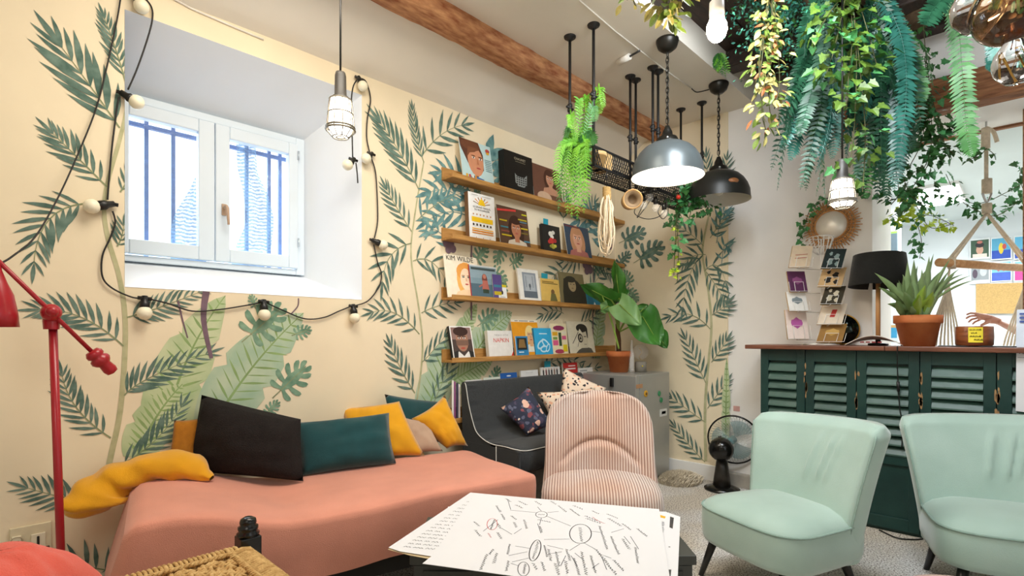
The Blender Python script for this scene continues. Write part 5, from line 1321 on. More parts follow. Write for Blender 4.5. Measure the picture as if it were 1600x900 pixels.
# bunch of festoon bulbs hung on the rack
t = thing('festoon_bulbs', 'bunch of unlit bulbs on looped black cord under the rack', 'string light', PD(1022, 300, 3.5))
sock = mat('black_socket', '#161614', 0.4); bulbm = mat('clear_bulb', (1, 1, 1), 0.02, alpha=0.25)
for (u, v) in ((1004, 312), (1024, 316), (1037, 325), (1014, 300)):
    a = PD(u, v - 8, 3.5); b = PD(u + 1, v + 3, 3.5)
    s_ = MB().tube([a, b], [0.014, 0.016], 10).build('socket', sock, t, world=True)
    MB().ball(b - Vector((0, 0, 0.024)), 0.026, 12, 8, 0, (1, 1, 1.15)).build('bulb', bulbm, s_, world=True)
for pts in ([(1014, 292), (996, 320), (992, 334), (1010, 342), (1030, 338), (1042, 322), (1036, 305)], [(1024, 300), (1010, 322), (996, 340), (1000, 330), (1012, 306)], [(1037, 315), (1028, 330), (1036, 342), (1044, 330), (1040, 308)], [(1014, 292), (1022, 298), (1030, 296)]):
    MB().tube(smoothpath([PD(u, v, 3.5) for u, v in pts], 6), 0.003, 5).build('cord', sock, t, world=True)

# ---- enamel dome pendants
def pendant(name, label, x, y, zr, outer, lit):
    t = thing(name, label, 'pendant lamp', (x, y, ZC), 0)
    dk = mat('pendant_dark_metal', '#26241F', 0.35, metal=0.5, var=0.1, scale=10)
    MB().lathe([(0.0, -0.07), (0.03, -0.066), (0.055, -0.045), (0.066, -0.012), (0.066, 0.0), (0.0, 0.0)], (0, 0, 0), 28).build('ceiling_rose', dk, t)
    top = zr + 0.30
    ch = MB(); z = ZC - 0.07; k = 0
    while z > top + 0.03:
        L = 0.036; w = 0.009
        pts = [(w * math.cos(a) if k % 2 == 0 else 0.0, 0.0 if k % 2 == 0 else w * math.cos(a), -L / 2 + L * 0.62 * math.sin(a)) for a in [i * 0.6283 for i in range(11)]]
        ch.tube([Vector(p) + Vector((0, 0, z - ZC)) for p in pts], 0.0028, 5, caps=False); z -= 0.030; k += 1
    ch.build('chain', dk, t)['kind'] = 'stuff'
    MB().tube([(0.012, 0, -0.06), (0.014, 0.004, (top - ZC) / 2), (0.006, 0, top - ZC)], 0.0028, 5).build('cable', dk, t)
    o_ = zr - ZC
    MB().lathe([(0.0, 0.305), (0.012, 0.305), (0.018, 0.29), (0.028, 0.27), (0.032, 0.245), (0.055, 0.235), (0.062, 0.222), (0.070, 0.205), (0.072, 0.195), (0.0, 0.195)], (0, 0, o_), 28).build('cap', dk, t)
    R0 = 0.206
    P = [(0.066, 0.200), (0.10, 0.192), (0.135, 0.172), (0.165, 0.142), (0.188, 0.105), (0.203, 0.062), (R0, 0.018), (R0 + 0.004, 0.0)]
    MB().lathe(P, (0, 0, o_), 48).build('shade', outer, t)
    inn = [(r - 0.004, z - 0.004) for r, z in P[:-1]] + [(R0 + 0.004, 0.0)]
    MB().lathe(inn[::-1], (0, 0, o_), 48).build('shade_lining', mat('white_enamel', '#EFEDE8', 0.4) if lit else mat('grey_white_enamel', '#CFCCC2', 0.5), t)
    for k in range(4):
        a = 0.5 + k * 1.5708
        MB().ball((0.066 * math.cos(a), 0.066 * math.sin(a), o_ + 0.214), 0.008, 8, 6).build('screw', mat('steel', '#C9C9C9', 0.3, metal=0.9), t)
    MB().ball((0, 0, o_ + 0.085), 0.042, 16, 10, 0, (1, 1, 1.2)).build('bulb', mat('lit_bulb_warm', '#FFF3DE', emit=55) if lit else mat('unlit_bulb', '#DEDACB', 0.3), t)
    return t
zinc = mat('zinc_enamel', '#626A6C', 0.35, metal=0.35, var=0.1, scale=6)
graph = mat('graphite_enamel', '#23231F', 0.4, metal=0.2, var=0.15, scale=8)
p1 = PZ(1037, 70, ZC) + Vector((-0.03, -0.04, 0)); p2 = PZ(1118, 136, ZC) + Vector((-0.03, -0.035, 0))
pendant('dome_pendant', 'lit zinc grey dome pendant lamp on a chain', p1.x, p1.y, 2.105, zinc, True)
pd2 = pendant('dome_pendant', 'unlit black dome pendant lamp with a small copper plate', p2.x, p2.y, 2.105, graph, False)
b_ = PD(1142, 291, 3.53) - Vector((p2.x, p2.y, ZC))
nrm = Vector((b_.x, b_.y, 0)).normalized()
Mb = nrm.to_track_quat('Z', 'Y').to_matrix()
pos = Vector((nrm.x * 0.192, nrm.y * 0.192, 2.105 - ZC + 0.085))
MB().lathe([(0.0, 0.008), (0.034, 0.006), (0.036, -0.004)], pos, 20, 0, (Mb @ Matrix.Diagonal((1.0, 0.5, 1.0)))).build('maker_plate', cm('#8C5A34', 0.4), pd2)

# ---- caged inspection lamps
def cage_lamp(label, u, vtop, vbot, d, ztop):
    b = PD(u, vbot, d); tp = PD(u, vtop, d); h = tp.z - b.z
    t = thing('cage_lamp', label, 'pendant lamp', (b.x, b.y, ztop), 0)
    def w(z): return z - ztop
    gm_ = mat('lamp_grip', '#3E3B36', 0.5, var=0.1, scale=20); cg_ = mat('cage_wire', '#8A8478', 0.4, metal=0.6)
    MB().tube([(0, 0, 0), (0, 0, w(tp.z))], 0.0045, 8).build('cable', sock, t)
    MB().lathe([(0.0, 0), (0.020, -0.004), (0.024, -0.02), (0.026, -h * 0.36), (0.034, -h * 0.38), (0.036, -h * 0.42), (0.0, -h * 0.42)], (0, 0, w(tp.z)), 20).build('grip', gm_, t)
    MB().lathe([(0.0, b.z + h * 0.57), (0.042, b.z + h * 0.56), (0.050, b.z + h * 0.14), (0.042, b.z + h * 0.06), (0.0, b.z + h * 0.05)], (0, 0, -ztop), 24).build('glass', mat('lit_glass', '#FFF6E6', emit=7.0), t)
    c_ = MB()
    r0, r1 = 0.047, 0.061
    for z_, r in ((0.57, r0), (0.36, r0 + 0.006), (0.16, r1 - 0.002), (0.12, r1)):
        c_.tube([(r * math.cos(a), r * math.sin(a), w(b.z + h * z_)) for a in [i * 0.2618 for i in range(25)]], 0.0032 if z_ > 0.2 else 0.005, 5, caps=False)
    for k in range(10):
        a = 2 * math.pi * k / 10
        c_.tube([(r0 * math.cos(a), r0 * math.sin(a), w(b.z + h * 0.57)), (r1 * math.cos(a), r1 * math.sin(a), w(b.z + h * 0.12)), (0.034 * math.cos(a), 0.034 * math.sin(a), w(b.z + 0.004))], 0.0025, 5)
    for r in (0.034, 0.017): c_.tube([(r * math.cos(a), r * math.sin(a), w(b.z + 0.004)) for a in [i * 0.2618 for i in range(25)]], 0.0028, 5, caps=False)
    c_.build('cage', cg_, t)
    return t
cage_lamp('lit cage inspection lamp hanging in front of the window recess', 532, 112, 216, 2.32, 2.86)
cage_lamp('lit cage inspection lamp hanging among the ferns over the bar', 1316, 248, 326, 2.62, 2.99)

# bare bulb on a white holder
bb = PD(1120, 46, 1.80)
t = thing('bare_bulb', 'glowing bare bulb in a white lamp holder', 'pendant lamp', (bb.x, bb.y, 3.11))
MB().tube([(0, 0, 0), (0, 0, bb.z + 0.10 - 3.11)], 0.006, 8).build('cable', cm('#D8D2C6'), t)
MB().lathe([(0.0, 0.105), (0.012, 0.105), (0.024, 0.092), (0.025, 0.048), (0.023, 0.045), (0.025, 0.036), (0.0, 0.036)], (0, 0, bb.z - 3.11), 24).build('holder', cm('#EDE9E0', 0.35), t)
MB().lathe([(0.0, -0.042), (0.016, -0.038), (0.028, -0.024), (0.034, -0.004), (0.032, 0.016), (0.022, 0.036), (0.0, 0.04)], (0, 0, bb.z - 3.11), 24).build('bulb', mat('lit_bulb_yellow', '#FFE9B8', emit=90), t)

# large glass bulbs close to the photographer
gl = mat('clear_glass', (1, 1, 1), 0.0, trans=1.0); amb = mat('smoked_glass', (0.75, 0.42, 0.2), 0.05, trans=1.0)
g1 = PD(1560, 16, 1.15); g2 = PD(1588, 98, 1.15)
t = thing('glass_pendant', 'cluster of large clear and amber glass bulbs hanging close to the camera', 'pendant lamp', (g1.x, g1.y, 3.11))
MB().tube([(0, 0, 0), (0, 0, g1.z + 0.08 - 3.11)], 0.006, 8).build('cable', mat('copper_wire', '#8A5A38', 0.3, metal=0.8), t)
MB().ball(g1 + Vector((0.02, -0.02, 0.0)), 0.072, 24, 16).build('amber_globe', amb, t, world=True)
MB().lathe([(0.0, -0.045), (0.02, -0.042), (0.038, -0.022), (0.043, 0.0), (0.038, 0.022), (0.022, 0.045), (0.018, 0.075), (0.0, 0.08)], g2, 24).build('glass_globe', gl, t, world=True)
MB().lathe([(0.0, -0.05), (0.03, -0.045), (0.05, -0.02), (0.055, 0.01), (0.04, 0.04), (0.0, 0.055)], PD(1530, 14, 1.2), 24).build('glass_globe', gl, t, world=True)
MB().tube([g2 + Vector((0, 0, 0.05)), g2 + Vector((0, 0, 0.09))], 0.017, 12).build('bulb_cap', mat('copper_wire', '#8A5A38'), t, world=True)
MB().tube([g2 + Vector((0.02 * math.cos(a), 0.02 * math.sin(a), -0.02 + 0.04 * (k % 2))) for k, a in enumerate([i * 0.7 for i in range(10)])], 0.0015, 4).build('filament', mat('brass_filament', '#D9A84A', 0.3, metal=0.8), t, world=True)
MB().tube([g2 + Vector((0, 0, 0.09)), g1 + Vector((0.0, 0.0, -0.05))], 0.004, 6).build('link_cable', mat('copper_wire', '#8A5A38'), t, world=True)

# surface cables and a small ceiling spot
whitep = cm('#E9E4DA', 0.5)
a = PZ(966, 98, ZC - 0.02); b = PZ(984, 88, ZC - 0.02); c2 = PZ(1000, 79, ZC - 0.01)
t = thing('ceiling_spot', 'small white plastic cable box fixed to the ceiling', 'ceiling fitting', (a.x, a.y, ZC))
MB().tube([a, b], 0.020, 12).build('spot_body', whitep, t, world=True)
MB().tube([b, c2], 0.006, 8).build('cable', sock, t, world=True)
def surf_cable(label, pts, r=0.004, m=None):
    o_ = MB().tube(pts, r, 6).build('surface_cable', m or whitep); tag(o_, label, 'cable', 'ceiling cables'); return o_
zc = ZC - 0.004
surf_cable('painted cable running along the plaster ceiling past the lit dome lamp', [PZ(u, v, zc) for u, v in ((905, 0), (960, 48), (1040, 110), (1080, 138))])
surf_cable('black lead joining the unlit dome lamp to the ceiling cable', smoothpath([PZ(u, v, zc) for u, v in ((1080, 138), (1088, 144), (1100, 142), (1108, 140))], 4), 0.0035, sock)
surf_cable('painted cable above the window recess below the ceiling', [PY(u, v, W - 0.004) for u, v in ((255, -10), (300, 14), (360, 40), (412, 62))], 0.005)
# ================================================================ BAR, BACK ROOM
BX = 3.795
def by(u): return PX(u, 525, BX).y
green = mat('chipped_green_paint', '#0E302C', 0.45, col2='#173F38', scale=4, bump=0.2, bscale=25)
greenl = mat('louvre_green_paint', '#2A4B41', 0.4, col2='#3C5E51', scale=6, bump=0.15, bscale=25)
chip = mat('bare_wood_chips', '#8C6A46', 0.8, col2='#B08A5C', scale=14)
bar = thing('bar_counter', 'bar front made of dark green louvred shutters', 'bar', (BX + 0.15, 0.4, 0))
edges = [by(u) for u in (1188, 1258, 1338, 1437, 1557)] + [-0.14, -0.42]
rc = random.Random(8)
ztop = 1.072; zl0, zl1 = 0.455, 0.985
for k in range(6):
    ya, yb_ = edges[k], edges[k + 1]
    fr_ = MB(); st_ = 0.052 if k < 4 else 0.06
    fr_.box((BX, ya - 0.002, 0.02), (BX + 0.035, ya - st_, ztop)); fr_.box((BX, yb_ + 0.002, 0.02), (BX + 0.035, yb_ + st_, ztop))
    fr_.box((BX, ya - st_, zl1 + 0.01), (BX + 0.035, yb_ + st_, ztop)); fr_.box((BX, ya - st_, 0.40), (BX + 0.035, yb_ + st_, zl0))
    fr_.box((BX + 0.012, ya - st_, 0.08), (BX + 0.03, yb_ + st_, 0.40)); fr_.box((BX, ya - st_, 0.02), (BX + 0.035, yb_ + st_, 0.09))
    fr_.box((BX + 0.033, ya - st_, 0.40), (BX + 0.036, yb_ + st_, 1.0))
    sh_ = fr_.build('shutter', green, bar, world=True, bevel=0.003)
    n = 9; lv = None
    for q in range(n):
        z = zl0 + (zl1 - zl0) * (q + 0.5) / n; hgt = (zl1 - zl0) / n
        pts = [(BX - 0.006, 0, z - hgt * 0.50), (BX - 0.004, 0, z - hgt * 0.36), (BX + 0.026, 0, z + hgt * 0.42), (BX + 0.030, 0, z + hgt * 0.30), (BX + 0.004, 0, z - hgt * 0.52)]
        m = MB().prism([Vector((p[0], ya - st_ - 0.001, p[2])) for p in pts], (0, (yb_ + st_) - (ya - st_) + 0.002, 0))
        m.build('louvre', greenl, sh_, world=True, fix=True)
    # chipped paint down the meeting stiles
    if 0 < k < 5:
        for q in range(8):
            zc_ = 0.98 - 0.06 * rc.uniform(0.1, 4.5); w_ = rc.uniform(0.003, 0.008); h_ = rc.uniform(0.012, 0.045)
            yc_ = ya + rc.uniform(-0.012, 0.006)
            MB().poly([Vector((BX - 0.0008, yc_ + w_ * math.cos(a) * rc.uniform(.6, 1.2), zc_ + h_ * math.sin(a) * rc.uniform(.6, 1.2))) for a in [i * 0.7854 for i in range(8)]]).build('paint_chip', chip, sh_, world=True)
MB().box((BX + 0.04, edges[0] - 0.002, 0.0), (B - 0.01, edges[0] - 0.03, ztop)).build('end_panel', green, bar, world=True)
MB().box((BX + 0.037, edges[0] - 0.03, 0.02), (BX + 0.045, edges[-1], ztop)).build('backing_board', green, bar, world=True)
MB().box((BX + 0.02, edges[0] - 0.03, 0.0), (BX + 0.06, edges[-1], 0.02)).build('plinth', green, bar, world=True)
topw = mat('bar_top_wood', '#5E3524', 0.4, col2='#85523A', scale=4, stretch=(9, 1.2, 9), bump=0.15, bscale=25)
TY0 = PX(1164, 540, BX - 0.05).y
o = MB().box((BX - 0.055, 0.60, ztop), (B - 0.004, TY0, 1.10)).box((BX - 0.055, -0.55, ztop), (B + 0.13, 0.598, 1.10))  .build('worktop', topw, bevel=0.004)
tag(o, 'brown wooden worktop above the green shutters', 'worktop')
ZT = 1.1005

# paper notice on the bar front, paper standing on the top
def panel(name, label, cat, pts3, th, m, group=None):
    c = sum(pts3, Vector()) / len(pts3); n = (pts3[1] - pts3[0]).cross(pts3[2] - pts3[0]).normalized()
    o_ = MB().prism([p - c for p in pts3], n * th).build(name, m); o_.location = c; tag(o_, label, cat, group); return o_
xn = BX - 0.012
q = [PX(1587, 642, xn), PX(1640, 650, xn), PX(1640, 546, xn), PX(1588, 545, xn)]
nt_ = panel('paper_notice', 'white paper notice hanging on the green bar front', 'notice', q, 0.001, paper)
text('Ta', 'lettering', nt_, Matrix.Translation(-nt_.location) @ frame(PX(1596, 550, xn - 0.0025), (0, -1, 0), (0, 0, 1)), 0.032, inkm)
a = PX(1590, 559, xn - 0.002); MB().box(a, a + Vector((0.001, -0.12, 0.002))).build('printed_line', greym, nt_, world=True)
xs_ = 3.88
q = [PX(1587, 535, xs_), PX(1630, 536, xs_), PX(1630, 482, xs_ + 0.03), PX(1589, 484, xs_ + 0.03)]
q[0].z = q[1].z = ZT
cs = panel('menu_card', 'pale blue printed card standing at the end of the bar top', 'card', q, 0.0015, cm('#DCE6F2'))
for k in range(3):
    a = PX(1593, 492 + 6 * k, xs_ + 0.015 - 0.004); MB().box(a, a + Vector((0.001, -0.05, 0.010))).build('printed_line', cm('#4A62A8'), cs, world=True)

# black flex hanging down the shutters
o = MB().tube(smoothpath([PX(1402, 541, BX - 0.06), PX(1402, 560, BX - 0.058), PX(1403, 596, BX - 0.02), PX(1406, 640, BX - 0.012), PX(1410, 660, BX - 0.012), PX(1409, 700, BX - 0.012)], 6), 0.003, 6).tube([PX(1403, 596, BX - 0.022), PX(1404, 612, BX - 0.020)], 0.008, 8).build('lamp_flex', sock)
tag(o, 'black lamp flex with an inline switch hanging down the bar front', 'cable')
fl = [PZ(1374, 828, 0.006), PZ(1400, 840, 0.006), PZ(1425, 843, 0.006), PZ(1442, 842, 0.006)]
o = MB().tube(smoothpath(fl, 6), 0.004, 6).build('floor_cable', sock); tag(o, 'black cable lying on the carpet along the bar foot', 'cable')

# ---- postcard stand
wire = mat('white_wire', '#EDEBE6', 0.4)
pcx = 3.95; pb = PX(1283, 538, pcx)
ps = thing('postcard_stand', 'white wire postcard stand on the bar top', 'postcard stand', (pcx, pb.y, ZT))
MB().tube([(0, 0, 0.0), (0, 0, 0.70)], 0.005, 8).build('post', wire, ps)
MB().lathe([(0.0, 0), (0.105, 0), (0.107, 0.006), (0.02, 0.014), (0.0, 0.014)], (0, 0, 0), 28).build('base_disc', wire, ps)
cr_ = MB()
for k in range(14):
    a = 2 * math.pi * k / 14; cr_.tube([(0.02 * math.cos(a), 0.02 * math.sin(a), 0.60), (0.045 * math.cos(a), 0.045 * math.sin(a), 0.62), (0.075 * math.cos(a), 0.075 * math.sin(a), 0.715)], 0.0022, 4)
for r_, z_ in ((0.075, 0.715), (0.05, 0.65)): cr_.tube([(r_ * math.cos(a), r_ * math.sin(a), z_) for a in [i * 0.2618 for i in range(25)]], 0.0025, 5, caps=False)
cr_.build('wire_crown', wire, ps)
cards = [(1226, 384, 1262, 418, '#E3CDB0', -16, 'cream postcard with red script high in the postcard stand', '#B5604A'), (1234, 424, 1266, 456, '#5A2A52', 6, 'purple night postcard in the postcard stand', '#8A4A7A'), (1233, 456, 1267, 486, '#E9E6E0', 6, 'white postcard with a grey skyline in the postcard stand', '#7E8A8E'), (1231, 484, 1268, 530, '#E8D6CC', 6, 'pink splashed postcard low in the postcard stand', '#B45AA0'),
         (1278, 389, 1314, 420, '#1E2B2B', -8, 'dark teal photo postcard in the postcard stand', '#8FA3A0'), (1273, 418, 1314, 448, '#D2AE7C', -8, 'tan postcard with black shapes in the postcard stand', '#1E1A16'), (1277, 447, 1313, 476, '#3A3222', -8, 'olive framed portrait postcard in the postcard stand', '#CFC6AC'), (1272, 475, 1315, 507, '#E4D4BE', -8, 'cream postcard with a red block in the postcard stand', '#C23A34'), (1271, 506, 1315, 535, '#9A7238', -8, 'brown sepia postcard at the foot of the postcard stand', '#C9A25A')]
for k, (u0, v0, u1, v1, cl_, tilt, lb, c2_) in enumerate(cards):
    left = u0 < 1270
    d = 3.42 + 0.02 * (k % 2)
    bl_, br_, tr_, tl_ = PD(u0 + 2 - tilt * 0.3, v1, d), PD(u1 - 2 - tilt * 0.3, v1, d + (0.03 if left else -0.02)), PD(u1 + tilt * (-0.8 if left else -1.7), v0, d + 0.05 + (0.03 if left else -0.02)), PD(u0 + tilt * (-0.8 if left else -1.7), v0, d + 0.05)
    c = (bl_ + br_ + tr_ + tl_) / 4; ex_ = (br_ - bl_); ey_ = (tl_ - bl_)
    t = thing('postcard', lb, 'postcard', bl_, 0, 'postcards in the stand')
    n = ex_.cross(ey_).normalized()
    for q in range(3):
        m = MB().prism([Vector((0, 0, 0)) - n * 0.004 * q, ex_ - n * 0.004 * q, ex_ + ey_ - n * 0.004 * q, ey_ - n * 0.004 * q], n * 0.001)
        m.build('card', cm(cl_ if q == 0 else '#C9A878'), t)
    pr = MB()
    def pt(a, b): return ex_ * a + ey_ * b + n * 0.0016
    if k == 0:
        for q in range(2): pr.poly([pt(.2, .55 - .15 * q), pt(.8, .60 - .15 * q), pt(.8, .63 - .15 * q), pt(.2, .58 - .15 * q)])
    elif k in (4, 5, 6):
        for cx_, cy_, rr0 in ((.35, .35, .17), (.62, .6, .16), (.70, .25, .12), (.3, .75, .1)): pr.poly([pt(cx_ + rr0 * math.cos(a) * (1 if q_ % 2 else .6), cy_ + rr0 * math.sin(a)) for q_, a in enumerate([i * .6283 for i in range(10)])])
    elif k == 7: pr.poly([pt(.42, .35), pt(.62, .35), pt(.66, .72), pt(.46, .72)])
    else: pr.poly([pt(.5 + .28 * math.cos(a), .55 + .2 * math.sin(a) * (1 if q_ % 2 else .7)) for q_, a in enumerate([i * .5236 for i in range(12)])])
    pr.build('card_print', cm(c2_), t)
    # the wire pocket in front of the card
    pw = MB(); off = n * 0.012
    pw.tube([bl_ + ey_ * .45 + off - ex_ * .05, bl_ - ex_ * 0.05 + off, br_ + ex_ * .05 + off, br_ + ey_ * .45 + off + ex_ * .05], 0.002, 4)
    pw.tube([bl_ + ex_ * .25 + off, bl_ + ex_ * .25 + ey_ * .45 + off, br_ - ex_ * .25 + ey_ * .45 + off, br_ - ex_ * .25 + off], 0.002, 4)
    mid = (bl_ + br_) / 2; pw.tube([mid + off, mid - n * 0.02, Vector((pcx, pb.y, mid.z - 0.005))], 0.002, 4)
    pw.build('wire_pocket', wire, ps, world=True)

# ---- mirrors
mc = PX(1299, 352, B - 0.012)
mr = thing('rattan_mirror', 'round rattan sunburst mirror on the wall behind the bar', 'mirror', mc)
Mm = Vector((-1, 0, 0)).to_track_quat('Z', 'Y').to_matrix()
mirror_reflm = mat('mirror_cream_reflection', '#F6F0E4', 0.35, metal=0.25)  # reflected cream wall painted in as a mostly diffuse base colour
MB().lathe([(0.0, 0.004), (0.098, 0.004), (0.098, -0.010), (0.0, -0.010)], (0, 0, 0), 40, 0, Mm).build('mirror_glass', mirror_reflm, mr)
rat = mat('rattan', '#A9703A', 0.6, col2='#C99355', scale=20)
for r_ in (0.100, 0.122, 0.142): MB().tube([Mm @ Vector((r_ * math.cos(a), r_ * math.sin(a), 0.006)) for a in [i * 0.1309 for i in range(49)]], 0.005, 6, caps=False).build('rattan_hoop', rat, mr)
ray_me = MB().tube([(0.098, 0, 0.004), (0.140, 0.002, 0.010), (0.172, 0.0, 0.006)], [0.0042, 0.0042, 0.003], 6).mesh('rattan_ray', rat)
ray_me2 = MB().tube([(0.098, 0, 0.004), (0.140, -0.002, 0.010), (0.185, 0.0, 0.006)], [0.0042, 0.0042, 0.003], 6).mesh('rattan_ray', rat)
for k in range(60):
    o = bpy.data.objects.new('rattan_ray', (ray_me, ray_me2)[k % 2]); COL.objects.link(o); o.parent = mr
    o.matrix_basis = (Mm @ Matrix.Rotation(2 * math.pi * k / 60, 3, 'Z')).to_4x4()
gc = PX(1316, 501, B - 0.03)
gm_ = thing('round_mirror', 'small round gold rimmed mirror leaning behind the postcard stand', 'mirror', (gc.x, gc.y, ZT))
rz_ = gc.z - ZT; rz_ = 0.105
MB().lathe([(0.0, 0.004), (0.098, 0.004), (0.098, -0.008), (0.0, -0.008)], (0, 0, rz_), 40, 0, Mm).build('mirror_glass', mat('dark_mirror', '#2C3330', 0.08, metal=0.9), gm_)
MB().tube([Vector((0, 0, rz_)) + Mm @ Vector((0.100 * math.cos(a), 0.100 * math.sin(a), 0.0)) for a in [i * 0.1309 for i in range(49)]], 0.005, 6, caps=False).build('gold_rim', mat('brass', '#B58B3E', 0.3, metal=0.9), gm_)

# ---- table lamp
lx_, d_ = 4.0, 3.333
lb_ = PX(1372, 525, lx_)
tl_ = thing('table_lamp', 'table lamp with a black drum shade on a wooden stem', 'lamp', (lx_, lb_.y, ZT))
blacks = fabric('black_linen_shade', '#1B1B18', var=0.15, scale=80)
MB().lathe([(0.0, 0), (0.055, 0), (0.055, 0.012), (0.014, 0.018), (0.0, 0.018)], (0, 0, 0), 24).build('base', cm('#1C1A18', 0.4), tl_)
MB().tube([(0, 0, 0.015), (0, 0, 0.055)], 0.0145, 14).build('lower_collar', cm('#1C1A18', 0.4), tl_)
MB().tube([(0, 0, 0.055), (0, 0, 0.39)], 0.013, 14).build('stem', mat('lamp_stem_wood', '#B57E48', 0.5, col2='#CE9A62', scale=6, stretch=(9, 9, 1)), tl_)
Mt = Matrix.Rotation(R(3), 3, 'Y')
MB().lathe([(0.140, 0.575), (0.166, 0.375), (0.163, 0.375), (0.137, 0.575)], (0, 0, 0), 48, 0, Mt).build('shade', blacks, tl_)
MB().tube([(0, 0, 0.39), (0, 0, 0.44)], 0.016, 12).build('lamp_holder', cm('#1C1A18', 0.4), tl_)
MB().ball((0, 0, 0.475), 0.03, 12, 8).build('bulb', mat('unlit_bulb', '#DEDACB'), tl_)
for a in (0, 2.09, 4.19): MB().tube([Mt @ Vector((0.0, 0.0, 0.42)), Mt @ Vector((0.145 * math.cos(a), 0.145 * math.sin(a), 0.53))], 0.002, 5).build('shade_strut', iron, tl_)

# ---- newspaper, tray, cup with note
nq = [PZ(1342, 532, ZT) for _ in (0,)]
n0 = Vector((3.83, 0.80, ZT)); n1 = Vector((3.80, 0.57, ZT)); 
t = thing('newspaper', 'folded newspaper with a red headline lying on the bar top', 'newspaper', (3.88, 0.66, ZT))
def news(i, j): return Vector((-0.06 + 0.17 * j, 0.16 - 0.30 * i + 0.03 * j, 0.004 + 0.06 * math.sin(math.pi * i) * (1 - 0.5 * j) + 0.012 * j * i))
MB().grid(news, 10, 6).build('newspaper_sheet', mat('newsprint', '#DCD3C8', 0.85, var=0.05, scale=10), t).modifiers.new('thickness', 'SOLIDIFY').thickness = 0.004
hl = MB()
for k in range(4): hl.box((-0.066, 0.075 - 0.03 * k, 0.018), (-0.0605, 0.055 - 0.03 * k, 0.026))
for k in range(3): hl.poly([news(0.35 + 0.1 * k, 0.25) + Vector((0, 0, 0.002)), news(0.42 + 0.1 * k, 0.25) + Vector((0, 0, 0.002)), news(0.42 + 0.1 * k, 0.6) + Vector((0, 0, 0.002)), news(0.35 + 0.1 * k, 0.6) + Vector((0, 0, 0.002))])
hl.build('headline', cm('#8A2A2A'), t)['kind'] = 'stuff'
xc_ = 3.86
cb = PX(1522, 540, xc_)
o = MB().box((3.79, 0.04, ZT), (3.95, 0.36, ZT + 0.006)).build('slate_tray', cm('#1E1F20', 0.5), bevel=0.002); tag(o, 'flat black slate tray under the wooden cup', 'tray')
t = thing('candle_cup', 'brown wooden candle cup bearing a yellow sticky note', 'cup', (xc_, cb.y, ZT + 0.0065))
woodc = mat('red_brown_wood', '#6E3A20', 0.3, col2='#9A5A34', scale=5, stretch=(2, 2, 10))
MB().lathe([(0.0, 0), (0.076, 0), (0.081, 0.006), (0.083, 0.05), (0.081, 0.102), (0.078, 0.106), (0.074, 0.102), (0.074, 0.07), (0.0, 0.07)], (0, 0, 0), 36).build('cup_body', woodc, t)
MB().lathe([(0.0, 0.0905), (0.073, 0.0905)], (0, 0, 0), 30).build('wax', cm('#C4524A', 0.5), t)
vd = Vector((-0.95, -0.03, 0)).normalized(); a0 = math.atan2(vd.y, vd.x) + 0.10
def sn(i, j):
    a = a0 + 0.72 * (i - 0.5); return Vector((0.0855 * math.cos(a), 0.0855 * math.sin(a), 0.018 + 0.082 * j))
note = MB().grid(sn, 8, 2).build('sticky_note', cm('#F2DC3C', 0.7), t)
wn = MB()
for r_, (tx, w0, w1) in enumerate((('a', .1, .9), ('b', .2, .45), ('c', .12, .72), ('d', .4, .85))):
    x = w0
    while x < w1:
        ww = rs.uniform(.10, .2)
        P_ = []
        for i in range(7):
            p = sn(1 - min(1, x + ww * i / 6) if False else min(1, x + ww * i / 6), 0.84 - 0.22 * r_ + (0.06 if i % 2 else -0.05) * rs.uniform(.5, 1.2)); p.x *= 1.012; p.y *= 1.012; P_.append(p)
        wn.tube(P_, 0.0011, 4); x += ww + .05
wn.build('handwriting', inkm, t)['kind'] = 'stuff'

# ---- hanging chair in the opening
hk = PZ(1541, 190, 2.56); hcx, hcy = hk.x, hk.y
rope = mat('macrame_cord', '#DCCDB4', 0.85, var=0.1, scale=50, bump=0.4, bscale=200)
dow = mat('dowel_wood', '#C08A58', 0.5, col2='#D9AA78', scale=6, stretch=(9, 1, 9))
hch = thing('hanging_chair', 'macrame hanging chair with a wooden spreader bar in the opening', 'hanging chair', (hcx, hcy, 2.56))
D = 3.44
MB().tube([(hcx, hcy, 2.56), (hcx, hcy, 2.52)], 0.006, 8).build('ceiling_hook', mat('steel', '#C9C9C9'), hch, world=True)
MB().tube([PD(1540, 200, D), PD(1540, 232, D)], [0.022, 0.024], 12).build('rope_grip', rope, hch, world=True)
MB().tube(smoothpath([PD(1541, 200, D), PD(1552, 206, D), PD(1558, 222, D)], 4), [0.012] * 9, 8).build('rope_tail', rope, hch, world=True)
MB().tube([PD(1541, 232, D), PD(1541, 282, D)], 0.011, 10).build('main_rope', rope, hch, world=True)
MB().tube([PD(1542, 280, D), PD(1542, 302, D)], 0.027, 14).build('rope_binding', rope, hch, world=True)
MB().tube(smoothpath([PD(1535, 302, D), PD(1542, 316, D), PD(1549, 302, D)], 6), 0.007, 8).build('swivel_ring', mat('steel', '#C9C9C9'), hch, world=True)
MB().tube([PD(1542, 318, D), PD(1542, 334, D)], 0.026, 14).build('rope_collar', rope, hch, world=True)
dl, dr = PD(1467, 410, D - 0.12), PD(1622, 420, D + 0.22)
bar_o = MB().tube([dl, dr], 0.026, 18).build('spreader_bar', dow, hch, world=True)
ap = PD(1542, 333, D)
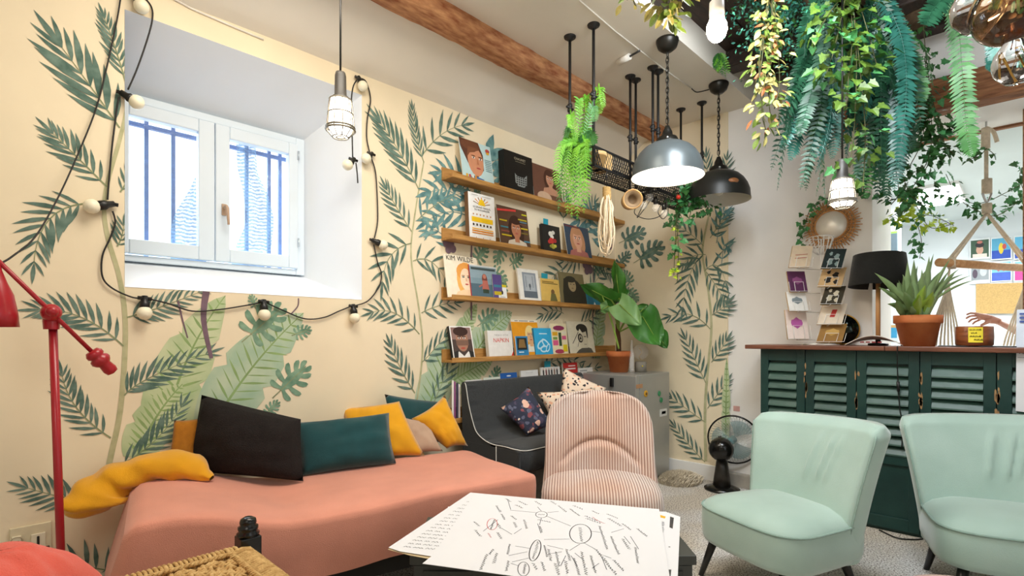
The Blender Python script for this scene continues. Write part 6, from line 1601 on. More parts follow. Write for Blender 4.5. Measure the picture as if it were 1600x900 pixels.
for e, k in ((dl, 0.12), (dr, 0.12)):
    q_ = e + (dr - dl) * (k if e is dl else -k)
    for s_ in (-1, 1): MB().tube([ap + Vector((0, 0, 0)), q_ + Vector((0.012 * s_, 0.012 * s_, 0.03))], 0.009, 8).build('side_rope', rope, hch, world=True)
    wrp = MB()
    for j in range(9): wrp.tube([q_ + Vector((0.034 * math.cos(a) * 0.75, 0.004 * j - 0.016, 0.034 * math.sin(a))) for a in [i * .6283 for i in range(11)]], 0.006, 5, caps=False)
    wrp.build('rope_lashing', rope, hch, world=True)
fr1 = MB()
for k in range(9):
    q_ = k / 8
    fr1.tube(smoothpath([dl + (dr - dl) * 0.10 + Vector((0, 0, -0.02)), PD(1479 + 4 * q_, 448, D - 0.08 + 0.12 * q_), PD(1448 + 54 * q_, 548, D - 0.15 + 0.3 * q_), PD(1452 + 54 * q_, 640, D - 0.15 + 0.3 * q_)], 5), 0.0055, 5)
fr1.build('sling_cords', rope, hch, world=True)['kind'] = 'stuff'
fr2 = MB()
for k in range(9):
    q_ = k / 8
    fr2.tube(smoothpath([dr - (dr - dl) * 0.10 + Vector((0, 0, -0.02)), PD(1606 - 6 * q_, 450, D + 0.05), PD(1612 - 46 * q_, 548, D - 0.1 + 0.25 * q_), PD(1600 - 40 * q_, 640, D - 0.1 + 0.25 * q_)], 5), 0.0055, 5)
fr2.build('sling_cords', rope, hch, world=True)['kind'] = 'stuff'
def sling(i, j):
    p = PD(1455 + 150 * i, 640 + 40 * math.sin(math.pi * i), D - 0.2 + 0.5 * j); return Vector((p.x, p.y, 0.62 - 0.12 * math.sin(math.pi * i) + 0.25 * j))
MB().grid(sling, 12, 6).build('sling_seat', rope, hch, world=True)

# ---- office wall: pin board, posters
def poster(label, u0, v0, u1, v1, x, cols, name='poster', cat='poster'):
    a, b2 = PX(u0, v0, x), PX(u1, v1, x)
    zt = (PX(u0, v0, x).z); zb2 = PX(u0, v1, x).z
    t_ = thing(name, label, cat, (x, a.y, zb2), 0, 'papers pinned to the office wall')
    w_, h_ = a.y - b2.y, zt - zb2
    MB().box((-0.003, -w_, 0), (0, 0, h_)).build('sheet', cm(cols[0], 0.6), t_)
    pr = MB(); ms = []
    for k, (shape, cl_, x0, y0, x1, y1) in enumerate(cols[1:]):
        ms.append(cm(cl_, 0.6)); of = -0.0035 - 0.0004 * k
        if shape == 'r': P_ = [(x0, y0), (x1, y0), (x1, y1), (x0, y1)]
        else: P_ = [((x0 + x1) / 2 + (x1 - x0) / 2 * math.cos(i * .5236), (y0 + y1) / 2 + (y1 - y0) / 2 * math.sin(i * .5236)) for i in range(12)]
        pr.poly([Vector((of, -w_ * px_, h_ * py_)) for px_, py_ in P_], k)
    o_ = pr.build('print', ms, t_); o_['kind'] = 'stuff'
    return t_
xr = XR - 0.03
o = panel('pin_board', 'tan cork pin board on the office wall', 'pin board', [PX(1525, 490, XR - 0.022), PX(1660, 490, XR - 0.022), PX(1660, 440, XR - 0.022), PX(1525, 444, XR - 0.022)], 0.02, mat('cork', '#C9A56A', 0.9, var=0.12, scale=80))
sea = ('r', '#2A4FB5', .05, .05, .95, .42)
poster('portrait print of a woman with flowers pinned to the wall', 1515, 374, 1547, 406, xr, ['#EEF0F0', ('r', '#3E5A44', .06, .08, .94, .92), ('e', '#D8A890', .32, .22, .68, .66), ('e', '#2A2426', .28, .55, .72, .80), ('e', '#C97A6A', .36, .74, .64, .88), ('r', '#E8DCD0', .15, .08, .85, .25)])
poster('photocopied figure print below the portrait print', 1515, 416, 1547, 444, xr, ['#EEF0F0', ('r', '#9AA0A4', .08, .2, .94, .95), ('e', '#5A4A5A', .14, .3, .4, .8), ('e', '#C9CCCE', .5, .4, .85, .9)])
poster('blue seascape painting with a yellow figure', 1548, 372, 1581, 407, xr, ['#F0F2F2', ('r', '#58A8C9', .05, .42, .95, .95), sea, ('e', '#E8C83A', .38, .25, .62, .75), ('e', '#C9504A', .55, .45, .75, .7)])
poster('blue seascape painting beside the yellow figure painting', 1584, 369, 1618, 406, xr, ['#F0F2F2', ('r', '#5FB0D4', .05, .4, .95, .95), sea, ('e', '#D88AA0', .4, .35, .7, .6)])
poster('cobalt and turquoise painting with pink dots in the middle row', 1548, 409, 1581, 441, xr, ['#F0F2F2', ('r', '#7CC4DA', .05, .45, .95, .95), ('r', '#4A66C9', .05, .05, .95, .45), ('e', '#C95A7A', .3, .5, .45, .7), ('e', '#C95A7A', .55, .5, .7, .7)])
poster('half turquoise half magenta painting in the middle row', 1584, 408, 1618, 440, xr, ['#F0F2F2', ('r', '#8ACBE0', .05, .5, .95, .95), ('r', '#E84A9A', .05, .05, .95, .5)])
poster('magenta and turquoise painting with an orange boat', 1547, 442, 1581, 478, xr, ['#F0F2F2', ('r', '#E83E98', .06, .45, .94, .95), ('r', '#7CC9DA', .06, .06, .94, .45), ('e', '#E8A24A', .3, .35, .75, .62)])
poster('turquoise and violet painting at the pin board edge', 1584, 441, 1618, 477, xr, ['#F0F2F2', ('r', '#A8D8E4', .06, .4, .94, .95), ('r', '#4A4AB0', .06, .06, .94, .4)])
poster('blurred grey photo print at the far edge of the office', 1390, 362, 1403, 396, 6.5, ['#8A9AA4', ('r', '#5A6A74', .1, .1, .9, .9), ('r', '#8AC24A', .1, .9, .9, 1.0)])
poster('blurred blue print low at the far edge of the office', 1390, 492, 1403, 532, 6.5, ['#D8E4EA', ('r', '#3A9AC9', .1, .1, .9, .5), ('r', '#C9A26A', .1, .5, .9, .6)])
struct(MB().box((6.5, 0.92, 0), (6.62, 2.2, 2.58)).build('wall_office_return', mat('office_white', '#E9EEF0')))
flush_text()

# ---- person behind the bar, only a hand in view
pass
skin = mat('skin', '#C9917C', 0.5, var=0.06, scale=20); shirt = fabric('light_grey_shirt', '#C9CDD2', var=0.06)
def skinned(name, chains, m, parent, sub=2):
    """chains of (point, radius): joined skeleton grown with the Skin modifier"""
    verts = []; edges_ = []; rad = []; idx = {}
    for ch in chains:
        prev = None
        for p, r in ch:
            key = tuple(round(x, 4) for x in p)
            if key not in idx: idx[key] = len(verts); verts.append(p); rad.append(r)
            if prev is not None and prev != idx[key]: edges_.append((prev, idx[key]))
            prev = idx[key]
    me = bpy.data.meshes.new(name); me.from_pydata([tuple(v) for v in verts], edges_, []); me.materials.append(m)
    o_ = bpy.data.objects.new(name, me); COL.objects.link(o_)
    md = o_.modifiers.new('skin', 'SKIN'); md.use_smooth_shade = True
    for k, sv in enumerate(me.skin_vertices[0].data): sv.radius = (rad[k], rad[k]); sv.use_root = (k == 0)
    ms_ = o_.modifiers.new('subdivision', 'SUBSURF'); ms_.levels = sub; ms_.render_levels = sub
    if parent: o_.parent = parent
    return o_
pr_ = thing('person', 'person in a light grey shirt behind the bar reaching out one hand', 'person', (4.75, -0.45, 0))
px0, py0 = 4.75, -0.45
def V3(x, y, z): return Vector((x - px0, y - py0, z))
# wrist from the pixel of the photograph
D2 = 3.75
wr_ = PD(1562, 503, D2); kn = PD(1535, 494, D2)
L0 = Vector((px0, py0, 0))
def rel(p): return p - L0
sh_p = V3(4.72, -0.29, 1.33); el = V3(4.66, -0.16, 1.06)
chest = V3(4.76, -0.47, 1.25)
skinned('body', [
    [(V3(4.80, -0.47, 0.86), 0.15), (V3(4.80, -0.47, 1.02), 0.14), (chest, 0.155), (V3(4.78, -0.47, 1.37), 0.10), (V3(4.77, -0.46, 1.44), 0.052), (V3(4.75, -0.45, 1.52), 0.075), (V3(4.75, -0.45, 1.60), 0.088), (V3(4.75, -0.45, 1.67), 0.06)],
    [(V3(4.80, -0.47, 0.86), 0.15), (V3(4.72, -0.38, 0.84), 0.085), (V3(4.50, -0.36, 0.70), 0.065), (V3(4.50, -0.36, 0.10), 0.045), (V3(4.40, -0.36, 0.04), 0.04)],
    [(V3(4.80, -0.47, 0.86), 0.15), (V3(4.72, -0.58, 0.84), 0.085), (V3(4.50, -0.58, 0.70), 0.065), (V3(4.50, -0.58, 0.10), 0.045), (V3(4.40, -0.58, 0.04), 0.04)],
    [(V3(4.78, -0.47, 1.37), 0.10), (sh_p, 0.065), (el, 0.045), (rel(wr_) * 0.6 + el * 0.4, 0.034), (rel(wr_), 0.023)],
    [(V3(4.78, -0.47, 1.37), 0.10), (V3(4.74, -0.65, 1.33), 0.065), (V3(4.62, -0.74, 1.08), 0.045), (V3(4.45, -0.70, 1.13), 0.026)],
    [(rel(wr_), 0.023), (rel(kn * 0.5 + wr_ * 0.5), 0.027), (rel(kn), 0.024)],
    [(rel(kn), 0.024), (rel(PD(1526, 490, D2 - 0.015)), 0.0095), (rel(PD(1516, 489, D2 - 0.02)), 0.008), (rel(PD(1510, 492, D2 - 0.02)), 0.0065)],
    [(rel(kn), 0.024), (rel(PD(1525, 493, D2)), 0.0095), (rel(PD(1515, 494, D2)), 0.008), (rel(PD(1509, 498, D2)), 0.0065)],
    [(rel(kn), 0.024), (rel(PD(1527, 497, D2 + 0.015)), 0.009), (rel(PD(1518, 499, D2 + 0.02)), 0.0078), (rel(PD(1513, 504, D2 + 0.02)), 0.0062)],
    [(rel(kn), 0.024), (rel(PD(1530, 500, D2 + 0.03)), 0.0085), (rel(PD(1523, 503, D2 + 0.035)), 0.007), (rel(PD(1519, 507, D2 + 0.035)), 0.0058)],
    [(rel(kn * 0.5 + wr_ * 0.5), 0.027), (rel(PD(1540, 505, D2 - 0.03)), 0.0105), (rel(PD(1532, 509, D2 - 0.035)), 0.0085)],
], skin, pr_)
skinned('shirt', [
    [(V3(4.80, -0.47, 0.84), 0.17), (V3(4.80, -0.47, 1.02), 0.16), (chest, 0.172), (V3(4.78, -0.47, 1.37), 0.115)],
    [(V3(4.78, -0.47, 1.37), 0.115), (sh_p, 0.08), (el, 0.058), (rel(wr_) * 0.45 + el * 0.55, 0.048)],
    [(V3(4.78, -0.47, 1.37), 0.115), (V3(4.74, -0.65, 1.33), 0.08), (V3(4.62, -0.74, 1.08), 0.058), (V3(4.5, -0.71, 1.12), 0.045)],
], shirt, pr_)
skinned('trousers', [
    [(V3(4.80, -0.47, 0.88), 0.165), (V3(4.72, -0.38, 0.84), 0.10), (V3(4.50, -0.36, 0.70), 0.08), (V3(4.50, -0.36, 0.12), 0.06)],
    [(V3(4.80, -0.47, 0.88), 0.165), (V3(4.72, -0.58, 0.84), 0.10), (V3(4.50, -0.58, 0.70), 0.08), (V3(4.50, -0.58, 0.12), 0.06)]], fabric('dark_trousers', '#2A2E38'), pr_)
def hair(i, j):
    w = 2 * math.pi * i; ph = math.pi * 0.62 * j
    return V3(4.765, -0.45, 1.60) + Vector((0.105 * math.sin(ph) * math.cos(w), 0.10 * math.sin(ph) * math.sin(w), 0.125 * math.cos(ph)))
MB().grid(hair, 24, 8, wu=True).build('hair', mat('brown_hair', '#3A2A1E', 0.6, var=0.3, scale=40), pr_)
for e in (-1, 1):
    MB().ball(V3(4.672, -0.45 + 0.034 * e, 1.595), 0.011, 10, 6).build('eye', cm('#2A221C', 0.2), pr_)
MB().ball(V3(4.660, -0.45, 1.565), 0.014, 10, 6, 0, (1.2, 0.8, 1.4)).build('nose', skin, pr_)
MB().ball(V3(4.672, -0.45, 1.525), 0.018, 10, 6, 0, (0.4, 1.2, 0.4)).build('mouth', cm('#A8584E'), pr_)
# stool the person sits on
st_ = thing('bar_stool', 'plain dark stool behind the bar under the seated person', 'stool', (4.82, -0.47, 0))
MB().lathe([(0.0, 0.66), (0.17, 0.66), (0.18, 0.675), (0.17, 0.695), (0.0, 0.70)], (0, 0, 0), 28).build('seat', cm('#2A2420', 0.5), st_)
for a in (0.8, 2.37, 3.94, 5.5): MB().tube([(0.10 * math.cos(a), 0.10 * math.sin(a), 0.66), (0.19 * math.cos(a), 0.19 * math.sin(a), 0)], 0.014, 8).build('leg', iron, st_)
# ================================================================ PLANTS
def leafmat(key, a, b, rough=0.45, scale=14): return mat(key, a, rough, col2=b, scale=scale, detail=3)
g_fern = leafmat('fern_dark', '#173D2A', '#2A5F42'); g_fern2 = leafmat('fern_teal', '#1F5448', '#3F8072', 0.3); g_fern3 = leafmat('fern_mid', '#2F6A30', '#4F8E46')
g_lime = leafmat('lime_fern', '#4E9A1E', '#86C43A', 0.5); g_ivy = leafmat('ivy_yellow_green', '#36521A', '#64802C'); g_ivyd = leafmat('ivy_dark', '#1F4A1E', '#3A6E2E'); g_ivyl = leafmat('ivy_lime', '#A6C81E', '#D0E048')
g_ivym = leafmat('ivy_mid', '#2E7040', '#5AA05E'); g_hoy = leafmat('hoya_cream', '#A0964C', '#C6BB78'); g_hoyg = leafmat('hoya_green', '#57702A', '#7E9440'); g_hoyo = leafmat('hoya_orange', '#C46A3A', '#DE9A6A')
g_stem = mat('vine_stem', '#4A4A26', 0.7)
g_bush = leafmat('bush_teal', '#1E5A44', '#4A9478', 0.35)
def leaf_mesh(name, outline, m, fold=0.18):
    """half outline (x along the leaf, y to one side), mirrored and folded along the midrib"""
    mb = MB()
    up_ = [Vector((x, y, abs(y) * fold - 0.12 * x * x)) for x, y in outline]; dn = [Vector((p.x, -p.y, p.z)) for p in up_]
    mb.add(up_, [tuple(range(len(up_)))[::-1]], 0, True); mb.add(dn, [tuple(range(len(dn)))], 0, True)
    return mb.mesh(name, m)
IVY = [(0, 0), (0.02, 0.16), (-0.10, 0.34), (0.14, 0.34), (0.26, 0.52), (0.44, 0.30), (0.66, 0.24), (1.0, 0.0)]
OVAL = [(0, 0), (0.15, 0.15), (0.40, 0.25), (0.65, 0.22), (0.85, 0.12), (1.0, 0.0)]
ivy_me = {k: leaf_mesh('leaf', IVY, m) for k, m in (('y', g_ivy), ('d', g_ivyd), ('l', g_ivyl), ('m', g_ivym))}
hoy_me = {k: leaf_mesh('leaf', OVAL, m) for k, m in (('c', g_hoy), ('g', g_hoyg), ('o', g_hoyo), ('b', g_bush), ('t', g_fern2), ('d', g_ivyd))}
rl_ = random.Random(21)
def put_leaf(parent, me, pos, dirv, size, roll=None, name='leaf'):
    d = Vector(dirv).normalized(); n = Vector((rl_.uniform(-.5, .5) - 0.5, rl_.uniform(-.5, .5) - 0.5, rl_.uniform(0.1, 1)))
    y = n.cross(d)
    if y.length < 1e-3: y = Vector((0, 0, 1)).cross(d) if abs(d.z) < .9 else Vector((1, 0, 0)).cross(d)
    y.normalize(); z = d.cross(y)
    M = Matrix((d, y, z)).transposed().to_4x4() @ Matrix.Scale(size, 4); M.translation = Vector(pos) - wm(parent).translation
    o = bpy.data.objects.new(name, me); COL.objects.link(o); o.parent = parent; o.matrix_basis = M
    return o
def hang(name, label, cat, top, pot=None, group=None):
    t = thing(name, label, cat, top, 0, group)
    return t
def vine(parent, pts, d, n, size, kinds, spread=0.03, r=0.0025, mes=None):
    """a stem along pixel points at a given distance with leaves along it"""
    ds = d if isinstance(d, (list, tuple)) else [d] * len(pts)
    P = smoothpath([PD(u, v, q) for (u, v), q in zip(pts, ds)], 6)
    MB().tube(P, r, 4).build('vine', g_stem, parent, world=True)
    mes = mes or ivy_me
    for k in range(n):
        i = rl_.random() * (len(P) - 1.001); a = int(i); p = P[a].lerp(P[a + 1], i - a)
        off = Vector((rl_.gauss(0, 1), rl_.gauss(0, 1), rl_.gauss(0, .6))) * spread
        dv = off.normalized() + Vector((0, 0, -0.75)) + Vector((-.15, -.15, 0))
        put_leaf(parent, mes[rl_.choice(kinds)], p + off, dv, size * rl_.uniform(0.7, 1.2))
def fern_frond(parent, pts, d, m, wpx=15, n=46, name='frond', dd=0.0, thin=0.40, ang=72):
    """one frond: rachis through pixel points, pinnae in pairs"""
    P = smoothpath([PD(u, v, d + dd * k / (len(pts) - 1)) for k, (u, v) in enumerate(pts)], 8)
    mb = MB(); mb.tube(P, [0.0022 * (1 - 0.6 * k / len(P)) for k in range(len(P))], 4)
    L = wpx / F * d
    tw = rl_.uniform(-0.9, 0.9)
    for k in range(n):
        t = 0.04 + 0.955 * k / n; i = t * (len(P) - 1.001); a = int(i); p = P[a].lerp(P[a + 1], i - a); tg = (P[a + 1] - P[a]).normalized()
        side = tg.cross(Vector((_c, _s, 0)))
        if side.length < 1e-3: side = Vector((_s, -_c, 0))
        side.normalize(); nn = side.cross(tg)
        side = (side * math.cos(tw) + nn * math.sin(tw)).normalized()
        env = (math.sin(math.pi * min(1, t * 0.82 + 0.12)) ** 0.45) * (1 - max(0, t - 0.88) * 6)
        l_ = max(0.006, L * env)
        for s_ in (1, -1):
            dv = (side * s_ * math.sin(R(ang)) + tg * math.cos(R(ang)) + nn * 0.25 * rl_.uniform(-1, 1)).normalized()
            w = tg * l_ * thin * 0.5
            e = p + dv * l_ * rl_.uniform(.85, 1.1) + Vector((0, 0, -0.15 * l_))
            m1 = p + dv * l_ * .5
            mb.add([p - w * .5, m1 - w, e, m1 + w, p + w * .5], [(0, 1, 2, 3, 4)], 0)
    mb.build(name, m, parent, world=True)
terra = mat('terracotta', '#B5602F', 0.75, col2='#CB7A45', scale=8, bump=0.1, bscale=80)
soil = mat('soil', '#2A1E14', 0.95, var=0.3, scale=40)
def pot(parent, r1, r0, h, base=(0, 0, 0), m=terra):
    MB().lathe([(0.0, 0), (r0, 0), (r0 + (r1 - r0) * 0.72, h * 0.74), (r1 - 0.004, h * 0.74), (r1, h * 0.76), (r1, h), (r1 - 0.012, h), (r1 - 0.014, h * 0.88), (0.0, h * 0.88)], base, 36).build('pot', m, parent)
    MB().lathe([(0.0, h * 0.885), (r1 - 0.015, h * 0.885)], base, 24).build('soil', soil, parent)
basket_m = mat('wicker', '#5A4630', 0.9, var=0.25, scale=50)
def basket(parent, p, ztop=3.108):
    """pot hung by cords from the board ceiling, above the picture"""
    rel_ = Vector(p) - wm(parent).translation
    MB().lathe([(0.0, 0), (0.07, 0), (0.10, 0.06), (0.11, 0.12), (0.10, 0.12), (0.0, 0.10)], rel_, 20).build('hanging_pot', basket_m, parent)
    for a in (0, 2.09, 4.19): MB().tube([rel_ + Vector((0.105 * math.cos(a), 0.105 * math.sin(a), 0.12)), rel_ + Vector((0, 0, max(0.14, ztop - p[2])))], 0.002, 4).build('hanging_cord', iron, parent)

# ---- ferns over the bar
def fern(label, topuv, d, fronds, mats):
    p = PD(topuv[0], topuv[1], d); t = thing('hanging_fern', label, 'fern', (p.x, p.y, 3.108), 0, 'ferns hanging over the bar')
    basket(t, (p.x, p.y, min(2.95, p.z)))
    for k, pts in enumerate(fronds + [[(u + rl_.uniform(-16, 16), v - rl_.uniform(0, 40) * (v > 60)) for u, v in pts] for pts in (fronds if len(fronds) > 5 else [])]): fern_frond(t, [topuv] + pts, d + rl_.uniform(-.08, .08), mats[k % len(mats)], wpx=rl_.uniform(15, 20), dd=rl_.uniform(-.1, .12), n=52)
fern('dark green hanging fern with long fronds beside the hoya', (1285, -20), 2.85, [[(1278, 60), (1240, 150), (1214, 298)], [(1280, 50), (1255, 170), (1234, 252)], [(1290, 60), (1272, 180), (1259, 298)], [(1292, 80), (1284, 200), (1290, 320)], [(1278, 70), (1250, 130), (1222, 232)], [(1300, 70), (1298, 180), (1274, 272)], [(1270, 40), (1244, 110), (1228, 200)], [(1296, 90), (1292, 160), (1262, 240)], [(1288, 70), (1266, 150), (1248, 215)], [(1300, 90), (1306, 170), (1300, 250)], [(1285, 60), (1262, 120), (1240, 170)], [(1290, 60), (1278, 140), (1268, 220)]], [g_fern, g_fern2, g_fern, g_fern3])
fern('teal hanging fern in the middle of the greenery over the bar', (1370, -25), 2.80, [[(1345, 60), (1330, 160), (1322, 250)], [(1375, 60), (1376, 170), (1374, 292)], [(1370, 60), (1386, 180), (1364, 282)], [(1385, 40), (1396, 150), (1391, 242)], [(1360, 90), (1352, 210), (1346, 302)], [(1395, 40), (1412, 120), (1416, 242)], [(1392, 30), (1420, 90), (1440, 202)], [(1400, 60), (1426, 170), (1412, 264)], [(1382, 80), (1380, 190), (1352, 312)], [(1350, 70), (1340, 140), (1334, 210)], [(1390, 90), (1402, 200), (1398, 298)], [(1375, 110), (1384, 230), (1386, 318)], [(1365, 50), (1360, 120), (1350, 190)], [(1400, 40), (1430, 110), (1444, 160)], [(1395, 80), (1410, 160), (1428, 235)]], [g_fern2, g_fern, g_fern2, g_fern3, g_fern])
fern('single long frond fern hanging by the white lintel', (1478, -28), 2.60, [[(1496, 30), (1504, 120), (1510, 200), (1520, 246)], [(1470, 0), (1455, 20), (1448, 40)], [(1490, 0), (1500, 20), (1505, 60)]], [g_fern3, g_fern])
fern('small fern frond hanging beside the glass bulbs', (1572, -10), 2.2, [[(1562, 40), (1556, 80), (1549, 112)], [(1566, 20), (1560, 60), (1558, 95)]], [g_fern2])

# ---- ivies
def ivy(label, top, d, strands, kinds, n, size, spread=0.04, bask=True, ztop=3.108, name='hanging_ivy', mes=None, group='ivies hanging over the bar'):
    p = PD(top[0], top[1], d); t = thing(name, label, 'ivy' if name == 'hanging_ivy' else 'plant', (p.x, p.y, ztop if bask else p.z), 0, group)
    if bask: basket(t, (p.x, p.y, min(2.95, p.z)), ztop)
    for s_ in strands: vine(t, s_, d if not isinstance(d, tuple) else d[0], n, size, kinds, spread, mes=mes)
    return t
ivy('yellow green ivy with pointed leaves in front of the ferns', (1325, -25), 2.62, [[(1325, -25), (1312, 40), (1300, 90), (1290, 118)], [(1325, -25), (1332, 50), (1326, 120), (1322, 170)], [(1330, -20), (1338, 80), (1336, 180), (1328, 262)], [(1335, -20), (1356, 50), (1372, 110)], [(1330, -20), (1345, 120), (1352, 210), (1348, 300)], [(1325, -15), (1296, 20), (1272, 62)]], 'yyydmy', 52, 0.052)
ivy('dense dark ivy hanging in front of the brown lintel', (1440, -20), 3.02, [[(1440, -20), (1446, 80), (1458, 160), (1474, 200)], [(1445, 90), (1452, 165), (1462, 215), (1490, 240)], [(1445, 150), (1455, 230), (1428, 290), (1405, 318)], [(1445, 140), (1468, 190), (1478, 240)], [(1450, 150), (1440, 220), (1420, 262)], [(1450, 160), (1470, 220), (1444, 268), (1432, 300)]], 'dddm', 50, 0.045, 0.05)
ivy('bright green ivy at the edge of the opening above the lamp', (1392, 200), 3.0, [[(1400, 180), (1398, 250), (1404, 300), (1392, 320)], [(1400, 240), (1420, 300), (1440, 318)]], 'mmd', 34, 0.042, 0.04, bask=True)
# garland strung through the opening
t = thing('ivy_garland', 'ivy garland with lime leaves strung across the opening', 'ivy', PD(1500, 318, 3.62))
vine(t, [(1392, 338), (1420, 346), (1450, 336), (1490, 352)], 3.62, 44, 0.045, 'llm', 0.03); vine(t, [(1425, 300), (1436, 330), (1455, 356), (1488, 350)], 3.6, 46, 0.045, 'lll', 0.035)
vine(t, [(1478, 272), (1498, 310), (1530, 330), (1560, 336), (1600, 308)], 3.7, 70, 0.045, 'mmd', 0.03); vine(t, [(1434, 352), (1440, 378), (1437, 404)], 3.62, 22, 0.04, 'm', 0.018)
vine(t, [(1390, 340), (1470, 300), (1530, 318), (1610, 280), (1640, 268)], 3.8, 50, 0.045, 'mdd', 0.03); vine(t, [(1640, 250), (1600, 262), (1594, 280), (1605, 312)], 3.66, 34, 0.05, 'dmd', 0.035)
vine(t, [(1541, 232), (1530, 244), (1510, 250)], 3.4, 9, 0.04, 'md', 0.014); vine(t, [(1541, 232), (1552, 240), (1556, 250)], 3.4, 5, 0.035, 'md', 0.012)
t = thing('ivy_sprig', 'ivy sprig trailing from the cage lamp past the rattan mirror', 'ivy', PX(1262, 345, B - 0.05))
q = [PX(u, v, B - 0.06) for u, v in ((1360, 292), (1320, 305), (1285, 312), (1266, 328), (1258, 350), (1250, 374))]
MB().tube(smoothpath(q, 5), 0.0025, 4).build('vine', g_stem, t, world=True)
for k in range(42):
    i = rl_.random() * (len(q) - 1.001); a = int(i); p = q[a].lerp(q[a + 1], i - a) + Vector((0, rl_.gauss(0, .022), rl_.gauss(0, .022)))
    put_leaf(t, ivy_me['m' if k % 3 else 'd'], p, (rl_.uniform(-.6, .1), rl_.uniform(-1, 1), -0.6), 0.045 * rl_.uniform(.7, 1.1))
# ivy trailing from the second pipe rack
t = thing('trailing_ivy', 'trailing ivy in a pot on the far end of the pipe racks', 'ivy', (3.72, 1.84, 2.134))
pot(t, 0.06, 0.045, 0.09)
for s_ in ([(1085, 285), (1070, 300), (1062, 330), (1056, 350)], [(1080, 285), (1095, 305), (1104, 322), (1108, 330)], [(1075, 290), (1060, 318), (1056, 360), (1054, 400)], [(1085, 290), (1082, 318), (1076, 345)], [(1090, 290), (1078, 308), (1066, 320)]): vine(t, s_, 3.72, 36, 0.045, 'dmm', 0.035)
vine(t, [(1062, 340), (1055, 390), (1053, 430)], 3.72, 18, 0.035, 'ml', 0.012); vine(t, [(1058, 350), (1060, 400), (1058, 440)], 3.74, 14, 0.032, 'l', 0.010)
o = MB().ball(PD(1060, 308, 3.6), 0.016, 12, 8).build('red_bauble', cm('#D2331E', 0.3), t, world=True)

# ---- variegated hoyas
ivy('variegated hoya trailing cream and orange leaves by the white wall', (1205, -25), 2.72, [[(1205, -25), (1196, 40), (1186, 110), (1196, 205)], [(1205, -25), (1208, 60), (1200, 130), (1206, 200)], [(1208, -25), (1214, 60), (1218, 130), (1210, 170)], [(1200, -20), (1192, 80), (1184, 140)], [(1206, 0), (1204, 90), (1190, 170), (1200, 210)]], 'cccgggo', 58, 0.05, 0.026, name='hanging_hoya', mes=hoy_me, group='hoyas hanging from the ceiling')
ivy('variegated hoya with large leaves hanging above the lit dome', (1048, -30), 1.95, [[(1048, -40), (1042, 0), (1046, 44)], [(1050, -40), (1056, -10), (1062, 24)], [(1046, -40), (1038, -10), (1036, 16)], [(1050, -35), (1050, 0), (1050, 34)]], 'ccgg', 22, 0.052, 0.018, name='hanging_hoya', mes=hoy_me, group='hoyas hanging from the ceiling')
ivy('stray hoya tip peeking in beside the timber beam', (990, -30), 1.9, [[(990, -30), (990, 0), (994, 10)], [(985, -30), (980, 0)]], 'ccg', 5, 0.035, 0.012, name='hanging_hoya', mes=hoy_me, group='hoyas hanging from the ceiling')

# ---- leafy bush at the ceiling
p = PD(1212, 10, 2.95); t = thing('hanging_bush', 'bushy small leaved plant in the dark board ceiling', 'plant', (p.x, p.y, 3.108))
basket(t, (p.x, p.y, 2.98))
mbs = {k: MB() for k in 'btd'}
for k in range(2200):
    u = rl_.gauss(1212, 30); v = min(125, abs(rl_.gauss(0, 48)) - 14); d = 2.95 + rl_.gauss(0, 0.08)
    p = PD(u, v, d); a = Vector((rl_.gauss(0, 1), rl_.gauss(0, 1), rl_.gauss(-.4, .7))).normalized(); b = a.cross(Vector((rl_.gauss(0, 1), rl_.gauss(0, 1), rl_.gauss(0, 1)))).normalized(); s_ = rl_.uniform(.016, .03)
    mbs[rl_.choice('bbtd')].add([p, p + a * s_ * .5 + b * s_ * .28, p + a * s_, p + a * s_ * .5 - b * s_ * .28], [(0, 1, 2, 3)])
for k, m in (('b', g_bush), ('t', g_fern2), ('d', g_ivyd)): mbs[k].build('foliage', m, t, world=True)['kind'] = 'stuff'
for k in range(14): MB().tube([Vector((0, 0, -0.1)), PD(rl_.gauss(1212, 24), rl_.uniform(20, 80), 2.95) - wm(t).translation], 0.002, 4).build('twig', g_stem, t)
# small fern on the slab edge
t = thing('small_fern', 'small feathery fern clinging to the slab edge behind the bare bulb', 'fern', PX(1124, 92, 3.2))
c0 = PY(1124, 90, SY - 0.03); c0d = c0.x * _c + c0.y * _s
for k in range(12):
    u1 = 1124 + rl_.uniform(-16, 16); fern_frond(t, [(1124, 84), ((1124 + u1) / 2, 92), (u1, rl_.uniform(100, 122))], c0d, g_lime if k % 2 else g_fern3, wpx=6, n=14)

# ---- lime fern on the pipe rack
t = thing('lace_fern', 'bright lime lace fern spilling from the pipe rack', 'fern', (2.55, 1.80, 2.134))
pot(t, 0.06, 0.045, 0.09, m=mat('pale_wood', '#C39A62'))
ends = [(872, 332), (880, 312), (886, 336), (893, 342), (900, 330), (905, 322), (912, 300), (918, 318), (922, 280), (868, 290), (876, 262), (884, 285), (895, 305), (906, 290), (915, 262), (924, 250), (930, 225), (880, 236), (890, 250), (900, 270), (910, 240), (920, 215), (938, 178), (943, 168), (930, 190), (918, 178), (905, 182), (890, 200), (884, 215), (874, 310), (890, 320), (902, 345), (896, 280), (912, 335)]
for k, e in enumerate(ends):
    s0 = (908 + rl_.uniform(-8, 8), 222); mid = ((s0[0] + e[0]) / 2 + (e[0] - s0[0]) * 0.25, min(s0[1], e[1]) - 14 + (e[1] - s0[1]) * 0.30)
    fern_frond(t, [s0, mid, e], 2.98 + rl_.uniform(-.07, .09), g_lime if k % 4 else g_fern3, wpx=10.5, n=30, thin=0.26, ang=58)

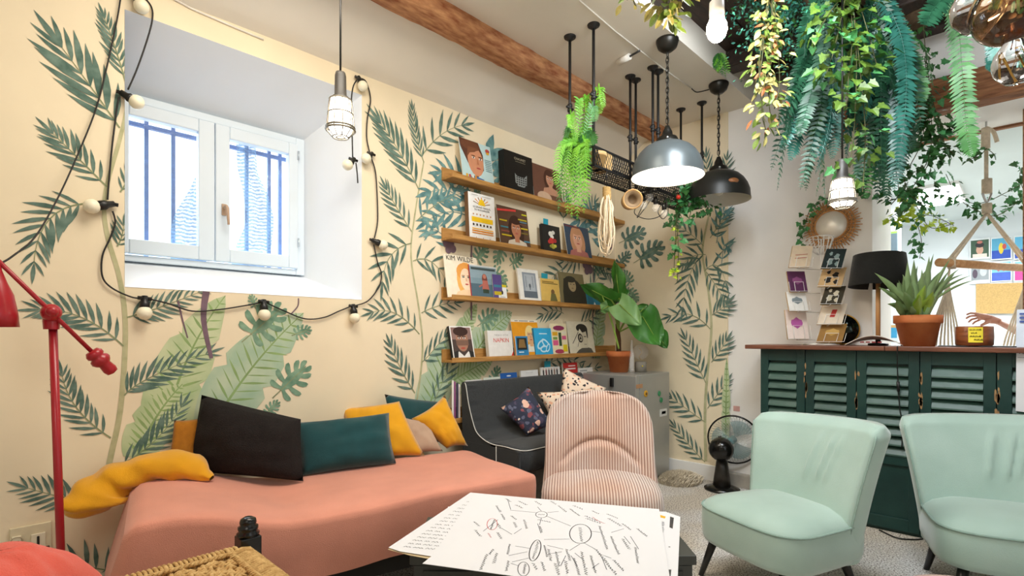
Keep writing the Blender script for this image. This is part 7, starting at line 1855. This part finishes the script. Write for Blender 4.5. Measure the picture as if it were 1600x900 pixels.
# ---- elephant ear plant on the fridge
fp = PZ(967, 581, FZ + 0.001); t = thing('elephant_ear_plant', 'elephant ear plant in a terracotta pot on the fridge', 'plant', (fp.x, fp.y, FZ + 0.001))
pot(t, 0.104, 0.072, 0.172)
g_big = leafmat('elephant_ear_leaf', '#2E6A22', '#4A8A34', 0.3, 6); g_bigl = leafmat('elephant_ear_young', '#6FA05A', '#8DBB78', 0.35, 6); g_stalk = mat('green_stalk', '#8FB04A', 0.5)
MB().tube([(0, 0, 0.14), (0.0, 0.004, 0.26), (-0.01, 0.01, 0.40)], [0.02, 0.022, 0.014], 10).build('trunk', mat('plant_trunk', '#5A3A22', 0.8, var=0.2, scale=20), t)
def big_leaf(base, tip, wpx, d, m, tilt=0.0, dd=0.0, curl=0.12):
    a, b = PD(*base, d), PD(*tip, d + dd); L = (b - a).length; ax = (b - a).normalized(); vw = Vector((_c, _s, 0))
    sd = ax.cross(vw).normalized(); nn = sd.cross(ax); sd = (sd * math.cos(tilt) + nn * math.sin(tilt)).normalized(); nn = sd.cross(ax)
    hw_ = wpx / F * d / 2
    def fn(i, j):
        s_ = 2 * i - 1; t_ = j
        w_ = hw_ * (math.sin(math.pi * min(1, (0.16 + 0.84 * t_)) ** 0.75) ** 0.75 if t_ < 1 else 0)
        back = -0.16 * L * (abs(s_) ** 1.5) * (1 - t_) ** 2
        wave = 0.018 * math.sin(9 * t_ + 4 * s_) * abs(s_)
        return a + ax * (L * t_ + back) + sd * s_ * w_ + nn * (curl * L * (abs(s_) * 0.35 - t_ * t_ * 0.5) + wave)
    MB().grid(fn, 10, 12).build('leaf', m, t, world=True)
    st0 = Vector((fp.x, fp.y, FZ + 0.33))
    MB().tube(smoothpath([st0, (st0 + a) / 2 + Vector((0, 0, 0.06)), a + ax * L * 0.06], 5), 0.007, 6).build('stalk', g_stalk, t, world=True)
    MB().tube([a + ax * L * 0.05 - nn * 0.004, a + ax * L * 0.5 - nn * (0.004 + curl * L * 0.12), b], [0.004, 0.003, 0.001], 5).build('midrib', g_stalk, t, world=True)
dz = 4.26
big_leaf((1002, 492), (1030, 540), 62, dz - 0.05, g_big, 0.3, -0.02); big_leaf((1024, 520), (1043, 543), 30, dz + 0.05, g_big, -0.5)
big_leaf((966, 474), (1002, 508), 40, dz - 0.10, g_bigl, -0.2, -0.05); big_leaf((958, 470), (907, 443), 34, dz, g_big, 0.7); big_leaf((968, 466), (962, 407), 30, dz + 0.05, g_big, 0.9)
big_leaf((956, 462), (984, 456), 30, dz + 0.08, g_big, 0.6); big_leaf((950, 478), (938, 486), 22, dz - 0.02, g_bigl, 0.4); big_leaf((998, 490), (1012, 476), 24, dz + 0.06, g_big, 0.2)
MB().tube(smoothpath([PD(967, 545, dz), PD(955, 500, dz), PD(940, 460, dz)], 5), [0.008] * 6 + [0.006] * 4 + [0.002], 6).build('young_shoot', g_stalk, t, world=True)
# things beside it
lb = PZ(1001, 581, FZ + 0.001); t = thing('bulb_lamp', 'small lamp with a clear globe bulb on a concrete foot on the fridge', 'lamp', (lb.x, lb.y, FZ + 0.001))
MB().lathe([(0.0, 0), (0.048, 0), (0.048, 0.075), (0.042, 0.085), (0.0, 0.085)], (0, 0, 0), 24).build('foot', mat('concrete', '#8C877C', 0.9, var=0.12, scale=30), t)
MB().ball((0, 0, 0.165), 0.066, 20, 14).build('globe_bulb', mat('thin_glass', (1, 1, 1), 0.02, alpha=0.18), t)
MB().tube([(0.012 * math.cos(i), 0.012 * math.sin(i), 0.10 + 0.012 * i) for i in range(9)], 0.002, 4).build('filament', mat('brass_filament', '#D9A84A'), t)
MB().ball((-0.033, -0.036, 0.05), 0.006, 8, 6).build('switch', cm('#E8D21E'), t)
vb = PZ(985, 582, FZ + 0.001); t = thing('glass_bottle', 'slim clear glass bottle between the plant pot and bulb lamp', 'bottle', (vb.x + 0.02, vb.y, FZ + 0.001))
MB().lathe([(0.0, 0.0), (0.020, 0.0), (0.022, 0.02), (0.022, 0.14), (0.012, 0.19), (0.010, 0.26), (0.012, 0.265), (0.008, 0.265), (0.008, 0.19), (0.018, 0.14), (0.018, 0.01), (0.0, 0.01)], (0, 0, 0), 20).build('bottle_glass', mat('thin_glass', (1, 1, 1)), t)

# ---- strap leaved plant on the bar
pp_ = PX(1434, 541, 3.87); t = thing('strap_leaf_plant', 'grey green strap leaved plant in a terracotta pot on the bar', 'plant', (3.87, pp_.y, ZT))
pot(t, 0.118, 0.080, 0.18)
g_strap = leafmat('strap_leaf', '#6E8A55', '#8FA66E', 0.45, 8); g_strap2 = leafmat('strap_leaf_bright', '#86A838', '#A5C24E', 0.45, 8)
dp = pp_.x * _c + pp_.y * _s
def strap(e, wpx, m, dd, bend=0.2):
    a = Vector((rl_.uniform(-.05, .05), rl_.uniform(-.05, .05), 0.16)); b = PD(*e, dp + dd) - wm(t).translation
    c_ = (a + b) / 2 + Vector((0, 0, bend * (b - a).length)); ax0 = (b - a).normalized(); vw = Vector((_c, _s, 0.2))
    w = wpx / F * dp / 2
    def fn(i, j):
        s_ = 2 * i - 1; p = bez(a, c_, b, j); tg = (bez(a, c_, b, min(1, j + .03)) - bez(a, c_, b, max(0, j - .03))).normalized(); sd = tg.cross(vw).normalized(); nn = sd.cross(tg)
        wk = w * (0.55 + 0.6 * math.sin(math.pi * min(1, j * .9 + .05))) * (1 - max(0, j - .72) / .28) ** .8
        return p + sd * s_ * wk + nn * abs(s_) * wk * 0.5
    MB().grid(fn, 4, 10).build('leaf', m, t)
for e, w_, m, dd, bd in (((1366, 426), 9, g_strap, -.02, .10), ((1378, 435), 9, g_strap, .05, .1), ((1400, 470), 13, g_strap, -.1, .05), ((1410, 428), 11, g_strap, .06, .02), ((1418, 408), 11, g_strap, .0, .0), ((1428, 405), 13, g_strap, .08, .0), ((1440, 425), 14, g_strap, -.06, .0), ((1452, 400), 12, g_strap, .02, .0), ((1459, 396), 9, g_strap, .05, .0), ((1466, 430), 13, g_strap, -.05, .05), ((1478, 418), 10, g_strap, .08, .08), ((1492, 428), 9, g_strap, .05, .1), ((1486, 402), 7, g_strap, .0, .05), ((1499, 420), 6, g_strap, .02, .12), ((1518, 430), 5, g_strap, -.02, .12), ((1402, 432), 12, g_strap, .1, .05), ((1424, 440), 16, g_strap, -.1, 0), ((1446, 445), 16, g_strap2, -.1, 0), ((1458, 455), 15, g_strap2, -.1, .05), ((1412, 455), 15, g_strap, -.12, 0), ((1434, 415), 12, g_strap, .1, 0), ((1470, 450), 14, g_strap2, .1, .05), ((1388, 445), 10, g_strap, -.05, .1), ((1405, 445), 12, g_strap, .12, .02), ((1483, 440), 10, g_strap, .1, .1), ((1436, 460), 16, g_strap2, -.13, 0), ((1428, 430), 13, g_strap, -.02, 0), ((1450, 420), 13, g_strap, .1, 0)):
    strap(e, w_ * 0.8, m, dd, bd + 0.04)
    strap((e[0] + rl_.uniform(-14, 14), e[1] + rl_.uniform(4, 26)), w_ * 0.7, m, dd + rl_.uniform(-.06, .06), bd + 0.08)
# ================================================================ STRING LIGHTS, SOCKETS, SMALL THINGS
t = thing('string_light', 'string of frosted white bulbs on black cord around the window', 'string light', (WX0, W, WZ0))
cord = mat('string_cord', '#1A1715', 0.6); frost = mat('frosted_globe', '#F4EDD2', 0.35)
def on(u, v, off=0.02): return PY(u, v, W - off)
def run(pts, off=0.012): MB().tube(smoothpath([on(u, v, off) for u, v in pts], 7), 0.0036, 6).build('cord', cord, t, world=True)
run([(205, -12), (222, -6), (236, 10), (238, 30), (230, 62), (214, 108), (200, 140)])
run([(186, 152), (182, 175), (175, 230), (170, 285), (168, 312)])
run([(176, 330), (180, 348), (172, 372), (160, 400), (160, 432), (175, 450), (205, 464), (224, 466)])
run([(228, 466), (262, 474), (300, 486), (340, 484), (380, 478), (411, 472)])
run([(414, 472), (440, 484), (476, 498), (506, 496), (530, 486), (550, 478)])
run([(553, 478), (575, 470), (592, 448), (596, 428), (590, 410), (584, 382)])
run([(585, 372), (590, 345), (589, 300), (586, 265), (578, 242)])
run([(578, 240), (573, 215), (574, 185), (579, 155), (572, 128), (562, 122)])
run([(560, 122), (552, 135), (549, 160), (550, 200), (551, 246)], 0.06)
run([(556, 254), (558, 270), (559, 286)], 0.06)
def bulb(sock_uv, bulb_uv, off=0.02, r=0.029):
    a, b = on(*sock_uv, off), on(*bulb_uv, off + 0.012)
    d = (b - a).normalized()
    s_ = MB().tube([a - d * 0.012, a + d * 0.012, a + d * 0.02, b - d * 0.012], [0.012, 0.014, 0.019, 0.019], 12).tube([a + Vector((-0.025, 0, 0.004)), a + Vector((0.025, 0, 0.0))], 0.008, 8).build('socket', sock, t, world=True)
    MB().ball(b + d * 0.006, r, 16, 10).build('bulb', frost, s_, world=True)
bulb((210, -14), (220, 8)); bulb((193, 147), (211, 158)); bulb((173, 319), (146, 322)); bulb((226, 467), (226, 487)); bulb((412, 472), (413, 490)); bulb((552, 479), (554, 495)); bulb((584, 376), (597, 382)); bulb((580, 241), (573, 247)); bulb((561, 123), (566, 133)); bulb((552, 250), (544, 257), 0.06)
o = MB().tube(smoothpath([PY(u, v, y) for u, v, y in ((190, -14, W - .012), (183, 30, W - .012), (168, 100, W - .012), (150, 170, W - .014), (120, 245, W - .03), (90, 310, W - .08), (55, 370, W - .18), (20, 400, W - .28), (2, 411, 2.40))], 6), 0.0032, 6).build('power_cable', cord)
tag(o, 'black cord running down the mural to the red lamp', 'cable')
# wall sockets
t = thing('wall_socket', 'cream double wall socket with a dark switch near the floor', 'wall socket', PY(48, 850, W))
cr = cm('#DCD2B2', 0.4)
def sq(u0, v0, u1, v1, off, m, nm):
    a, b = PY(u0, v0, W), PY(u1, v1, W); MB().box((a.x, W - off, b.z), (b.x, W, a.z)).build(nm, m, t, world=True, bevel=0.002)
sq(15, 826, 80, 858, 0.012, cr, 'back_plate'); sq(48, 834, 71, 852, 0.018, cm('#E6DEC4', 0.4), 'switch_plate'); sq(57, 836, 61, 849, 0.022, cm('#22201C', 0.4), 'switch_key'); sq(18, 838, 33, 856, 0.018, cm('#E6DEC4', 0.4), 'outlet')
Mx = Matrix.Rotation(R(90), 3, 'X'); c_ = PY(26, 847, W - 0.018)
MB().lathe([(0.0, -0.002), (0.015, -0.002), (0.017, 0.002), (0.019, 0.002), (0.019, 0.0)], c_, 20, 0, Mx).build('outlet_well', cm('#B5AA8C'), t, world=True)
MB().ball(c_ + Vector((0.004, -0.002, 0)), 0.004, 8, 6).build('earth_pin', cm('#22201C'), t, world=True)
sq(20, 862, 78, 884, 0.012, cr, 'lower_plate')
# small sign on the pier
o = MB().box((B - 0.003, PX(1146, 636, B).y, PX(1146, 642, B).z), (B, PX(1156, 636, B).y, PX(1146, 634, B).z)).build('sticker_label', cm('#D9A8A0')); tag(o, 'small pink sticker on the white pier beside the fan', 'sticker')
flush_text()
